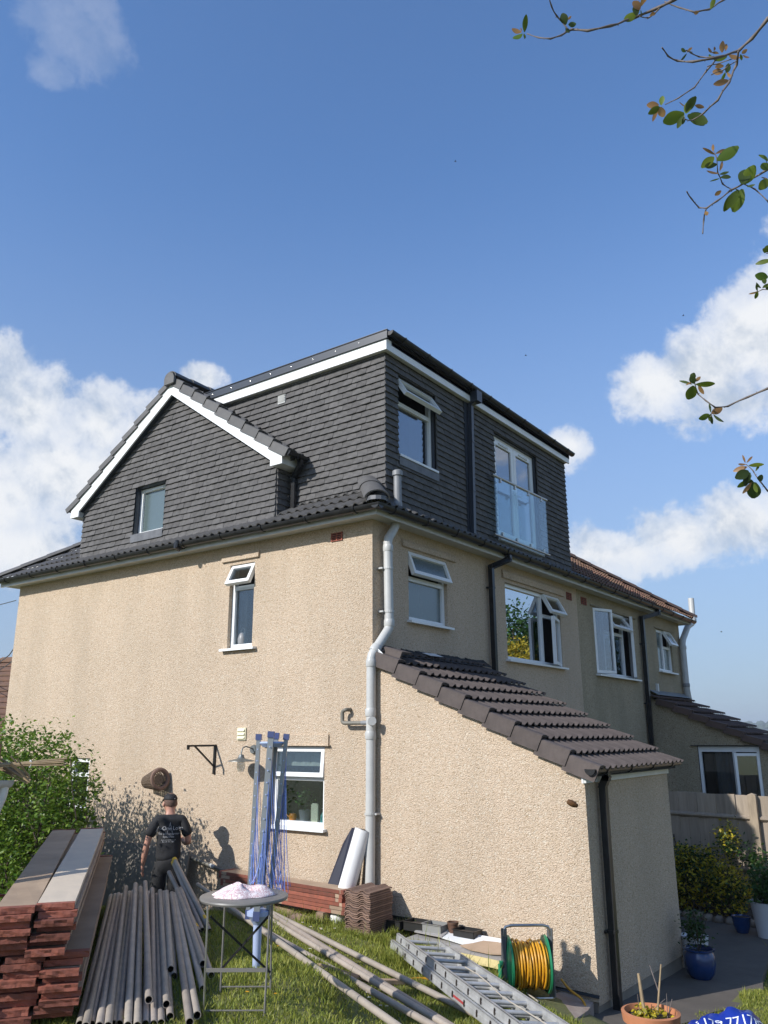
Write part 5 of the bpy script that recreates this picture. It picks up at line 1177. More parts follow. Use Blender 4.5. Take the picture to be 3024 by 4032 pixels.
def tube(p, q, label, group, r_=.0242, caps_=(), bands=(), seed=0, mt='tube'):
    p = Vector(p); q = Vector(q); rt_ = wroot('scaffold_tube', tuple(q), label, 'scaffold tube', group); d = (q-p).normalized()
    mb = MB(); mb.tube([p, p.lerp(q, .33), p.lerp(q, .66), q], r_, 14, caps=False); n = len(mb.v)
    mb.build('pipe_wall', M[mt], rt_, smooth=True, fix=False)
    for e0, e1 in ((p, p+d*.25), (q-d*.25, q)): mb = MB(); mb.tube([e0, e1], r_*.84, 14, caps=False); mb.build('bore', M['tubein'], rt_, smooth=True, fix=False)
    for e, dd in ((p, -d), (q, d)):
        mb = MB(); u = d.orthogonal().normalized(); v = d.cross(u); b = len(mb.v)
        for k in range(14):
            a = 2*math.pi*k/14
            for s_ in (r_, r_*.84): mb.v.append(tuple(e+(u*math.cos(a)+v*math.sin(a))*s_+dd*.0005))
        for k in range(14): a0 = b+2*k; a1 = b+2*((k+1) % 14); mb.f.append((a0, a1, a1+1, a0+1)); mb.m.append(0)
        mb.build('rim', M[mt], rt_, fix=False)
    for e in caps_:
        c = p if e == 0 else q; dd = d if e == 0 else -d
        mb = MB(); mb.tube([c-dd*.004, c+dd*.05], r_*1.1, 14); mb.build('yellow_end_cap', M['yellow'], rt_, smooth=True)
    for t_ in bands:
        c = p.lerp(q, t_); mb = MB(); mb.tube([c-d*.035, c+d*.035], r_*1.03, 14, caps=False); mb.build('paint_band', M['yellow'], rt_, smooth=True, fix=False)
    return rt_
TUBES= [((-2.013, -1.987, -4.279), (1.2, -4.54, -4.31)), ((-1.976, -1.963, -4.27), (1.37, -4.62, -4.26)), ((-1.944, -1.943, -4.261), (1.26, -4.5, -4.31)), ((-2.005, -1.85, -4.288), (1.43, -4.57, -4.26)), ((-1.78, -1.982, -4.172), (1.47, -4.54, -4.26)), ((-1.848, -1.879, -4.246), (1.36, -4.42, -4.31)), ((-1.905, -1.789, -4.255), (1.39, -4.4, -4.31)), ((-1.604, -1.998, -4.125), (1.56, -4.47, -4.26)), ((-1.746, -1.821, -4.195), (1.61, -4.44, -4.26)), ((-1.518, -1.944, -4.104), (1.38, -4.18, -4.22)), ((-1.767, -1.685, -4.265), (1.52, -4.31, -4.31)), ((-1.644, -1.742, -4.212), (1.56, -4.28, -4.31)), ((-1.617, -1.703, -4.27), (1.58, -4.24, -4.3)), ((-1.493, -1.76, -4.213), (1.43, -4.08, -4.26)), ((-1.466, -1.735, -4.229), (1.53, -4.13, -4.3)), ((-1.353, -1.79, -4.202), (0.88, -3.59, -4.24)), ((-1.417, -1.688, -4.263), (0.92, -3.59, -4.29)), ((-1.226, -1.828, -4.198), (1.81, -4.22, -4.26)), ((-1.205, -1.809, -4.207), (1.75, -4.11, -4.26)), ((-1.346, -1.661, -4.19), (1.31, -3.67, -4.29)), ((-1.257, -1.727, -4.183), (0.96, -3.36, -4.24)), ((-1.229, -1.71, -4.172), (1.14, -3.44, -4.28)), ((-1.286, -1.631, -4.151), (-0.5, -2.05, -4.42)), ((-1.255, -1.618, -4.123), (-0.52, -1.97, -4.38)), ((-1.167, -1.673, -4.149), (-0.43, -2.02, -4.42)), ((-1.248, -1.711, -4.211), (-0.47, -2.12, -4.42)), ((-1.954, -1.815, -4.28), (1.33, -4.45, -4.31)), ((-1.86, -1.747, -4.28), (1.45, -4.36, -4.31))]
spec = {9: 'scaffold tube riding highest in the middle of the fan, its far end beside the man', 22: 'short scaffold tube with a yellow far end, left one of the pair', 23: 'short scaffold tube with a yellow far end and yellow band, right one of the pair', 0: 'leftmost scaffold tube of the fan, next to the boards', 17: 'long scaffold tube ending lowest at the right side of the fan', 18: 'pale scaffold tube whose open end lies furthest right at the bottom of the fan'}
rank = {i: k for k, i in enumerate(sorted(range(len(TUBES)), key=lambda i: (Vector(TUBES[i][0])-CAM).dot(rt)/(Vector(TUBES[i][0])-CAM).dot(fw)))}
for i, (a, b) in enumerate(TUBES):
    a = Vector(a); b = Vector(b)
    if i in (22, 23, 24, 25): a = a+(a-b).normalized()*.55
    if b.z < gz(b.x, b.y)+.026: b.z = gz(b.x, b.y)+.03
    tube(a, b, spec.get(i, 'grey-brown scaffold tube of the fanned pile, its far end %s from the left' % ORD[rank[i]]), 'scaffold tubes fanned out on the grass', caps_=(0,) if i in (22, 23) else (), bands=(.93,) if i in (23, 25) else ())
LT = [((-1.50,-1.23), (3.15,-3.2), 0, 'long scaffold tube lying nearest the table among the splayed four'), ((-1.03,-1.385), (3.3,-2.95), 0, 'long scaffold tube second from the table among the splayed ones'),
      ((-.36,-1.25), (3.45,-2.78), 0, 'long scaffold tube side by side with a twin, third from the table'), ((-.10,-1.22), (3.6,-2.68), 1, 'long scaffold tube resting on top between its two neighbours'), ((-.48,-1.05), (3.75,-2.60), 0, 'long scaffold tube nearest the ladder')]

def ground_hit(px, py, off=0.):
    d = fw+rt*((px-1512)/FPX)-up*((py-2016)/FPX); t_ = 3.
    while t_ < 30:
        P_ = CAM+d*t_
        if P_.z < gz(P_.x, P_.y)+off: return P_
        t_ += .02
    return P_
LW = [((-2.096, -0.694, -4.406), (2.861, -3.426, -4.504)), ((-1.312, -1.122, -4.439), (2.949, -2.886, -4.622)), ((-0.768, -0.941, -4.512), (3.061, -2.775, -4.633)), ((-0.519, -1.019, -4.472), (3.049, -2.749, -4.607)), ((-0.736, -0.878, -4.494), (2.749, -2.167, -4.705))]
for (a, b), (_, _, ly, lab) in zip(LW, LT):
    a = Vector(a); b = Vector(b); e = max(0, max(gz(*a.lerp(b, t_/30).xy)+.028-a.lerp(b, t_/30).z-.01 for t_ in range(8, 31))); a.z += e*.4; b.z += e
    tube(a, b, lab, 'long scaffold tubes splayed across the lawn')

# ------------------------------------------------------------ stack of concrete roof tiles
M['ctile'] = mat('reddish_brown_concrete_tile', (.25,.16,.12), .9, var=.32, nscale=8, namt=.5, ncol=(.14,.085,.06), bscale=50, bstr=.5)
cw = Vector((.995, .10, 0)); cl = Vector((-.06, .998, 0)); o0 = Vector((.09, -.61, -4.66))
xs = [0,.02,.05,.09,.12,.15,.18,.21,.25,.29]; hs = [.0,.022,.026,.004,.0,.0,.022,.026,.004,.0]
xs = [x*1.06 for x in xs]
mb = MB(); n = len(xs); V = []
for y in (0, .44):
    for x, h in zip(xs, hs): V.append(cw*x+cl*y+Vector((0,0,h+.012)))
    for x, h in zip(xs[::-1], hs[::-1]): V.append(cw*x+cl*y+Vector((0,0,h)))
m = 2*n; mb.add(V, [tuple(range(m))]+[tuple(range(m, 2*m))[::-1]]+[(i, m+i, m+(i+1) % m, (i+1) % m) for i in range(m)])
ctm = mb.mesh('stacked_tile', M['ctile'], fix=True)
for i in range(22):
    o = link('roof_tile', ctm); o.location = o0+Vector((rr.uniform(-.006,.006), rr.uniform(-.006,.006), .0205*i*1.0))+cl*rr.uniform(-.014,.014)
    o.rotation_euler = (0, 0, rr.uniform(-.02, .02)); o.scale = (1, 1, 1)
    tag(o, 'topmost weathered concrete tile of the tall stack in front of the soil pipe' if i == 21 else '%s concrete tile from the bottom of the stack at the end of the boards' % ORD[i], 'roof tile', 'stacked concrete roof tiles')
mb = MB(); mb.box((-1.0, -.30, -4.75), (.2, -.02, -4.60)); V_ = mb.v; tag(mb.build('concrete_edge', M['plinth']), kind='structure')

# ------------------------------------------------------------ roll of membrane by the soil pipe
M['wroll'] = mat('white_membrane', (.72,.72,.71), .5, nscale=6, namt=.08)
M['navy'] = mat('dark_navy_membrane', (.012,.014,.03), .5)
rl = wroot('membrane_roll', (-.26, -.36, -4.62), 'white membrane roll leaning on the wall beside the soil pipe, with a dark blue strip', 'roll')
mb = MB(); mb.tube([(-.24,-.33,-4.60), (-.035,-.13,-3.66)], .095, 20); mb.build('white_sleeve', M['wroll'], rl, smooth=True)
mb = MB(); mb.tube([(-.0353,-.1303,-3.664), (-.034,-.129,-3.655)], [.088,.03], 16); mb.build('roll_end', M['tubein'], rl, smooth=True)
mb = MB(); mb.add([(-.53,-.28,-4.60),(-.38,-.30,-4.60),(-.14,-.12,-3.655),(-.24,-.08,-3.655),(-.36,-.09,-3.83),(-.54,-.26,-4.45),(-.53,-.2,-4.60),(-.38,-.22,-4.60),(-.14,-.05,-3.655),(-.24,-.03,-3.655),(-.36,-.03,-3.83),(-.54,-.2,-4.45)],
    [(0,1,2,3,4,5),(11,10,9,8,7,6),(0,6,7,1),(1,7,8,2),(2,8,9,3),(3,9,10,4),(4,10,11,5),(5,11,6,0)]); mb.build('dark_blue_strip', M['navy'], rl)
# board leaning against the wall behind the man
M['ply'] = mat('grey_sheet_board', (.23,.20,.165), .8, nscale=3, namt=.15)
mb = MB(); mb.add([(-5.0,-.25,-5.05),(-2.9,-.28,-5.05),(-2.95,-.10,-4.10),(-5.0,-.07,-4.06),(-5.0,-.23,-5.05),(-2.9,-.26,-5.05),(-2.95,-.08,-4.10),(-5.0,-.05,-4.06)], [(0,1,2,3),(7,6,5,4),(0,4,5,1),(1,5,6,2),(2,6,7,3),(3,7,4,0)])
tag(mb.build('sheet_board', M['ply']), 'big plain grey-brown sheet leaning against the wall behind the man', 'board')

# ------------------------------------------------------------ wall lamp, bracket, wicker basket
M['zinc'] = mat('weathered_zinc', (.20,.215,.21), .45, metal=.5, namt=.3, nscale=20)
M['lampglass'] = glassmat('ribbed_lamp_glass', (.85,.85,.82), .18, opaque=.25, oc=(.6,.6,.55))
lm = wroot('wall_lamp', (-1.93, -.0, -2.82), 'grey swan-neck outdoor lamp with a wide shade and glass jar beside the kitchen window', 'lamp')
mb = MB(); mb.tube([(-1.93, -.002, -2.80), (-1.93, -.03, -2.80)], [.062, .05], 16); mb.build('wall_plate', M['zinc'], lm, smooth=True)
mb = MB(); mb.tube([(-1.93,-.03,-2.79), (-1.93,-.08,-2.775), (-1.93,-.15,-2.76), (-1.93,-.20,-2.775), (-1.93,-.225,-2.82), (-1.93,-.225,-2.87)], .009, 8); mb.build('swan_neck', M['zinc'], lm, smooth=True)
mb = MB(); mb.lathe([(.0,.06),(.03,.055),(.04,.02),(.055,.005),(.17,-.02),(.172,-.027),(.05,-.012),(0,-.012)], (-1.93,-.225,-2.915), 24); mb.build('shade', M['zinc'], lm, smooth=True)
mb = MB(); mb.lathe([(.045,0),(.05,-.04),(.05,-.10),(.035,-.135),(0,-.145)], (-1.93,-.225,-2.93), 16); mb.build('glass_jar', M['lampglass'], lm, smooth=True)
wbk = wroot('wall_bracket', (-2.66, 0, -2.9), 'black metal hanging basket bracket fixed to the wall left of the lamp', 'bracket')
mb = MB(); mb.bar((-2.65,-.0,-2.752), (-2.65,-.50,-2.752), .022, .025); mb.box((-2.662,-.50,-2.80),(-2.638,-.47,-2.745)); mb.build('arm', M['black'], wbk)
mb = MB(); mb.bar((-2.65,-.37,-2.76), (-2.66,-.02,-3.02), .018, .02); mb.build('brace', M['black'], wbk)
mb = MB(); mb.box((-2.675,-.022,-3.12),(-2.64,-.001,-2.74)); mb.build('wall_plate', M['black'], wbk)
M['wicker'] = mat('brown_wicker', (.24,.175,.12), .85, nscale=40, namt=.5)
bk = wroot('wicker_basket', (-3.7, -.2, -3.2), 'small wicker bee skep or trap hung on the wall above the man', 'basket')
ax_ = Vector((.97, -.17, .13)).normalized(); c0_ = Vector((-3.93,-.095,-3.25)); e1 = ax_.cross(Vector((0,0,1))).normalized(); e2 = e1.cross(ax_)
mb = MB()
for i in range(9):
    t_ = i/8; rr2 = .085+.065*t_; c = c0_+ax_*(.36*t_); mb.tube([c+(e1*math.cos(a)+e2*math.sin(a))*rr2 for a in np.linspace(0, 6.283, 18, endpoint=False)], .0075, 5, closed=True, caps=False)
for k in range(22):
    a = 2*math.pi*k/22; mb.tube([c0_+(e1*math.cos(a)+e2*math.sin(a))*.085, c0_+ax_*.36+(e1*math.cos(a)+e2*math.sin(a))*.15], .004, 4)
    a2 = a+.5; mb.tube([c0_+(e1*math.cos(a)+e2*math.sin(a))*.086, c0_+ax_*.36+(e1*math.cos(a2)+e2*math.sin(a2))*.151], .003, 4)
tag(mb.build('wicker_weave', M['wicker'], bk), kind='stuff')
mb = MB(); q = c0_+ax_*.36; mb.tube([q+(e1*math.cos(a)+e2*math.sin(a))*.125 for a in np.linspace(0, 6.283, 20, endpoint=False)], .028, 8, closed=True, caps=False); mb.build('rim', M['ctile'], bk, smooth=True)
mb = MB(); mb.tube([q-ax_*.02, q-ax_*.16], [.07, .05], 16); mb.build('dark_opening', M['wicker'], bk, smooth=True)

# ------------------------------------------------------------ rotary airer
M['airer'] = mat('grey_painted_airer_arm', (.28,.30,.31), .4, metal=.3, namt=.1)
M['airb'] = mat('blue_plastic', (.07,.09,.20), .4)
M['airw'] = mat('pale_blue_plastic', (.35,.42,.60), .4)
M['line'] = mat('blue_washing_line', (.16,.26,.66), .4)
M['linew'] = mat('pale_blue_washing_line', (.28,.38,.75), .4)
A0 = Vector((1.235, -3.085, gz(1.235, -3.085))); RC = Vector((.81, .586, 0)); AW = Vector((-.586, .81, 0))
ai = wroot('rotary_airer', tuple(A0), 'folded rotary washing line with drooping blue cords in the middle of the lawn', 'rotary airer')
hub = A0+Vector((0,0,.38)); tp = A0+Vector((0,0,1.69))+RC*.065
mb = MB(); mb.tube([A0-Vector((0,0,.05)), A0+Vector((0,0,.34))], [.028,.034], 12); mb.build('ground_socket', M['airw'], ai, smooth=True)
mb = MB(); mb.tube([A0+Vector((0,0,.20)), hub, hub+(tp-hub)*.95], .021, 10); mb.build('mast', M['airer'], ai, smooth=True)
mb = MB(); mb.lathe([(.03,-.07),(.055,-.03),(.085,.0),(.085,.03),(.04,.05),(0,.05)], tuple(hub), 16); mb.build('hub', M['airw'], ai, smooth=True)
mb = MB(); c = tp-Vector((0,0,.07)); mb.lathe([(.0,.012),(.09,.012),(.10,-.0),(.07,-.03),(0,-.03)], tuple(c), 16); mb.build('top_crown', M['airw'], ai, smooth=True)
arms = []
for k, (bx, by, tx, ty) in enumerate(((-.075,.0,-.105,.0), (.0,-.075,.005,-.09), (.075,.0,.115,.0), (.0,.075,.02,.09))):
    b = hub+RC*bx+AW*by; t_ = tp+RC*tx+AW*ty+Vector((0,0,[0,.02,0,.01][k])); d = (t_-b)
    mb = MB(); mb.bar(b, b+d*.97, .030, .044, RC if k % 2 else AW); arm = mb.build('arm', M['airer'], ai)
    mb = MB(); mb.bar(b+d*.965, b+d*1.0, .045, .052, RC if k % 2 else AW); mb.build('arm_tip', M['airb'], arm)
    mb = MB(); mb.bar(b-d*.02, b+d*.03, .035, .05, RC if k % 2 else AW); mb.build('arm_foot', M['airb'], arm)
    m2 = MB()
    for i in range(13):
        pp = b+d*(.12+.066*i); o2 = (-AW if k != 3 else AW)*.024
        m2.tube([pp, pp+o2], .006, 6)
    m2.build('line_guides', M['airw'], arm); arm.children[-1]['kind'] = 'stuff'; arms.append((b, d))
lw = MB(); lw2 = MB(); rl_ = random.Random(4)
for i in range(11):
    fr = .97-.074*i
    for k in range(4):
        b0, d0 = arms[k]; b1, d1 = arms[(k+1) % 4]; p = b0+d0*fr; q = b1+d1*fr
        span = .09+1.02*(1-i/12.0); ctr = (p+q)/2; outd = Vector((ctr.x-hub.x, ctr.y-hub.y, 0)); 
        outd = outd.normalized() if outd.length > 1e-4 else RC
        zl = max(A0.z+.50+rl_.uniform(0,.12), p.z-span*1.0-rl_.uniform(.0,.12)); drop = p.z-zl; w0 = .02+.045*(drop/1.0)+rl_.uniform(-.015,.015); ofs = rl_.uniform(-.02,.02)
        pts = []
        for s_ in range(15):
            t_ = s_/14; y = -drop*(1-abs(2*t_-1)**2.6); wob = math.sin(t_*9+i)*.006
            base = p.lerp(q, t_); bul = math.sin(math.pi*t_)**.7*w0*(.4+.9*(1-abs(2*t_-1)**1.5))
            pts.append(base+outd*(bul+ofs*math.sin(math.pi*t_))+Vector((wob, -wob, y)))
        (lw if rl_.random() < .72 else lw2).tube(pts, .0020, 4)
tag(lw.build('blue_lines', M['line'], ai, fix=False), kind='stuff'); tag(lw2.build('pale_blue_lines', M['linew'], ai, fix=False), kind='stuff')

# ------------------------------------------------------------ bistro table and cloth bag
M['tablem'] = mat('warm_grey_painted_metal', (.185,.175,.16), .38, namt=.1, nscale=6)
tb_c = Vector((1.66, -3.66, -3.665))
tb = wroot('folding_table', (tb_c.x, tb_c.y, gz(tb_c.x, tb_c.y)), 'round grey folding bistro table standing on the grass in front of the airer', 'table')
mb = MB(); mb.lathe([(0,.0),(.284,.0),(.293,-.003),(.296,-.012),(.290,-.024),(.27,-.026),(.27,-.006),(0,-.006)], tuple(tb_c), 44); mb.build('tabletop', M['tablem'], tb, smooth=True)
def T(a, b, z): return tb_c+RC*a+AW*b+Vector((0,0,z))
gl_ = lambda a, b: gz(T(a,b,0).x, T(a,b,0).y)-tb_c.z
for s_ in (-1, 1):
    mb = MB(); mb.tube([T(.205*s_, -.20, -.03), T(.20*s_, -.205, -.1), T(.195*s_, -.22, -.45), T(.19*s_, -.225, gl_(.19*s_, -.225))], .0065, 8); mb.build('leg', M['steel' if s_ < 0 else 'tablem'], tb, smooth=True)
    mb = MB(); mb.tube([T(.165*s_, .20, -.03), T(.165*s_, .19, -.3), T(.17*s_, .20, gl_(.17*s_, .20))], .0065, 8); mb.build('leg', M['tablem'], tb, smooth=True)
mb = MB(); mb.bar(T(-.19,-.22,-.40), T(.19,-.22,-.40), .008, .022); mb.build('crossbar', M['tablem'], tb)
mb = MB(); mb.tube([T(-.19,-.224,gl_(0,-.225)+.035), T(.19,-.224,gl_(0,-.225)+.035)], .005, 6); mb.tube([T(-.17,.20,gl_(0,.2)+.04), T(.17,.20,gl_(0,.2)+.04)], .005, 6); mb.build('foot_bar', M['tablem'], tb)
for s_ in (-1, 1):
    mb = MB(); mb.bar(T(.19*s_,-.16,-.10), T(-.175*s_,.12,-.50), .006, .014); mb.build('scissor_brace', M['black'], tb)
M['bag'], t_, p_ = newmat('pink_paisley_cotton')
N = t_.nodes; L = t_.links; tcn = N.new('ShaderNodeTexCoord'); nz_ = N.new('ShaderNodeTexNoise'); nz_.inputs['Scale'].default_value = 30; L.new(tcn.outputs['Object'], nz_.inputs['Vector'])
wv = N.new('ShaderNodeTexVoronoi'); wv.feature = 'SMOOTH_F1'; wv.inputs['Scale'].default_value = 55
mxv = N.new('ShaderNodeMix'); mxv.data_type = 'RGBA'; mxv.inputs[0].default_value = .08; L.new(tcn.outputs['Object'], mxv.inputs[6]); L.new(nz_.outputs[1], mxv.inputs[7]); L.new(mxv.outputs[2], wv.inputs['Vector'])
mm = N.new('ShaderNodeMath'); mm.operation = 'PINGPONG'; mm.inputs[1].default_value = .16; L.new(wv.outputs['Distance'], mm.inputs[0])
mr_ = N.new('ShaderNodeMapRange'); L.new(mm.outputs[0], mr_.inputs[0]); mr_.inputs[1].default_value = .07; mr_.inputs[2].default_value = .10
mc = N.new('ShaderNodeMix'); mc.data_type = 'RGBA'; L.new(mr_.outputs[0], mc.inputs[0]); mc.inputs[6].default_value = (.55,.36,.37,1); mc.inputs[7].default_value = (.80,.74,.72,1); L.new(mc.outputs[2], p_.inputs['Base Color']); p_.inputs['Roughness'].default_value = .85
mb = MB(); nr_, na_ = 12, 36; bc = T(-.015, -.03, .002); V = []
def bagh(a, q):
    x, y = q*math.cos(a), q*math.sin(a)
    h = .05*(1-q**2.6)*(1+.25*math.sin(3*a+.4)); h += .022*math.exp(-((x-.62)**2+(y)**2)/.05); h += .016*math.exp(-((x+.1)**2+(y-.1)**2)/.08)-.028*math.exp(-((x-.28)**2+(y+.05)**2)/.03)
    return max(.0, h)+.006*math.sin(13*a+7*q)*q*(1-q)*3
for j in range(nr_+1):
    for i in range(na_):
        a = 2*math.pi*i/na_; q = j/nr_; e = 1+.10*math.sin(3*a+1)+.05*math.sin(7*a)
        V.append(bc+RC*(.205*q*e*math.cos(a))+AW*(.13*q*e*math.sin(a))+Vector((0,0,bagh(a, q)+.003)))
Fs = [(j*na_+i, j*na_+(i+1) % na_, (j+1)*na_+(i+1) % na_, (j+1)*na_+i) for j in range(nr_) for i in range(na_)]
V += [V[nr_*na_+i]-Vector((0,0,.004)) for i in range(na_)]; Fs += [(nr_*na_+i, nr_*na_+(i+1) % na_, (nr_+1)*na_+(i+1) % na_, (nr_+1)*na_+i) for i in range(na_)]+[tuple((nr_+1)*na_+i for i in range(na_))[::-1]]
mb.add(V, Fs); tag(mb.build('cloth_bag', M['bag'], smooth='all'), 'crumpled white and pink patterned cloth peg bag lying on the round table', 'bag')

# ------------------------------------------------------------ ladder
M['alu'] = mat('scuffed_aluminium', (.50,.50,.49), .45, metal=.3, nscale=9, namt=.3, bscale=40, bstr=.15)
M['redlab'] = mat('red_sticker', (.35,.05,.05), .5)
ld = wroot('extension_ladder', (1.0, -.85, -4.62), 'aluminium extension ladder lying flat on the grass towards the lower right', 'ladder')
lu = Vector((.777, -.622, .018)).normalized(); lc = Vector((.629, .777, -.12)).normalized(); ln_ = lu.cross(lc); ln_ = ln_ if ln_.z > 0 else -ln_
lo = Vector((.93, -.93, -4.60))
def Lp(a, b, z): return lo+lu*a+lc*b+ln_*z
def rail(b, z, a0, a1, w_=.028, h_=.075):
    mb = MB(); mb.box((a0, b-w_/2, z), (a1, b-w_/2+.006, z+h_), fn=Lp); mb.box((a0, b-w_/2, z), (a1, b+w_/2, z+.006), fn=Lp); mb.box((a0, b-w_/2, z+h_-.006), (a1, b+w_/2, z+h_), fn=Lp)
    mb.box((a0, b-w_/2-.003, z+h_*.42), (a1, b-w_/2, z+h_*.55), fn=Lp); return mb.build('rail', M['alu'], ld)
rails = [rail(.0, 0, -.02, 3.6), rail(.40, 0, .0, 3.6), rail(.028, .078, .05, 3.6, .024, .07), rail(.375, .078, .30, 3.6, .024, .07)]
for k in range(14):
    a = .22+.25*k
    mb = MB(); mb.tube([Lp(a, .04, .112), Lp(a, .365, .112)], .016, 10); mb.build('rung', M['alu'], ld, smooth=True)
    mb = MB(); mb.tube([Lp(a+.01, .014, .036), Lp(a+.01, .386, .036)], .016, 10); mb.build('rung', M['alu'], ld, smooth=True)
    m2 = MB(); m2.lathe([(0,0),(.011,0),(.013,.002)], (0,0,0), 10, sy=1.9)
    for (b, z, aa) in ((-.0145, .037, a+.01), (.0155, .112, a)):
        me = m2.mesh('rung_end', M['tubein'], fix=False); o = link('rung_end', me, ld); X_ = lu; Y_ = ln_; Z_ = -lc
        pz = Lp(aa, b-.0045, z); o.matrix_basis = Matrix(((X_.x,Y_.x,Z_.x,pz.x),(X_.y,Y_.y,Z_.y,pz.y),(X_.z,Y_.z,Z_.z,pz.z),(0,0,0,1)))
mb = MB(); mb.box((1.75, -.0185, .022), (1.98, -.0178, .04), fn=Lp); mb.build('warning_sticker', M['redlab'], ld)
def flat_text(body, size, mt, parent, name, origin, ex, ey, off=.001, bvh=None, align='CENTER', extr=0.0):
    cu = bpy.data.curves.new('txt', 'FONT'); cu.body = body; cu.size = size; cu.align_x = align; cu.fill_mode = 'BOTH' if hasattr(cu, 'fill_mode') and False else cu.fill_mode
    ob = bpy.data.objects.new('txt', cu); COL.objects.link(ob); dg = bpy.context.evaluated_depsgraph_get(); dg.update()
    me = bpy.data.meshes.new_from_object(ob.evaluated_get(dg)); bpy.data.objects.remove(ob); 
    ex = Vector(ex).normalized(); ey = Vector(ey).normalized(); ez = ex.cross(ey)
    if bvh:
        bm = bmesh.new(); bm.from_mesh(me); bmesh.ops.subdivide_edges(bm, edges=[e for e in bm.edges if e.calc_length() > size*.25], cuts=1); bmesh.ops.triangulate(bm, faces=bm.faces); bm.to_mesh(me); bm.free()
    for v in me.vertices:
        p = Vector(origin)+ex*v.co.x+ey*v.co.y
        if bvh:
            hit, nn, _, dd = bvh.ray_cast(p+ez*.5, -ez, 1.2)
            if hit: p = hit+ez*off
        else: p = p+ez*off
        v.co = p
    me.materials.clear(); me.materials.append(M[mt]); return link(name, me, parent)
flat_text('2.4', .05, 'tubein', ld, 'rail_marking', Lp(.42, -.0175, .022), lu, ln_); flat_text('2.4', .04, 'tubein', ld, 'rail_marking', Lp(.40, .0125, .10), lu, ln_)
M['ropem'] = mat('beige_cord', (.42,.37,.30), .8); ldr = MB(); pts = [Lp(1.35+.2*i, .22+.04*math.sin(i*.9), .137+.012*math.cos(i*1.1)) for i in range(11)]; ldr.tube(pts, .0045, 6); o = ldr.build('rope', M['ropem'], smooth=True); tag(o, 'pale rope lying along the rungs of the ladder', 'rope')
mb = MB(); pts = [Vector((2.05,-.60,0)), Vector((2.12,-.62,0)), Vector((2.2,-.66,0)), Vector((2.3,-.72,0)), Vector((2.38,-.8,0)), Vector((2.42,-.92,0)), Vector((2.52,-1.1,0)), Vector((2.62,-1.3,0))]
pts = [Vector((p.x, p.y, gz(p.x, p.y)+.02)) for p in pts]; mb.tube(pts, .006, 6); tag(mb.build('rope', M['ropem'], smooth=True), 'loose end of pale cord on the grass below the hose reel', 'rope')

# ------------------------------------------------------------ insulation, boards, trays by the extension wall
M['foam'] = mat('pale_yellow_insulation_foam', (.72,.60,.30), .9, nscale=30, namt=.15)
M['foil'] = mat('grey_foil_facing', (.42,.40,.38), .45, metal=.2, nscale=5, namt=.15)
def quad_slab(name, pts, th, mts, label, cat, parent=None):
    P_ = [Vector(p) for p in pts]; mb = MB(); n = (P_[1]-P_[0]).cross(P_[2]-P_[0]).normalized(); n = n if n.z > 0 else -n; k = len(P_)
    V = [p-n*th for p in P_]+P_; mb.add(V, [tuple(range(k))[::-1]]+[(i, (i+1) % k, k+(i+1) % k, k+i) for i in range(k)], 0); mb.add(P_, [tuple(range(k))], 1 if len(mts) > 1 else 0)
    for i, p in enumerate(P_): mb.v[len(mb.v)-k+i] = tuple(p+n*.0005)
    o = mb.build(name, [M[m_] for m_ in mts], parent); return tag(o, label, cat)
q_ = [(0.62,-.47,-4.565), (2.02,-.62,-4.70), (2.15,-.20,-4.66), (.75,-.04,-4.53)]
quad_slab('insulation_board', [(.70,-.46,-4.635), (1.95,-.50,-4.665), (1.99,-.10,-4.63), (.76,-.10,-4.612)], .075, ['foam', 'foil'], 'yellow foam insulation board with grey facing lying against the extension wall', 'insulation board')
quad_slab('white_plastic_board', [(1.08,-.30,-4.590), (1.47,-.34,-4.622), (1.84,-.24,-4.60), (1.66,-.12,-4.565), (1.04,-.12,-4.556)], .012, ['pvc'], 'bright white plastic board on top of the insulation', 'board')
quad_slab('grey_plastic_strip', [(.74,-.27,-4.585), (1.10,-.31,-4.585), (1.10,-.2,-4.56), (.74,-.14,-4.56)], .01, ['foil'], 'narrow grey strip left of the white board', 'strip')
quad_slab('plywood_offcut', [(1.34,-.36,-4.62), (1.50,-.42,-4.628), (1.72,-.43,-4.632), (1.86,-.38,-4.628), (1.88,-.26,-4.60), (1.68,-.18,-4.582), (1.52,-.20,-4.585), (1.45,-.29,-4.60)], .008, ['board'], 'brown plywood offcut with a curved edge on the insulation', 'plywood')
M['tray'] = mat('black_plastic_tray', (.02,.02,.02), .4); M['trayg'] = mat('grey_plastic_tray', (.22,.22,.21), .5); M['brpot'] = mat('brown_plastic_pot', (.10,.05,.03), .6)
def tray(x0, x1, y0, y1, z, h, mt, label, cat='seed tray'):
    t2 = wroot('seed_tray', ((x0+x1)/2, (y0+y1)/2, z), label, cat, 'seed trays along the extension wall'); mb = MB(); e = .012
    for (a, b, c, d) in ((x0,x1,y0,y0+.004),(x0,x1,y1-.004,y1),(x0,x0+.004,y0,y1),(x1-.004,x1,y0,y1)): mb.box((a,c,z),(b,d,z+h))
    mb.box((x0,y0,z),(x1,y1,z+.004)); mb.box((x0-e,y0-e,z+h-.004),(x1+e,y0,z+h)); mb.box((x0-e,y0-e,z+h-.003),(x0,y1,z+h+.001)); mb.box((x1,y0-e,z+h-.003),(x1+e,y1,z+h+.001)); mb.build('tray_wall', M[mt], t2)
    mb = MB(); mb.box((x0+.006,y0+.006,z+.005),(x1-.006,y1-.006,z+h*.65)); mb.build('compost', M['soil'], t2)
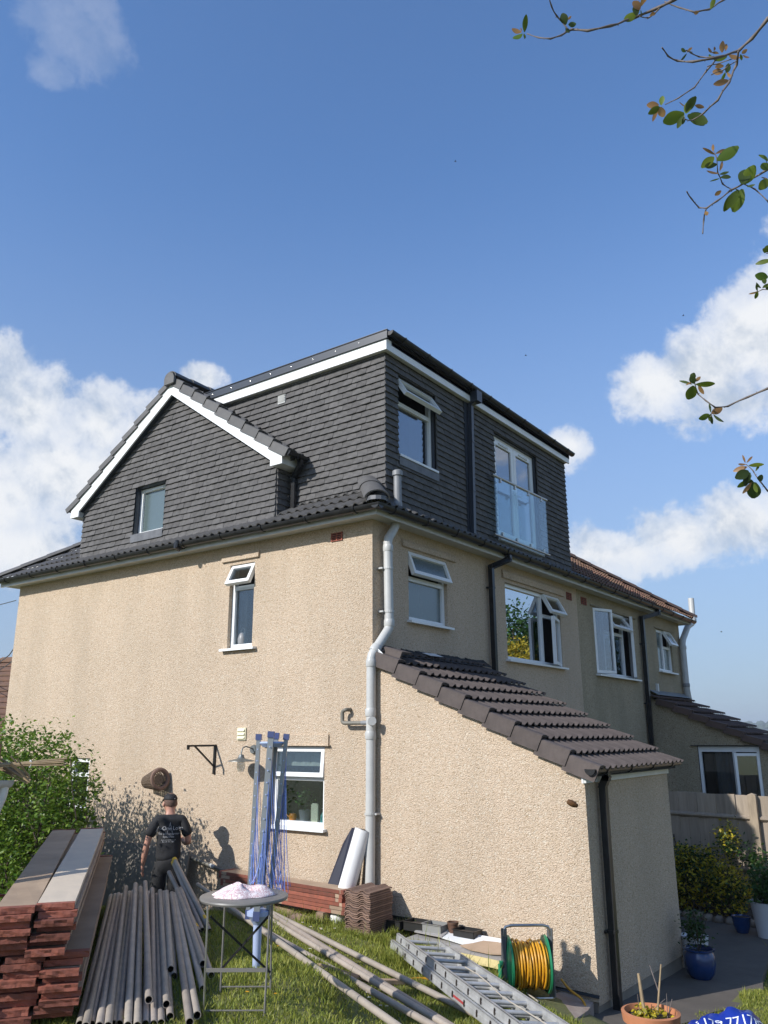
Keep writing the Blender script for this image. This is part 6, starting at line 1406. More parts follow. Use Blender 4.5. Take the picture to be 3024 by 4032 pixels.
tray(.28, .56, -.27, -.05, -4.60, .085, 'tray', 'black seed tray next to the tile stack'); tray(.58, .82, -.24, -.04, -4.60, .09, 'tray', 'black seed tray touching the grey planter on its left'); tray(.83, 1.06, -.26, -.08, -4.60, .10, 'trayg', 'grey rectangular planter between the black trays and the brown pot'); tray(1.18, 1.42, -.22, -.05, -4.60, .08, 'tray', 'black tray right of the brown pot, behind the white board')
pt = wroot('plant_pot', (1.13, -.14, -4.60), 'small round brown plastic pot between two trays by the wall', 'pot')
mb = MB(); mb.lathe([(0,0),(.04,0),(.055,.10),(.06,.10),(.06,.118),(.052,.118),(.05,.10),(0,.095)], (1.13,-.14,-4.59), 18); mb.build('pot_wall', M['brpot'], pt, smooth=True)
mb = MB(); mb.lathe([(0,.0),(.05,0)], (1.13,-.14,-4.485), 14); mb.build('compost', M['soil'], pt)

# ------------------------------------------------------------ hose reel
M['rgreen'] = mat('green_plastic', (.015,.20,.085), .4); M['hose'] = mat('yellow_garden_hose', (.68,.33,.02), .38, nscale=12, namt=.25); M['rgrey'] = mat('dark_grey_plastic', (.10,.105,.11), .5)
M['orange'] = mat('orange_plastic', (.75,.25,.01), .4)
re_ = wroot('hose_reel', (2.18, -.55, -4.90), 'green and grey hose reel wound with yellow hose beside the extension corner', 'hose reel')
rcn = Vector((2.17, -.56, -4.63)); ra = Vector((.79, .613, 0)).normalized(); rb = Vector((.613, -.79, 0))
def Rp(a, b, z): return rcn+ra*a+rb*b+Vector((0,0,z))
HW = .165
for s_ in (-1, 1):
    mb = MB(); V = []
    prof = [(.0,.02),(.10,.012),(.20,.0),(.235,-.006),(.238,.012),(.205,.016),(.10,.03),(0,.03)]
    n = 36
    for r_, h in prof:
        for k in range(n): a = 2*math.pi*k/n; V.append(Rp(s_*(HW+h), r_*math.cos(a), r_*math.sin(a)))
    mb.add(V, [(i*n+k, i*n+(k+1) % n, (i+1)*n+(k+1) % n, (i+1)*n+k) for i in range(len(prof)-1) for k in range(n)]); mb.build('flange', M['rgreen'], re_, smooth=True)
mb = MB(); mb.tube([Rp(-HW,0,0), Rp(HW,0,0)], .09, 16); mb.build('drum', M['rgreen'], re_, smooth=True)
hr = .0105; rr = random.Random(6)
for layer, q in enumerate((.135, .16, .185)):
    mb = MB(); pts = []; turns = 11; m = turns*26
    for i in range(m+1):
        t_ = i/m; a = 2*math.pi*turns*t_; wob = (.006*math.sin(a*.37+layer*2)+.005*math.sin(a*.11+1)); x = (-HW+.02+(2*HW-.04)*t_) if layer % 2 == 0 else (HW-.02-(2*HW-.04)*t_)
        x += .010*math.sin(a+layer)+.006*math.sin(a*.5); q2 = q+wob+.008*math.sin(a*2.2+layer)
        pts.append(Rp(x, q2*math.cos(a), q2*math.sin(a)-(.006 if math.sin(a) < -.5 else 0)))
    mb.tube(pts, hr, 8); tag(mb.build('wound_hose', M['hose'], re_, smooth='all'), None)
for s_ in (-1, 1):
    x = s_*(HW+.045)
    mb = MB(); mb.bar(Rp(x, .045, .30), Rp(x, -.0, .02), .02, .05, (0,0,1)); mb.bar(Rp(x, .0, .06), Rp(x, .02, -.27), .02, .055); mb.bar(Rp(x, .0, -.0), Rp(x, -.19, -.25), .02, .035); mb.build('side_frame', M['rgrey'], re_)
mb = MB(); hz_ = .315; mb.tube([Rp(-HW-.045, .04, .24), Rp(-HW-.045, .045, hz_-.03), Rp(-HW-.03, .045, hz_), Rp(-HW+.02, .045, hz_+.012), Rp(HW-.02, .045, hz_+.012), Rp(HW+.03, .045, hz_), Rp(HW+.045, .045, hz_-.03), Rp(HW+.045, .04, .24)], .013, 10); mb.build('handle', M['steel'], re_, smooth=True)
mb = MB(); mb.tube([Rp(-HW-.06,0,0), Rp(-HW-.09,0,0)], .03, 12); mb.bar(Rp(-HW-.085,0,0), Rp(-HW-.085,.02,-.15), .016, .035); mb.build('crank_arm', M['rgreen'], re_)
mb = MB(); mb.tube([Rp(-HW-.085,.02,-.15), Rp(-HW-.16,.02,-.15)], .016, 10); mb.build('crank_knob', M['rgrey'], re_, smooth=True)
mb = MB(); mb.tube([Rp(-HW-.045,.03,-.27), Rp(HW+.045,.03,-.27)], .012, 8); mb.tube([Rp(HW+.045,-.02,.05), Rp(HW+.05,-.16,-.12), Rp(HW+.05,-.22,-.25)], .014, 8); mb.build('frame_tube', M['steel'], re_, smooth=True)
def ground_hose(pts, label, name='garden_hose', r_=.0105, mt='hose', lift=.012):
    P_ = [Vector((x, y, (gz(x, y)+lift) if z is None else z)) for x, y, z in pts]; out = []
    for i in range(len(P_)-1):
        p0 = P_[max(0, i-1)]; p1 = P_[i]; p2 = P_[i+1]; p3 = P_[min(len(P_)-1, i+2)]
        for s_ in range(7):
            t_ = s_/7; out.append(.5*((2*p1)+(-p0+p2)*t_+(2*p0-5*p1+4*p2-p3)*t_*t_+(-p0+3*p1-3*p2+p3)*t_**3))
    out.append(P_[-1]); mb = MB(); mb.tube(out, r_, 9); o = mb.build(name, M[mt], None, smooth='all'); return tag(o, label, 'hose')
ground_hose([(1.86,-1.66,None),(1.72,-1.62,None),(1.56,-1.52,None),(1.48,-1.40,None),(1.52,-1.28,None),(1.64,-1.2,None)], 'loop of yellow hose poking out on the left of the ladder')
ground_hose([(1.44,-.50,None),(1.54,-.42,None),(1.62,-.46,None),(1.60,-.62,None),(1.52,-.72,None)], 'small kink of yellow hose in the grass in front of the insulation')
ground_hose([(1.52,-.86,None),(1.60,-.66,None),(1.74,-.56,None),(1.90,-.56,None),(1.98,-.62,None),(2.0,-.7,None)], 'yellow hose curving across the grass into the reel')
ground_hose([(2.33,-.22,-4.80),(2.40,-.20,-4.88),(2.50,-.17,-4.95),(2.56,-.24,-5.0),(2.53,-.38,-5.01),(2.46,-.47,-4.985),(2.42,-.52,-4.975)], 'yellow hose tail hanging from the right of the reel onto the stone slab')
hc_ = wroot('hose_connector', (2.41, -.53, -4.98), 'orange and grey hose connector at the end of the yellow hose', 'hose connector')
mb = MB(); mb.tube([(2.43,-.51,-4.972), (2.405,-.545,-4.966)], [.02, .024], 12); mb.build('grey_collar', M['rgrey'], hc_, smooth=True)
mb = MB(); mb.tube([(2.405,-.545,-4.966), (2.395,-.56,-4.965), (2.365,-.60,-4.965)], [.024,.031,.028], 12); mb.build('orange_nut', M['orange'], hc_, smooth=True)
# broken stone slab under the connector
M['slab'] = mat('mottled_stone_slab', (.33,.28,.24), .85, nscale=9, namt=.6, ncol=(.18,.12,.10), bscale=22, bstr=.5)
mb = MB(); pts = [(2.18,-.86),(2.42,-1.02),(2.60,-.92),(2.64,-.60),(2.62,-.32),(2.56,-.05),(2.25,-.03),(2.22,-.3),(2.12,-.5)]
mb.prism(pts, lambda u, v, n: (u, v, -4.955+n+(v+.4)*-.06+(2.4-u)*.12), -.2, 0); tag(mb.build('stone_slab', M['slab']), 'rough broken stone slab at the foot of the extension corner', 'slab')

# ------------------------------------------------------------ pots on the patio
M['blueglaze'] = mat('blue_glazed_ceramic', (.012,.045,.16), .18, nscale=6, namt=.3, coat=.4); M['whitebucket'] = mat('white_enamel', (.62,.64,.68), .35); M['tpot'] = mat('orange_terracotta', (.48,.19,.085), .8, nscale=8, namt=.2)
def pot(name, loc, prof, mt, label, soil_r, soil_z, cat='pot', k=1.0):
    prof = [(a*k, b*k) for a, b in prof]; soil_r *= k; soil_z *= k
    t2 = wroot(name, loc, label, cat); mb = MB(); mb.lathe(prof, loc, 32); mb.build('pot_wall', M[mt], t2, smooth=True)
    mb = MB(); mb.lathe([(0, soil_z+.012), (soil_r*.6, soil_z+.006), (soil_r, soil_z)], loc, 20); mb.build('compost', M['soil'], t2, smooth=True); return t2
z_ = ptz(2.88, 2.19)+.022
bp1 = pot('blue_pot', (2.88, 2.19, z_), [(0,0),(.12,0),(.165,.06),(.185,.16),(.18,.26),(.16,.30),(.185,.315),(.19,.335),(.17,.335),(.15,.30),(.15,.27)], 'blueglaze', 'larger glossy blue glazed pot holding a small shrub on the patio', .15, .28, k=.9)
z_ -= .03
pl = wroot('potted_plant', (2.88, 2.19, z_+.28), 'thin leafy plant growing in the larger blue pot', 'plant')
leaf_cloud('foliage', M['euod'], clumps([((2.86,2.21,z_+.50),(.15,.15,.20))], 560, 6, .05, 77, .1), .042, pl, seed=3)
mb = MB()
for k in range(6): mb.tube([(2.88,2.19,z_+.27), (2.88+.05*math.cos(k),2.19+.05*math.sin(k),z_+.45), (2.88+.12*math.cos(k),2.19+.12*math.sin(k),z_+.64)], .004, 5)
mb.build('stems', M['bark'], pl)
pot('white_pot', (2.72, 2.60, ptz(2.8,2.5)+.022), [(0,0),(.12,0),(.17,.36),(.175,.38),(.16,.38),(.15,.33)], 'whitebucket', 'white pot half hidden behind the larger blue pot', .145, .34, k=.9)
pot('blue_pot', (2.72, 4.74, ptz(2.7,4.6)+.022), [(0,0),(.09,0),(.125,.1),(.14,.2),(.15,.24),(.13,.24),(.12,.21)], 'blueglaze', 'small dark blue pot standing alone by the stone edging', .12, .22, k=.85)
wb_ = pot('white_bucket', (3.08, 4.66, ptz(3.2,4.7)+.022), [(0,0),(.15,0),(.21,.44),(.22,.455),(.20,.455),(.19,.42)], 'whitebucket', 'tall white bucket planter at the right edge of the photo', .19, .42, k=.95)
mb = MB(); mb.tube([(2.885,4.60,-4.83),(2.87,4.52,-4.90),(2.93,4.46,-4.88)], .004, 5); mb.build('bucket_handle', M['black'], wb_)
tp_ = Vector((3.84, -2.13, -4.66))
tpo = pot('terracotta_pot', tuple(tp_), [(0,0),(.11,0),(.16,.24),(.178,.245),(.185,.30),(.165,.305),(.155,.27)], 'tpot', 'orange terracotta pot with bare twigs at the bottom edge', .155, .265)
tw_ = wroot('pruned_plant', tuple(tp_+Vector((0,0,.27))), 'pruned plant with bare stubs and dry twigs in the terracotta pot', 'plant')
for pts, r_ in (([(-.02,-.04,.25),(-.03,-.04,.34),(-.035,-.036,.36),(-.05,-.03,.52)], [.011,.010,.012,.009]), ([(.03,.02,.25),(.05,.05,.42),(.07,.07,.57)], [.008,.006,.005]), ([(.05,.05,.40),(.02,.06,.48),(-.01,.08,.55)], [.005,.004,.003]), ([(.09,.03,.25),(.13,.05,.38)], [.004,.003]), ([(-.08,.02,.25),(-.09,.03,.38)], [.003,.002]), ([(-.02,0,.28),(.08,.06,.37)], [.003,.002]), ([(.1,.02,.26),(.10,.04,.41)], [.003,.002])):
    mb = MB(); mb.tube([tp_+Vector(q) for q in pts], r_, 7); mb.build('stem', M['cane' if r_[0] > .006 else 'twig'], tw_, smooth=True)
leaf_cloud('leaves', M['euo'], clumps([((tp_.x,tp_.y,tp_.z+.275),(.12,.12,.02))], 260, 6, .025, 5, .3), .035, tw_, seed=8); tw_.children[-1]['kind'] = 'stuff'
# blue sack with a telephone number
M['sack'] = mat('blue_plastic_sack', (.012,.035,.30), .35, nscale=5, namt=.3, coat=.2); M['sackw'] = mat('white_sack_print', (.78,.80,.82), .5); M['sackwhite'] = mat('white_plastic_sack', (.74,.74,.73), .4, nscale=10, namt=.1)
sk = wroot('blue_sack', (4.32, -2.75, -4.75), 'crumpled blue plastic sack with a white telephone number at the bottom right', 'sack')
mb = MB(); nx_, ny_ = 40, 18; sc_ = Vector((4.44, -2.64, -4.685)); V = []
def sackz(u, v): return .56*(1-(u**4)*.8)*(1-(v**2)*.9)+.012*math.sin(u*9+v*5)+.010*math.sin(u*17-v*11)+.008*math.sin(v*23+u*4)+.05*u
for j in range(ny_+1):
    for i in range(nx_+1):
        u = -1+2*i/nx_; v = -1+2*j/ny_; V.append(sc_+RC*(u*.34)+AW*(v*.26)+Vector((0,0,sackz(u, v)-.02)))
V = [v+Vector((rr.uniform(-1,1), rr.uniform(-1,1), rr.uniform(-1,1)))*.003 for v in V]; mb.add(V, [(j*(nx_+1)+i, j*(nx_+1)+i+1, (j+1)*(nx_+1)+i+1, (j+1)*(nx_+1)+i) for j in range(ny_) for i in range(nx_)]); so_ = mb.build('sack_body', M['sack'], sk, smooth='all', fix=False)
bv = BVHTree.FromPolygons([Vector(v) for v in mb.v], mb.f)
flat_text('01179 771787', .075, 'sackw', sk, 'printed_number', sc_+RC*.0-AW*.085+Vector((0,0,.5)), (RC*.985+AW*.0+Vector((0,0,.0))), AW+Vector((0,0,.9)), off=.003, bvh=bv)
s2 = wroot('white_sack', (4.72, -2.5, -4.75), 'white plastic sack edge showing to the right of the blue sack', 'sack')
mb = MB(); V = []
for j in range(11):
    for i in range(21):
        u = -1+2*i/20; v = -1+2*j/10; V.append(Vector((4.73,-2.55,-4.70))+RC*(u*.28)+AW*(v*.22)+Vector((0,0,.37*(1-u*u*.5)*(1-v*v)+.01*math.sin(u*11+v*7)-.12*u-.02)))
mb.add(V, [(j*21+i, j*21+i+1, (j+1)*21+i+1, (j+1)*21+i) for j in range(10) for i in range(20)]); mb.build('sack_body', M['sackwhite'], s2, smooth='all', fix=False)

# ------------------------------------------------------------ things on the kitchen sill
ks = -3.645
kb = wroot('potted_herb', (-1.18, .16, ks), 'bushy green herb in a grey pot behind the kitchen window', 'plant')
mb = MB(); mb.box((-1.58, .06, ks-.03), (-.74, .30, ks-.001)); mb.build('inner_sill', M['pvc'], H)
mb = MB(); mb.lathe([(0,0),(.06,0),(.075,.12),(.078,.125),(.068,.12),(0,.11)], (-1.18,.17,ks), 18); mb.build('pot_wall', M['midpipe'], kb, smooth=True)
leaf_cloud('foliage', M['green'], clumps([((-1.18,.17,ks+.27),(.09,.08,.10))], 260, 5, .025, 31, .2), .045, kb, seed=2)
mb = MB(); [mb.tube([(-1.18,.17,ks+.1),(-1.18+.04*math.cos(k*1.6),.17,ks+.28)], .003, 5) for k in range(4)]; mb.build('stem', M['green'], kb)
o = MB(); o.prism([(-.05,0),(.05,0),(.055,.02),(.055,.19),(.03,.21),(-.03,.21),(-.055,.19),(-.055,.02)], lambda u, v, n: (-1.0+u, .14+n, ks+v), 0, .03); tag(o.build('soap_dish', M['cream']), 'cream upright rounded block on the kitchen window sill', 'ornament')
wc = wroot('watering_can', (-1.38, .16, ks), 'small orange-red watering can behind the kitchen window, left of the herb', 'watering can')
mb = MB(); mb.lathe([(0,0),(.045,0),(.05,.05),(.04,.075),(.03,.075)], (-1.37,.16,ks), 14); mb.build('can_body', M['orange'], wc, smooth=True)
mb = MB(); mb.tube([(-1.41,.16,ks+.02),(-1.48,.16,ks+.06)], [.010,.006], 8); mb.build('spout', M['orange'], wc, smooth=True)
sd_ = wroot('soap_dispenser', (-.86, .15, ks), 'turquoise glass soap dispenser at the right end of the kitchen sill', 'soap dispenser')
M['turq'] = mat('turquoise_glass', (.05,.30,.27), .15)
mb = MB(); mb.lathe([(0,0),(.035,0),(.04,.02),(.038,.08),(.015,.11),(.015,.12),(0,.12)], (-.86,.15,ks), 14); mb.build('bottle', M['turq'], sd_, smooth=True)
mb = MB(); mb.tube([(-.86,.15,ks+.12),(-.86,.15,ks+.155),(-.89,.15,ks+.155)], .005, 6); mb.build('pump', M['steel'], sd_, smooth=True)
wl = wroot('wicker_lantern', (-2.36, .16, -1.40), 'grey woven lantern standing inside the tall landing window', 'lantern')
mb = MB(); mb.lathe([(0,0),(.06,0),(.07,.07),(.05,.14),(.03,.16),(0,.16)], (-2.36,.13,-1.40), 14); mb.build('woven_body', M['midpipe'], wl, smooth=True)
mb = MB(); mb.tube([(-2.40,.13,-1.26),(-2.39,.13,-1.19),(-2.36,.13,-1.17),(-2.33,.13,-1.19),(-2.32,.13,-1.26)], .005, 6); mb.build('handle', M['midpipe'], wl, smooth=True)
# bee and far flying insects
bee_p = CAM+(fw+rt*((2253-1512)/FPX)-up*((3164-2016)/FPX))*1.15
be = wroot('bee', tuple(bee_p), 'brown bee flying in front of the sunny extension wall', 'bee')
M['bee'] = mat('brown_furry_bee', (.13,.055,.012), .8, nscale=400, namt=.7)
mb = MB(); mb.lathe([(0,-.006),(.0025,-.005),(.0034,-.001),(.003,.003),(.0022,.0045),(.0018,.006),(0,.0065)], (0,0,0), 12)
o = mb.build('bee_body', M['bee'], be, smooth='all'); o.matrix_basis = Matrix.Translation(bee_p) @ Matrix.Scale(1.35, 4) @ Matrix.Rotation(R(36), 4, 'Z') @ Matrix.Rotation(R(115), 4, 'Y')
M['wing'] = glassmat('insect_wing', (.8,.78,.7), .05, opaque=.35, oc=(.3,.22,.12))
for s_ in (-1, 1):
    mb = MB(); mb.add([bee_p, bee_p+RC*.009*s_+Vector((0,0,.0015)), bee_p+RC*.010*s_+AW*.002+Vector((0,0,.004)), bee_p+RC*.003*s_+Vector((0,0,.003))], [(0,1,2,3)]); mb.build('wing', M['wing'], be, fix=False)
for k, (px, py, t_, lab) in enumerate(((2690, 1243, 60, 'tiny bird high against the right cloud'), (1793, 636, 60, 'tiny bird high in the middle of the blue sky'), (2070, 1400, 60, 'tiny bird above the right end of the dormer roof'), (2840, 2488, 60, 'tiny bird low in the sky right of the neighbour soil pipe'))):
    p = CAM+(fw+rt*((px-1512)/FPX)-up*((py-2016)/FPX))*t_; bi = wroot('bird', tuple(p), lab, 'bird', 'distant birds')
    mb = MB(); mb.tube([p-RC*.08, p, p+RC*.09], [.01,.03,.008], 6); mb.build('bird_body', M['black'], bi)
    for s_ in (-1, 1): mb = MB(); mb.add([p-RC*.03, p+RC*.03, p+AW*.12*s_+Vector((0,0,.06))+RC*.01, p+AW*.1*s_+Vector((0,0,.05))-RC*.02], [(0,1,2,3)]); mb.build('wing', M['black'], bi, fix=False)

# ------------------------------------------------------------ the man
M['skin'] = mat('reddish_skin', (.50,.265,.19), .5, nscale=18, namt=.14, ncol=(.42,.17,.12))  # one skin tone with random redder mottling
M['shirt'] = mat('black_cotton', (.014,.0145,.017), .85, nscale=9, namt=.35, ncol=(.024,.024,.027), bscale=9, bstr=.5, bdist=.02)
M['trouser'] = mat('black_work_trousers', (.012,.012,.013), .85, bscale=12, bstr=.5, bdist=.02)
M['hair'] = mat('shaved_brown_hair', (.16,.095,.07), .8, nscale=90, namt=.5)
M['cap'] = mat('black_cap', (.010,.010,.012), .75); M['print'] = mat('white_shirt_print', (.52,.52,.53), .7, nscale=60, namt=.35)
PO = Vector((-2.64, -.72, -5.045)); PFw = Vector((-.72, .694, 0)).normalized(); PR = Vector((PFw.y, -PFw.x, 0))
def PW(p): return PO+PR*p[0]+PFw*p[1]+Vector((0,0,p[2]))
def skin(name, verts, edges, radii, mt, parent, root=0, sub=2, post=None):
    me = bpy.data.meshes.new('skel'); me.from_pydata([PW(v) for v in verts], edges, []); o = bpy.data.objects.new('skel', me); COL.objects.link(o)
    md = o.modifiers.new('s', 'SKIN'); md.use_smooth_shade = True; md.branch_smoothing = .6
    for i, r_ in enumerate(radii):
        sv = me.skin_vertices[0].data[i]; sv.radius = r_ if isinstance(r_, tuple) else (r_, r_); sv.use_root = (i == root)
    sb = o.modifiers.new('d', 'SUBSURF'); sb.levels = sub; sb.render_levels = sub
    dg = bpy.context.evaluated_depsgraph_get(); dg.update(); m2 = bpy.data.meshes.new_from_object(o.evaluated_get(dg)); bpy.data.objects.remove(o)
    m2.materials.clear(); m2.materials.append(M[mt]); m2.polygons.foreach_set('use_smooth', [True]*len(m2.polygons))
    if post:
        for v in m2.vertices:
            d = v.co-PO; l = Vector((d.dot(PR), d.dot(PFw), d.z)); l = post(l); v.co = PW(l)
    return link(name, m2, parent)
pn = wroot('person', tuple(PO), 'man in a black T-shirt and black cap seen from behind, standing by the house wall', 'person')
BV = [(0,0,.93),(0,-.01,1.08),(0,-.01,1.26),(0,-.015,1.40),(0,-.01,1.47),(-.005,.008,1.52),(-.012,.03,1.59),(-.012,.035,1.64),
      (-.155,-.01,1.42),(-.225,-.03,1.27),(-.262,-.035,1.12),(-.285,-.0,.99),(-.300,.035,.885),(-.305,.045,.835),
      (.155,-.01,1.42),(.215,-.03,1.27),(.245,-.02,1.14),(.20,.12,1.12),(.13,.25,1.16),(.10,.30,1.19),
      (-.085,0,.86),(-.10,.01,.50),(-.105,-.01,.12),(.085,0,.86),(.10,.0,.50),(.105,-.02,.12)]
BE = [(0,1),(1,2),(2,3),(3,4),(4,5),(5,6),(6,7),(3,8),(8,9),(9,10),(10,11),(11,12),(12,13),(3,14),(14,15),(15,16),(16,17),(17,18),(18,19),(0,20),(20,21),(21,22),(0,23),(23,24),(24,25)]
BR = [(.13,.09),(.115,.085),(.135,.09),(.11,.075),.058,.056,(.078,.092),(.065,.078),.055,.045,.040,.040,.027,(.034,.02),.055,.045,.040,.040,.027,(.034,.02),.085,.055,.04,.085,.055,.04]
# fingers: unequal, slightly curled; thumb from the side of the palm
def hand(base, vi, flip=1, fw_d=(0,.0,-1), side=(0,1,0), curl=(1,0,0)):
    b = Vector(base); f = Vector(fw_d); s_ = Vector(side); c = Vector(curl)
    for k, (off, L_) in enumerate(((-.027,.070),(-.010,.080),(.008,.076),(.025,.060))):
        p0 = b+s_*off+f*.02; p1 = p0+f*L_*.42+c*.004; p2 = p1+f*L_*.33+c*.013; p3 = p2+f*L_*.25+c*.017; i = len(BV)
        BV.extend([tuple(p0), tuple(p1), tuple(p2), tuple(p3)]); BR.extend([.0095,.009,.0082,.007]); BE.extend([(vi,i),(i,i+1),(i+1,i+2),(i+2,i+3)])
    p0 = b+s_*(.034)*flip-f*.005; p1 = p0+s_*.018*flip+f*.025+c*.01; p2 = p1+f*.026+s_*.004*flip+c*.006; i = len(BV)
    BV.extend([tuple(p0), tuple(p1), tuple(p2)]); BR.extend([.011,.0105,.009]); BE.extend([(vi,i),(i,i+1),(i+1,i+2)])
hand(BV[13], 13, 1, (-.05,.12,-1), (0,1,.1), (.8,.5,0)); hand(BV[19], 19, 1, (-.5,.8,.35), (.3,.3,1), (-.6,-.4,-.3))
skin('body', BV, BE, BR, 'skin', pn)
hd = Vector((-.012, .035, 1.600)); htw = R(28)
def HW_(x, y, z):
    c, s_ = math.cos(htw), math.sin(htw); return PW((hd.x+x*c-y*s_, hd.y+x*s_+y*c, hd.z+z))
def ell(name, mt, parent, c, rad, zmin=-9, zmax=9, ymax=9, n=22, m=14, dz=None):
    mb = MB(); V = []
    for j in range(m+1):
        for i in range(n):
            a = 2*math.pi*i/n; e = math.pi*j/m; x, y, z = rad[0]*math.sin(e)*math.cos(a), rad[1]*math.sin(e)*math.sin(a), rad[2]*math.cos(e)
            z = max(zmin, min(zmax, z)); y = min(y, ymax); V.append(HW_(c[0]+x, c[1]+y, c[2]+z))
    mb.add(V, [(j*n+i, (j+1)*n+i, (j+1)*n+(i+1) % n, j*n+(i+1) % n) for j in range(m) for i in range(n)]); return mb.build(name, M[mt], parent, smooth='all')
ell('head_skin', 'skin', pn, (0,.005,-.005), (.078,.096,.112))
ell('shaved_hair', 'hair', pn, (0,-.002,.012), (.081,.098,.112), zmin=-.055, ymax=.03)
cp_ = ell('cap', 'cap', pn, (0,.004,.045), (.084,.104,.076), zmin=-.003)
mb = MB(); V = []
for i in range(13):
    a = math.pi*i/12; V += [HW_(.078*math.cos(a), .06+.035*math.sin(a), .045), HW_(.082*math.cos(a), .07+.115*math.sin(a), .022-.02*abs(math.cos(a))), HW_(.080*math.cos(a), .07+.110*math.sin(a), .016-.02*abs(math.cos(a))), HW_(.077*math.cos(a), .06+.035*math.sin(a), .038)]
mb.add(V, [(i*4+j, i*4+(j+1) % 4, (i+1)*4+(j+1) % 4, (i+1)*4+j) for i in range(12) for j in range(4)]); mb.build('cap_peak', M['cap'], cp_, smooth=True)
mb = MB(); mb.tube([HW_(.004,-.104,.055), HW_(.012,-.103,.060)], .006, 8); mb.build('cap_buckle', M['steel'], cp_)
for s_ in (-1, 1):
    mb = MB(); V = []; n = 10
    for j, (q, o2) in enumerate(((0,.012),(.6,.018),(1,.008),(1.0,0))):
        for i in range(n): a = 2*math.pi*i/n; V.append(HW_(s_*(.080+o2), .012+.018*q*math.cos(a)-.006, -.012+.030*q*math.sin(a)))
    mb.add(V, [(j*n+i, j*n+(i+1) % n, (j+1)*n+(i+1) % n, (j+1)*n+i) for j in range(3) for i in range(n)]); mb.build('ear', M['skin'], pn, smooth='all')
mb = MB(); mb.add([HW_(0,.10,.03), HW_(-.014,.097,-.02), HW_(.014,.097,-.02), HW_(0,.124,-.018), HW_(0,.10,-.028)], [(0,1,3),(0,3,2),(1,4,3),(3,4,2)]); mb.build('nose', M['skin'], pn)
for s_ in (-1, 1):
    mb = MB(); mb.tube([HW_(s_*.03,.092,.012), HW_(s_*.03,.101,.012)], [.012,.006], 8); mb.build('eye', M['pvc'], pn, smooth=True)
mb = MB(); mb.tube([HW_(-.022,.094,-.055), HW_(0,.101,-.055), HW_(.022,.094,-.055)], .005, 6); mb.build('mouth', M['terra'], pn)
SV = [(0,-.0,.90),(0,-.005,1.02),(0,-.01,1.18),(0,-.012,1.33),(0,-.012,1.425),(0,-.01,1.47),(-.145,-.012,1.415),(-.215,-.03,1.29),(-.245,-.035,1.205),(.145,-.012,1.415),(.205,-.03,1.29),(.232,-.03,1.205)]
SE = [(0,1),(1,2),(2,3),(3,4),(4,5),(4,6),(6,7),(7,8),(4,9),(9,10),(10,11)]
SR = [(.175,.128),(.165,.122),(.165,.120),(.172,.118),(.145,.095),(.075,.070),(.080,.080),(.073,.073),(.078,.074),(.080,.080),(.073,.073),(.078,.074)]
def shp(l):
    if l.y < -.06 and 1.0 < l.z < 1.4 and abs(l.x) < .15: l.y = -.06+(l.y+.06)*.75
    l.y += .006*math.sin(l.z*34+l.x*9)*(1 if l.z < 1.12 else .4)+.004*math.sin(l.x*38+l.z*12); return l
sh_o = skin('t_shirt', SV, SE, SR, 'shirt', pn, post=shp)
TV = [(0,0,.95),(-.095,0,.86),(-.105,.0,.66),(-.115,.01,.48),(-.118,-.01,.28),(-.12,-.02,.08),(.095,0,.86),(.105,.0,.66),(.115,.0,.48),(.12,-.015,.28),(.122,-.03,.08),(0,0,1.0)]
skin('trousers', TV, [(0,1),(1,2),(2,3),(3,4),(4,5),(0,6),(6,7),(7,8),(8,9),(9,10),(0,11)], [(.165,.125),(.11,.125),(.102,.105),(.09,.092),(.082,.085),(.08,.085),(.11,.125),(.102,.105),(.09,.092),(.082,.085),(.08,.085),(.155,.12)], 'trouser', pn)
for s_ in (-1, 1): skin('boot', [(s_*.12,-.05,.05),(s_*.125,.02,.055),(s_*.135,.11,.04),(s_*.14,.17,.032)], [(0,1),(1,2),(2,3)], [.05,.055,.045,.03], 'trouser', pn, sub=1)
bvs = BVHTree.FromPolygons([v.co.copy() for v in sh_o.data.vertices], [tuple(p.vertices) for p in sh_o.data.polygons])
def shirt_text(body, size, z, x=0, al='CENTER'):
    flat_text(body, size, 'print', sh_o, 'printed_lettering', PW((x, -.25, z)), PR, (0,0,1), off=.003, bvh=bvs, align=al)
shirt_text('A-One Lofts', .062, 1.292, .012); shirt_text('The loft conversion', .034, 1.240, .0); shirt_text('Specialists', .034, 1.205, .0)
shirt_text('www.a-onelofts.co.uk', .020, 1.172, .0); shirt_text('01179 771 787', .024, 1.148, .0)
mb = MB()
for (a, b) in (((-.035,1.21),(0,1.345)), ((.035,1.21),(0,1.345)), ((-.035,1.21),(-.05,1.20)), ((.035,1.21),(.05,1.20)), ((0,1.345),(0,1.30)), ((-.017,1.275),(.017,1.275)), ((-.05,1.20),(.05,1.20))):
    for k in range(6):
        t0, t1 = k/6, (k+1)/6; qs = []
        for t_ in (t0, t1):
            x = a[0]+(b[0]-a[0])*t_; z = .035+a[1]+(b[1]-a[1])*t_; p = PW((x+.012, -.4, z)); hit = bvs.ray_cast(p, PFw, 1)[0]; qs.append((hit or p)-PFw*.004)
        mb.bar(qs[0], qs[1], .003, .003)
mb.build('printed_house_logo', M['print'], sh_o)

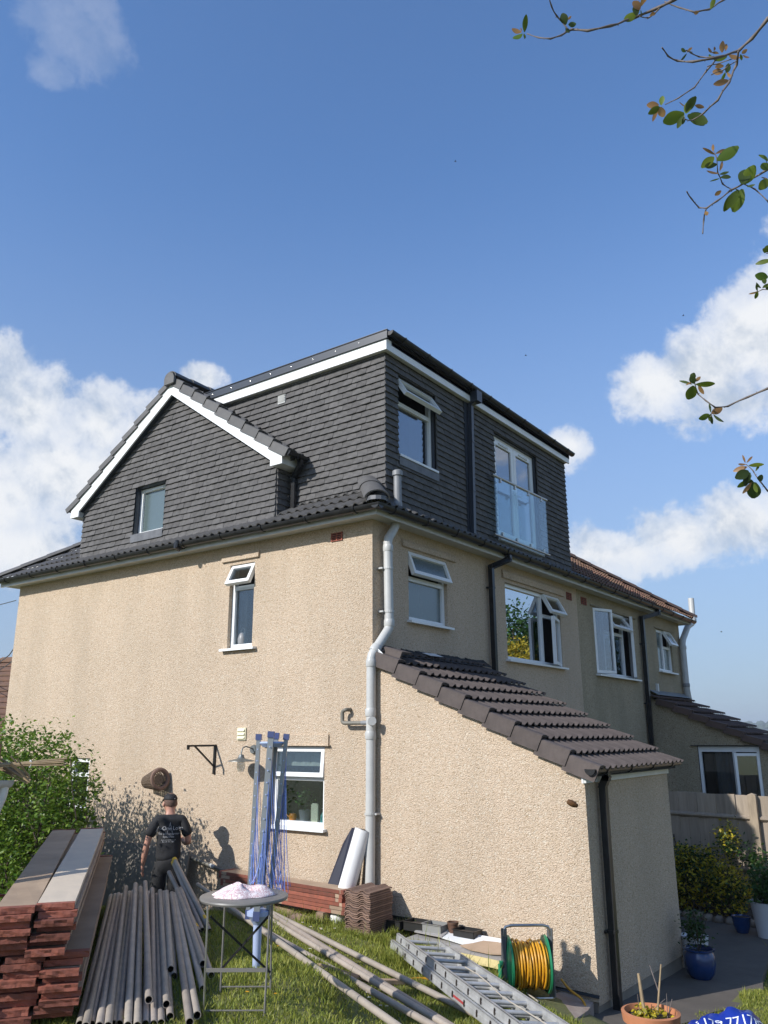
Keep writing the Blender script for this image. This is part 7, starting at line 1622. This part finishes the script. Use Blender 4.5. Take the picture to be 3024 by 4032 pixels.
# ------------------------------------------------------------ overhanging tree
M['lf1'] = leafmat('fresh_green_tree_leaf', (.10,.17,.025), (.16,.20,.02), var=.25, trans=.5); M['lf2'] = leafmat('bronze_young_leaf', (.30,.17,.05), (.36,.20,.09), trans=.45); M['lf3'] = leafmat('dark_olive_leaf', (.055,.09,.02), (.08,.11,.03), trans=.4)
tre = wroot('overhanging_tree', (8.6, -5.2, -4.5), 'tree whose thin knobbly branches with young leaves hang into the upper right', 'tree')
def cp(ox, oy, s_):
    return lambda x, y, t_: CAM+(fw+rt*((ox+x/s_-1512)/FPX)-up*((oy+y/s_-2016)/FPX))*t_
cA = cp(1950, 0, 1.5447); cB = cp(2400, 900, 1.8429)
mb = MB(); mb.tube([(8.6,-5.2,-4.6),(8.5,-5.3,-3.6),(8.6,-5.1,-2.4),(8.4,-5.0,-1.0),(8.3,-5.1,.4)], [.13,.11,.095,.07,.04], 12); mb.build('trunk', M['bark'], tre, smooth=True)
BRN = [
 (cA, [(2600,-900),(1900,-350),(1400,-160),(1085,0),(985,50),(830,115),(700,160),(560,185),(460,180),(400,215),(340,235),(265,230),(195,205)], 2.6, .0085, .0022),
 (cA, [(1000,50),(935,110),(880,100)], 2.6, .004, .002), (cA, [(440,178),(375,100),(345,40),(325,-30)], 2.6, .0035, .0025),
 (cA, [(1500,-60),(1385,0),(1300,55),(1215,75),(1120,45),(1030,10)], 2.7, .005, .0025),
 (cA, [(2600,-300),(1900,-60),(1700,70),(1659,115),(1560,235),(1480,310),(1350,350),(1200,375),(1110,370),(1050,340),(1015,290)], 2.5, .009, .0025),
 (cA, [(1350,350),(1290,430),(1210,530),(1110,600),(1035,635)], 2.5, .004, .0018), (cA, [(1480,310),(1465,400),(1420,500),(1350,610),(1270,690),(1200,730),(1150,725)], 2.5, .0055, .0022),
 (cA, [(1330,345),(1240,350),(1190,320),(1160,305)], 2.5, .003, .002), (cA, [(1470,370),(1380,430),(1315,455)], 2.5, .0028, .0018), (cA, [(1440,360),(1350,390),(1290,405)], 2.5, .0028, .0018),
 (cA, [(2600,500),(1900,850),(1700,1000),(1659,1030),(1540,1100),(1430,1160),(1350,1220),(1285,1270),(1240,1265),(1190,1210),(1165,1165)], 2.7, .006, .0025),
 (cA, [(1285,1270),(1265,1340),(1262,1420)], 2.7, .0035, .0025), (cA, [(1440,1150),(1380,1120),(1355,1050),(1345,960),(1320,890)], 2.7, .003, .0018), (cA, [(1510,1120),(1580,1150),(1659,1225),(1760,1330)], 2.7, .003, .0025), (cA, [(1760,930),(1659,1000),(1640,960)], 2.8, .003, .002),
 (cB, [(2100,700),(1500,1000),(1200,1140),(1150,1160),(1000,1225),(860,1290),(770,1300),(700,1250),(640,1200),(615,1110)], 2.8, .006, .0022), (cB, [(770,1300),(738,1350),(735,1365)], 2.8, .003, .002),
 (cB, [(2000,300),(1400,410),(1200,430),(1150,440),(1110,445),(1060,460)], 2.9, .004, .002), (cB, [(1900,2200),(1300,1980),(1150,1905),(1090,1830),(1040,1760),(990,1710)], 2.9, .005, .002), (cB, [(1400,150),(1200,180),(1140,180)], 2.9, .003, .002)]
rr = random.Random(33); limb_starts = []
for (f, pts, t_, r0, r1) in BRN:
    P_ = [f(x, y, t_+.05*math.sin(i*1.7)) for i, (x, y) in enumerate(pts)]; out = []; rad = []
    for i in range(len(P_)-1):
        m = max(2, int((P_[i+1]-P_[i]).length/.035))
        for k in range(m):
            q = P_[i].lerp(P_[i+1], k/m); fo = math.sin(math.pi*k/m) if (i < 2 and pts[0][0] >= 1900) else 0; q = q+Vector((math.sin(k*.31+i), math.sin(k*.23+2*i), math.sin(k*.19)))*.035*fo; fr = (i+k/m)/(len(P_)-1); r_ = (r0+(r1-r0)*fr)*.62; out.append(q+Vector((rr.uniform(-1,1), rr.uniform(-1,1), rr.uniform(-1,1)))*.0016); rad.append(r_*(1.55 if k == 0 and i else rr.uniform(.88,1.08)))
    out.append(P_[-1]); rad.append(r1*.9); mb = MB(); mb.tube(out, rad, 7)
    for k in range(2, len(out)-1, 2): # buds
        d = (out[k+1]-out[k]).normalized(); s_ = d.orthogonal().normalized(); s_.rotate(Matrix.Rotation(rr.uniform(0, 6.28), 3, d)); mb.tube([out[k], out[k]+s_*(rad[k]+.0035)+d*.002], [rad[k]*.8, .0006], 5)
    mb.build('branch', M['twig'], tre, smooth='all')
    if pts[0][0] >= 1900: limb_starts.append(P_[0])
for i, p in enumerate(limb_starts):
    mb = MB(); b = Vector((8.55, -5.1, min(-.2, p.z-.3) if p.z > -1.5 else -2.6+.2*i)); b.z = max(-3.2, min(.2, p.z-.25)); pts = [b.lerp(p, k/9)+Vector((math.sin(k*1.9+i), math.sin(k*1.3+i*2), math.sin(k*1.1)+1.2))*.06*math.sin(math.pi*k/9) for k in range(10)]; mb.tube(pts, [.045-(.045-.0056)*(k/9)**.6 for k in range(10)], 8); mb.build('limb', M['bark'], tre, smooth=True)
def leaf_mesh(ratio, seed):
    r_ = random.Random(seed); V = []; n = 7
    for i in range(n+1):
        t_ = i/n; w_ = ratio*.5*math.sin(math.pi*min(1, t_*.93+.035))**.75*(1+.25*(t_-.4)); dr = -.18*t_*t_+.0; cu_ = .10*w_
        V += [(-w_, t_, dr+cu_*1.6), (0, t_, dr), (w_, t_, dr+cu_*1.6)]
    Fs = [(i*3+j, i*3+j+1, (i+1)*3+j+1, (i+1)*3+j) for i in range(n) for j in (0, 1)]
    mb = MB(); mb.add(V, Fs); return mb
LM = {}
def leaf(f, x, y, L_, ang, ratio=.5, mt='lf1', t_=2.6, tilt=None):
    s_ = 1.5447 if f is cA else 1.8429; size = L_/s_/FPX*t_; key = (round(ratio, 1), mt, rr.randrange(3))
    if key not in LM: me = leaf_mesh(ratio, key[2]).mesh('leaf', M[mt], fix=False); me.polygons.foreach_set('use_smooth', [True]*len(me.polygons)); LM[key] = me
    o = link('leaf', LM[key], tre); p = f(x, y, t_+.02); a = R(ang); d = rt*math.cos(a)+up*math.sin(a); tl = rr.uniform(-.35, .35) if tilt is None else tilt
    d = (d-fw*tl).normalized(); n = (-fw+up*rr.uniform(-.5,.5)+rt*rr.uniform(-.5,.5)).normalized(); sx = d.cross(n).normalized(); n = sx.cross(d)
    if rr.random() < .5: n = -n; sx = -sx
    o.matrix_basis = Matrix(((sx.x*size,d.x*size,n.x*size,p.x),(sx.y*size,d.y*size,n.y*size,p.y),(sx.z*size,d.z*size,n.z*size,p.z),(0,0,0,1)))
LV = [ # crop A: base x, y, length, direction (deg, counter clockwise from right), ratio, material
 (178,195,92,88,.36,'lf1'),(160,195,62,165,.62,'lf2'),(165,205,88,222,.42,'lf1'),(175,205,36,-80,.5,'lf1'),(160,190,30,95,.3,'lf2'),(430,150,68,115,.7,'lf3'),(445,150,48,10,.7,'lf3'),(430,165,40,-60,.6,'lf3'),(420,130,34,160,.5,'lf2'),(440,120,28,40,.5,'lf2'),
 (880,60,66,130,.75,'lf2'),(885,40,75,70,.4,'lf2'),(860,75,92,215,.55,'lf1'),(860,95,60,100,.75,'lf3'),(885,60,28,-80,.3,'lf1'),(940,95,45,30,.5,'lf2'),(900,20,44,55,.3,'lf2'),(1310,55,66,72,.42,'lf1'),(1240,70,36,200,.6,'lf2'),
 (1380,320,62,95,.55,'lf2'),(1400,310,66,75,.28,'lf2'),(1360,325,40,165,.4,'lf2'),(1410,345,75,190,.45,'lf1'),(1420,335,70,-15,.55,'lf2'),(1320,320,40,150,.5,'lf2'),(1330,310,36,70,.4,'lf2'),(1500,325,46,40,.5,'lf2'),(1505,335,44,-20,.5,'lf2'),(1490,330,36,-60,.5,'lf1'),
 (1165,320,60,48,.25,'lf2'),(1160,315,42,165,.5,'lf3'),(1165,325,60,235,.22,'lf3'),(1175,315,30,0,.5,'lf3'),(1390,400,55,190,.62,'lf2'),(1385,440,60,170,.6,'lf2'),(1400,440,48,-110,.5,'lf1'),(1420,385,56,-100,.62,'lf3'),(1410,440,44,-60,.4,'lf2'),(1420,490,90,195,.42,'lf2'),(1300,330,36,-60,.5,'lf1'),
 (1010,640,60,85,.55,'lf1'),(995,640,72,170,.55,'lf2'),(1000,650,80,215,.5,'lf1'),(1005,650,62,-70,.8,'lf2'),(990,655,78,250,.3,'lf2'),(1150,690,130,195,.58,'lf1'),(1160,690,82,72,.6,'lf1'),(1160,680,100,60,.55,'lf3'),(1150,700,78,240,.45,'lf3'),(1190,690,110,-35,.62,'lf3'),(1170,700,128,-25,.5,'lf3'),(1215,640,60,-5,.42,'lf2'),(1150,710,44,-100,.5,'lf3'),(1160,650,52,155,.2,'lf2'),
 (1350,975,140,30,.45,'lf1'),(1335,940,86,160,.18,'lf2'),(1340,935,76,25,.2,'lf2'),(1330,955,105,220,.45,'lf1'),(1350,1000,90,190,.4,'lf3'),(1365,1040,66,70,.3,'lf2'),(1360,1055,88,178,.2,'lf2'),(1365,1060,56,15,.3,'lf3'),(1370,1080,62,5,.5,'lf3'),(1325,920,42,88,.4,'lf2'),(1365,1085,60,200,.15,'lf1'),(1375,1160,42,215,.6,'lf2'),
 (1510,1120,120,60,.6,'lf1'),(1500,1120,96,75,.75,'lf3'),(1505,1150,135,-110,.62,'lf1'),(1470,1160,130,-120,.42,'lf1'),(1440,1180,112,-112,.5,'lf1'),(1460,1150,50,-20,.3,'lf3'),(1530,1135,46,5,.4,'lf3'),(1659,980,70,130,.6,'lf1'),(1670,1000,62,200,.8,'lf1'),(1659,1090,80,230,.7,'lf1'),(1655,1085,36,170,.3,'lf2'),(1690,1500,60,200,.7,'lf1'),(1280,1285,28,-80,.9,'lf2')]
for l in LV: leaf(cA, *l)
LB = [(615,1125,62,120,.75,'lf3'),(620,1110,50,40,.5,'lf2'),(600,1130,92,160,.25,'lf3'),(625,1130,138,-2,.33,'lf1'),(610,1140,105,-105,.75,'lf1'),(645,1135,76,-62,.4,'lf2'),(605,1105,64,215,.2,'lf2'),(600,1095,50,75,.9,'lf3'),(730,1345,78,-75,.3,'lf3'),(740,1340,82,25,.55,'lf2'),(725,1350,88,205,.6,'lf1'),(735,1350,50,-110,.6,'lf1'),(755,1350,88,-50,.4,'lf3'),(735,1335,70,100,.25,'lf3'),
 (1145,160,40,180,1.0,'lf1'),(1180,230,110,185,.42,'lf1'),(1150,355,90,170,.65,'lf1'),(1140,370,60,215,.7,'lf1'),(1100,430,60,150,.5,'lf1'),(1075,455,60,110,.45,'lf3'),(1080,460,64,190,.18,'lf2'),(1075,455,54,-100,.45,'lf1'),(1140,400,55,-60,.8,'lf3'),(1110,430,55,30,.5,'lf1'),
 (990,1710,76,185,.16,'lf2'),(985,1700,60,110,.22,'lf2'),(995,1700,80,45,.25,'lf2'),(1000,1730,98,195,.4,'lf2'),(1010,1720,100,5,.3,'lf1'),(1010,1760,118,205,.55,'lf3'),(1020,1770,96,240,.5,'lf3'),(1030,1790,100,230,.5,'lf3'),(1030,1830,118,200,.35,'lf1'),(1030,1840,100,238,.35,'lf2'),(1055,1840,130,-88,.72,'lf3'),(1050,1850,60,150,.5,'lf3'),(1070,1810,64,0,.75,'lf3'),(1060,1760,54,60,.3,'lf3'),(1050,1850,70,-80,.4,'lf1')]
for l in LB: leaf(cB, *l, t_=2.8)

# ------------------------------------------------------------ grass, daisies
M['grass'] = leafmat('grass_blade', (.17,.225,.03), (.36,.36,.075), var=.35, trans=.35, rough=.5)
def grass(name, n, x0, x1, y0, y1, hmin, hmax, seed, keep=None, label=None, wmul=1.0, dens=None):
    r_ = np.random.default_rng(seed); Xg = r_.uniform(x0, x1, n); Yg = r_.uniform(y0, y1, n)
    if keep is not None: k = keep(Xg, Yg); Xg, Yg = Xg[k], Yg[k]
    n = len(Xg); Zg = gzn(Xg, Yg)-.006; a = r_.uniform(0, 2*np.pi, n)
    patch = .6+.6*(np.sin(Xg*3.1+1)*np.sin(Yg*2.7+.5)*.5+.5)+.5*np.clip(np.sin(Xg*9+Yg*5)*np.sin(Yg*8-Xg*3), 0, 1)
    h = r_.uniform(hmin, hmax, n)*patch; h[r_.random(n) < .012] *= 2.2; w_ = r_.uniform(.0025, .0055, n)*wmul; lean = r_.uniform(.1, .9, n)*h; b = r_.uniform(0, 2*np.pi, n)
    dx, dy = np.cos(a), np.sin(a); P0 = np.stack([Xg-dx*w_, Yg-dy*w_, Zg], 1); P1 = np.stack([Xg+dx*w_, Yg+dy*w_, Zg], 1)
    mx_, my_ = Xg+np.cos(b)*lean*.35, Yg+np.sin(b)*lean*.35
    P2 = np.stack([mx_+dx*w_*.7, my_+dy*w_*.7, Zg+h*.6], 1); P3 = np.stack([mx_-dx*w_*.7, my_-dy*w_*.7, Zg+h*.6], 1); P4 = np.stack([Xg+np.cos(b)*lean, Yg+np.sin(b)*lean, Zg+h], 1)
    V = np.stack([P0, P1, P2, P3, P4], 1).reshape(-1, 3); i = np.arange(n)*5
    Fq = np.concatenate([np.stack([i,i+1,i+2],1), np.stack([i,i+2,i+3],1), np.stack([i+3,i+2,i+4],1)])
    return tag(link(name, np_mesh(name, V, Fq, M['grass'], 3)), None, 'grass', kind='stuff')
def view_keep(X_, Y_):
    dx, dy = X_-CAM.x, Y_-CAM.y; dep = dx*fw.x+dy*fw.y; lat = dx*rt.x+dy*rt.y
    ok = (dep > 3.6) & (np.abs(lat/dep) < .56)
    ok &= ~((X_ > -.02) & (X_ < 2.62) & (Y_ > -.03)); ok &= Y_ < -.03+100*(X_ > 2.6)
    ok &= ~((X_ < -1.75) & (Y_ > -1.25))
    return ok
grass('lawn_grass', 170000, -3.2, 4.0, -5.6, -.03, .018, .05, 1, lambda a, b: view_keep(a, b) & ~((a > 2.1) & (b > -.9)) & ~((a > .6) & (a < 2.05) & (b > -.60)) & ~((a > 2.6) & (b > -1.2)), 'short sunlit lawn grass round the tubes, the table and the ladder')
grass('edge_grass', 22000, -2.2, 2.1, -.75, -.05, .05, .14, 2, lambda a, b: view_keep(a, b) & (np.sin(a*5+b*9)+np.sin(a*13) > -.3) & ~((a > .55) & (a < 2.0) & (b > -.62)), 'longer rough grass along the foot of the house wall')
grass('reel_grass', 7000, 1.0, 2.2, -1.25, -.62, .05, .13, 3, view_keep, 'taller grass round the hose reel and the insulation')
pe = np.vectorize(pedge)
grass('side_lawn_grass', 60000, 3.1, 5.2, -.2, 4.5, .018, .045, 4, lambda a, b: view_keep(a, b) & (a > pe(np.maximum(b, 0))-.02+.05*np.sin(b*6)), 'small patch of lawn right of the concrete patio')
M['petal'] = mat('white_petal', (.8,.8,.78), .6); M['dand'] = mat('dandelion_yellow', (.75,.38,.01), .6)
rr = random.Random(9); dz = []
DL = {}
for (x, y, n, s_, lb) in ((-.10,-.95,6,.13,'small white daisy in the grass in front of the concrete tile stack'),(1.98,-2.40,7,.10,'small white daisy in the clump beside the long tubes at the bottom'),(.5,-1.75,3,.2,'small white daisy in the grass between the airer and the long tubes')):
    for k in range(n): dz.append((x+rr.gauss(0, s_), y+rr.gauss(0, s_), 'petal')); DL[len(dz)-1] = lb
for (x, y) in ((1.63,-3.57),(1.80,-3.48),(.35,-1.9)): dz.append((x, y, 'dand'))
for k, (x, y, m_) in enumerate(dz):
    z = gz(x, y)+.045; nm = 'daisy' if m_ == 'petal' else 'dandelion'
    fl = wroot(nm, (x, y, z-.045), DL[k] if m_ == 'petal' else ['yellow dandelion under the left half of the table', 'yellow dandelion under the right half of the table', 'yellow dandelion in the grass behind the airer'][k-len(DL)], nm, 'daisies scattered in the lawn' if m_ == 'petal' else 'dandelions in the lawn')
    mb = MB(); n = 8
    for i in range(n):
        a = 2*math.pi*i/n; c, s_ = math.cos(a), math.sin(a); mb.add([(x, y, z), (x+.011*c-.0035*s_, y+.011*s_+.0035*c, z+.002), (x+.014*c, y+.014*s_, z+.001), (x+.011*c+.0035*s_, y+.011*s_-.0035*c, z+.002)], [(0,1,2,3)])
    mb.build('petals', M[m_], fl, fix=False)
    mb = MB(); mb.lathe([(0,.004),(.004,.002),(.004,0)], (x, y, z), 8); mb.build('flower_centre', M['dand'], fl)
    mb = MB(); mb.tube([(x, y, z-.05), (x, y, z)], .0012, 4); mb.build('stem', M['grass'], fl)
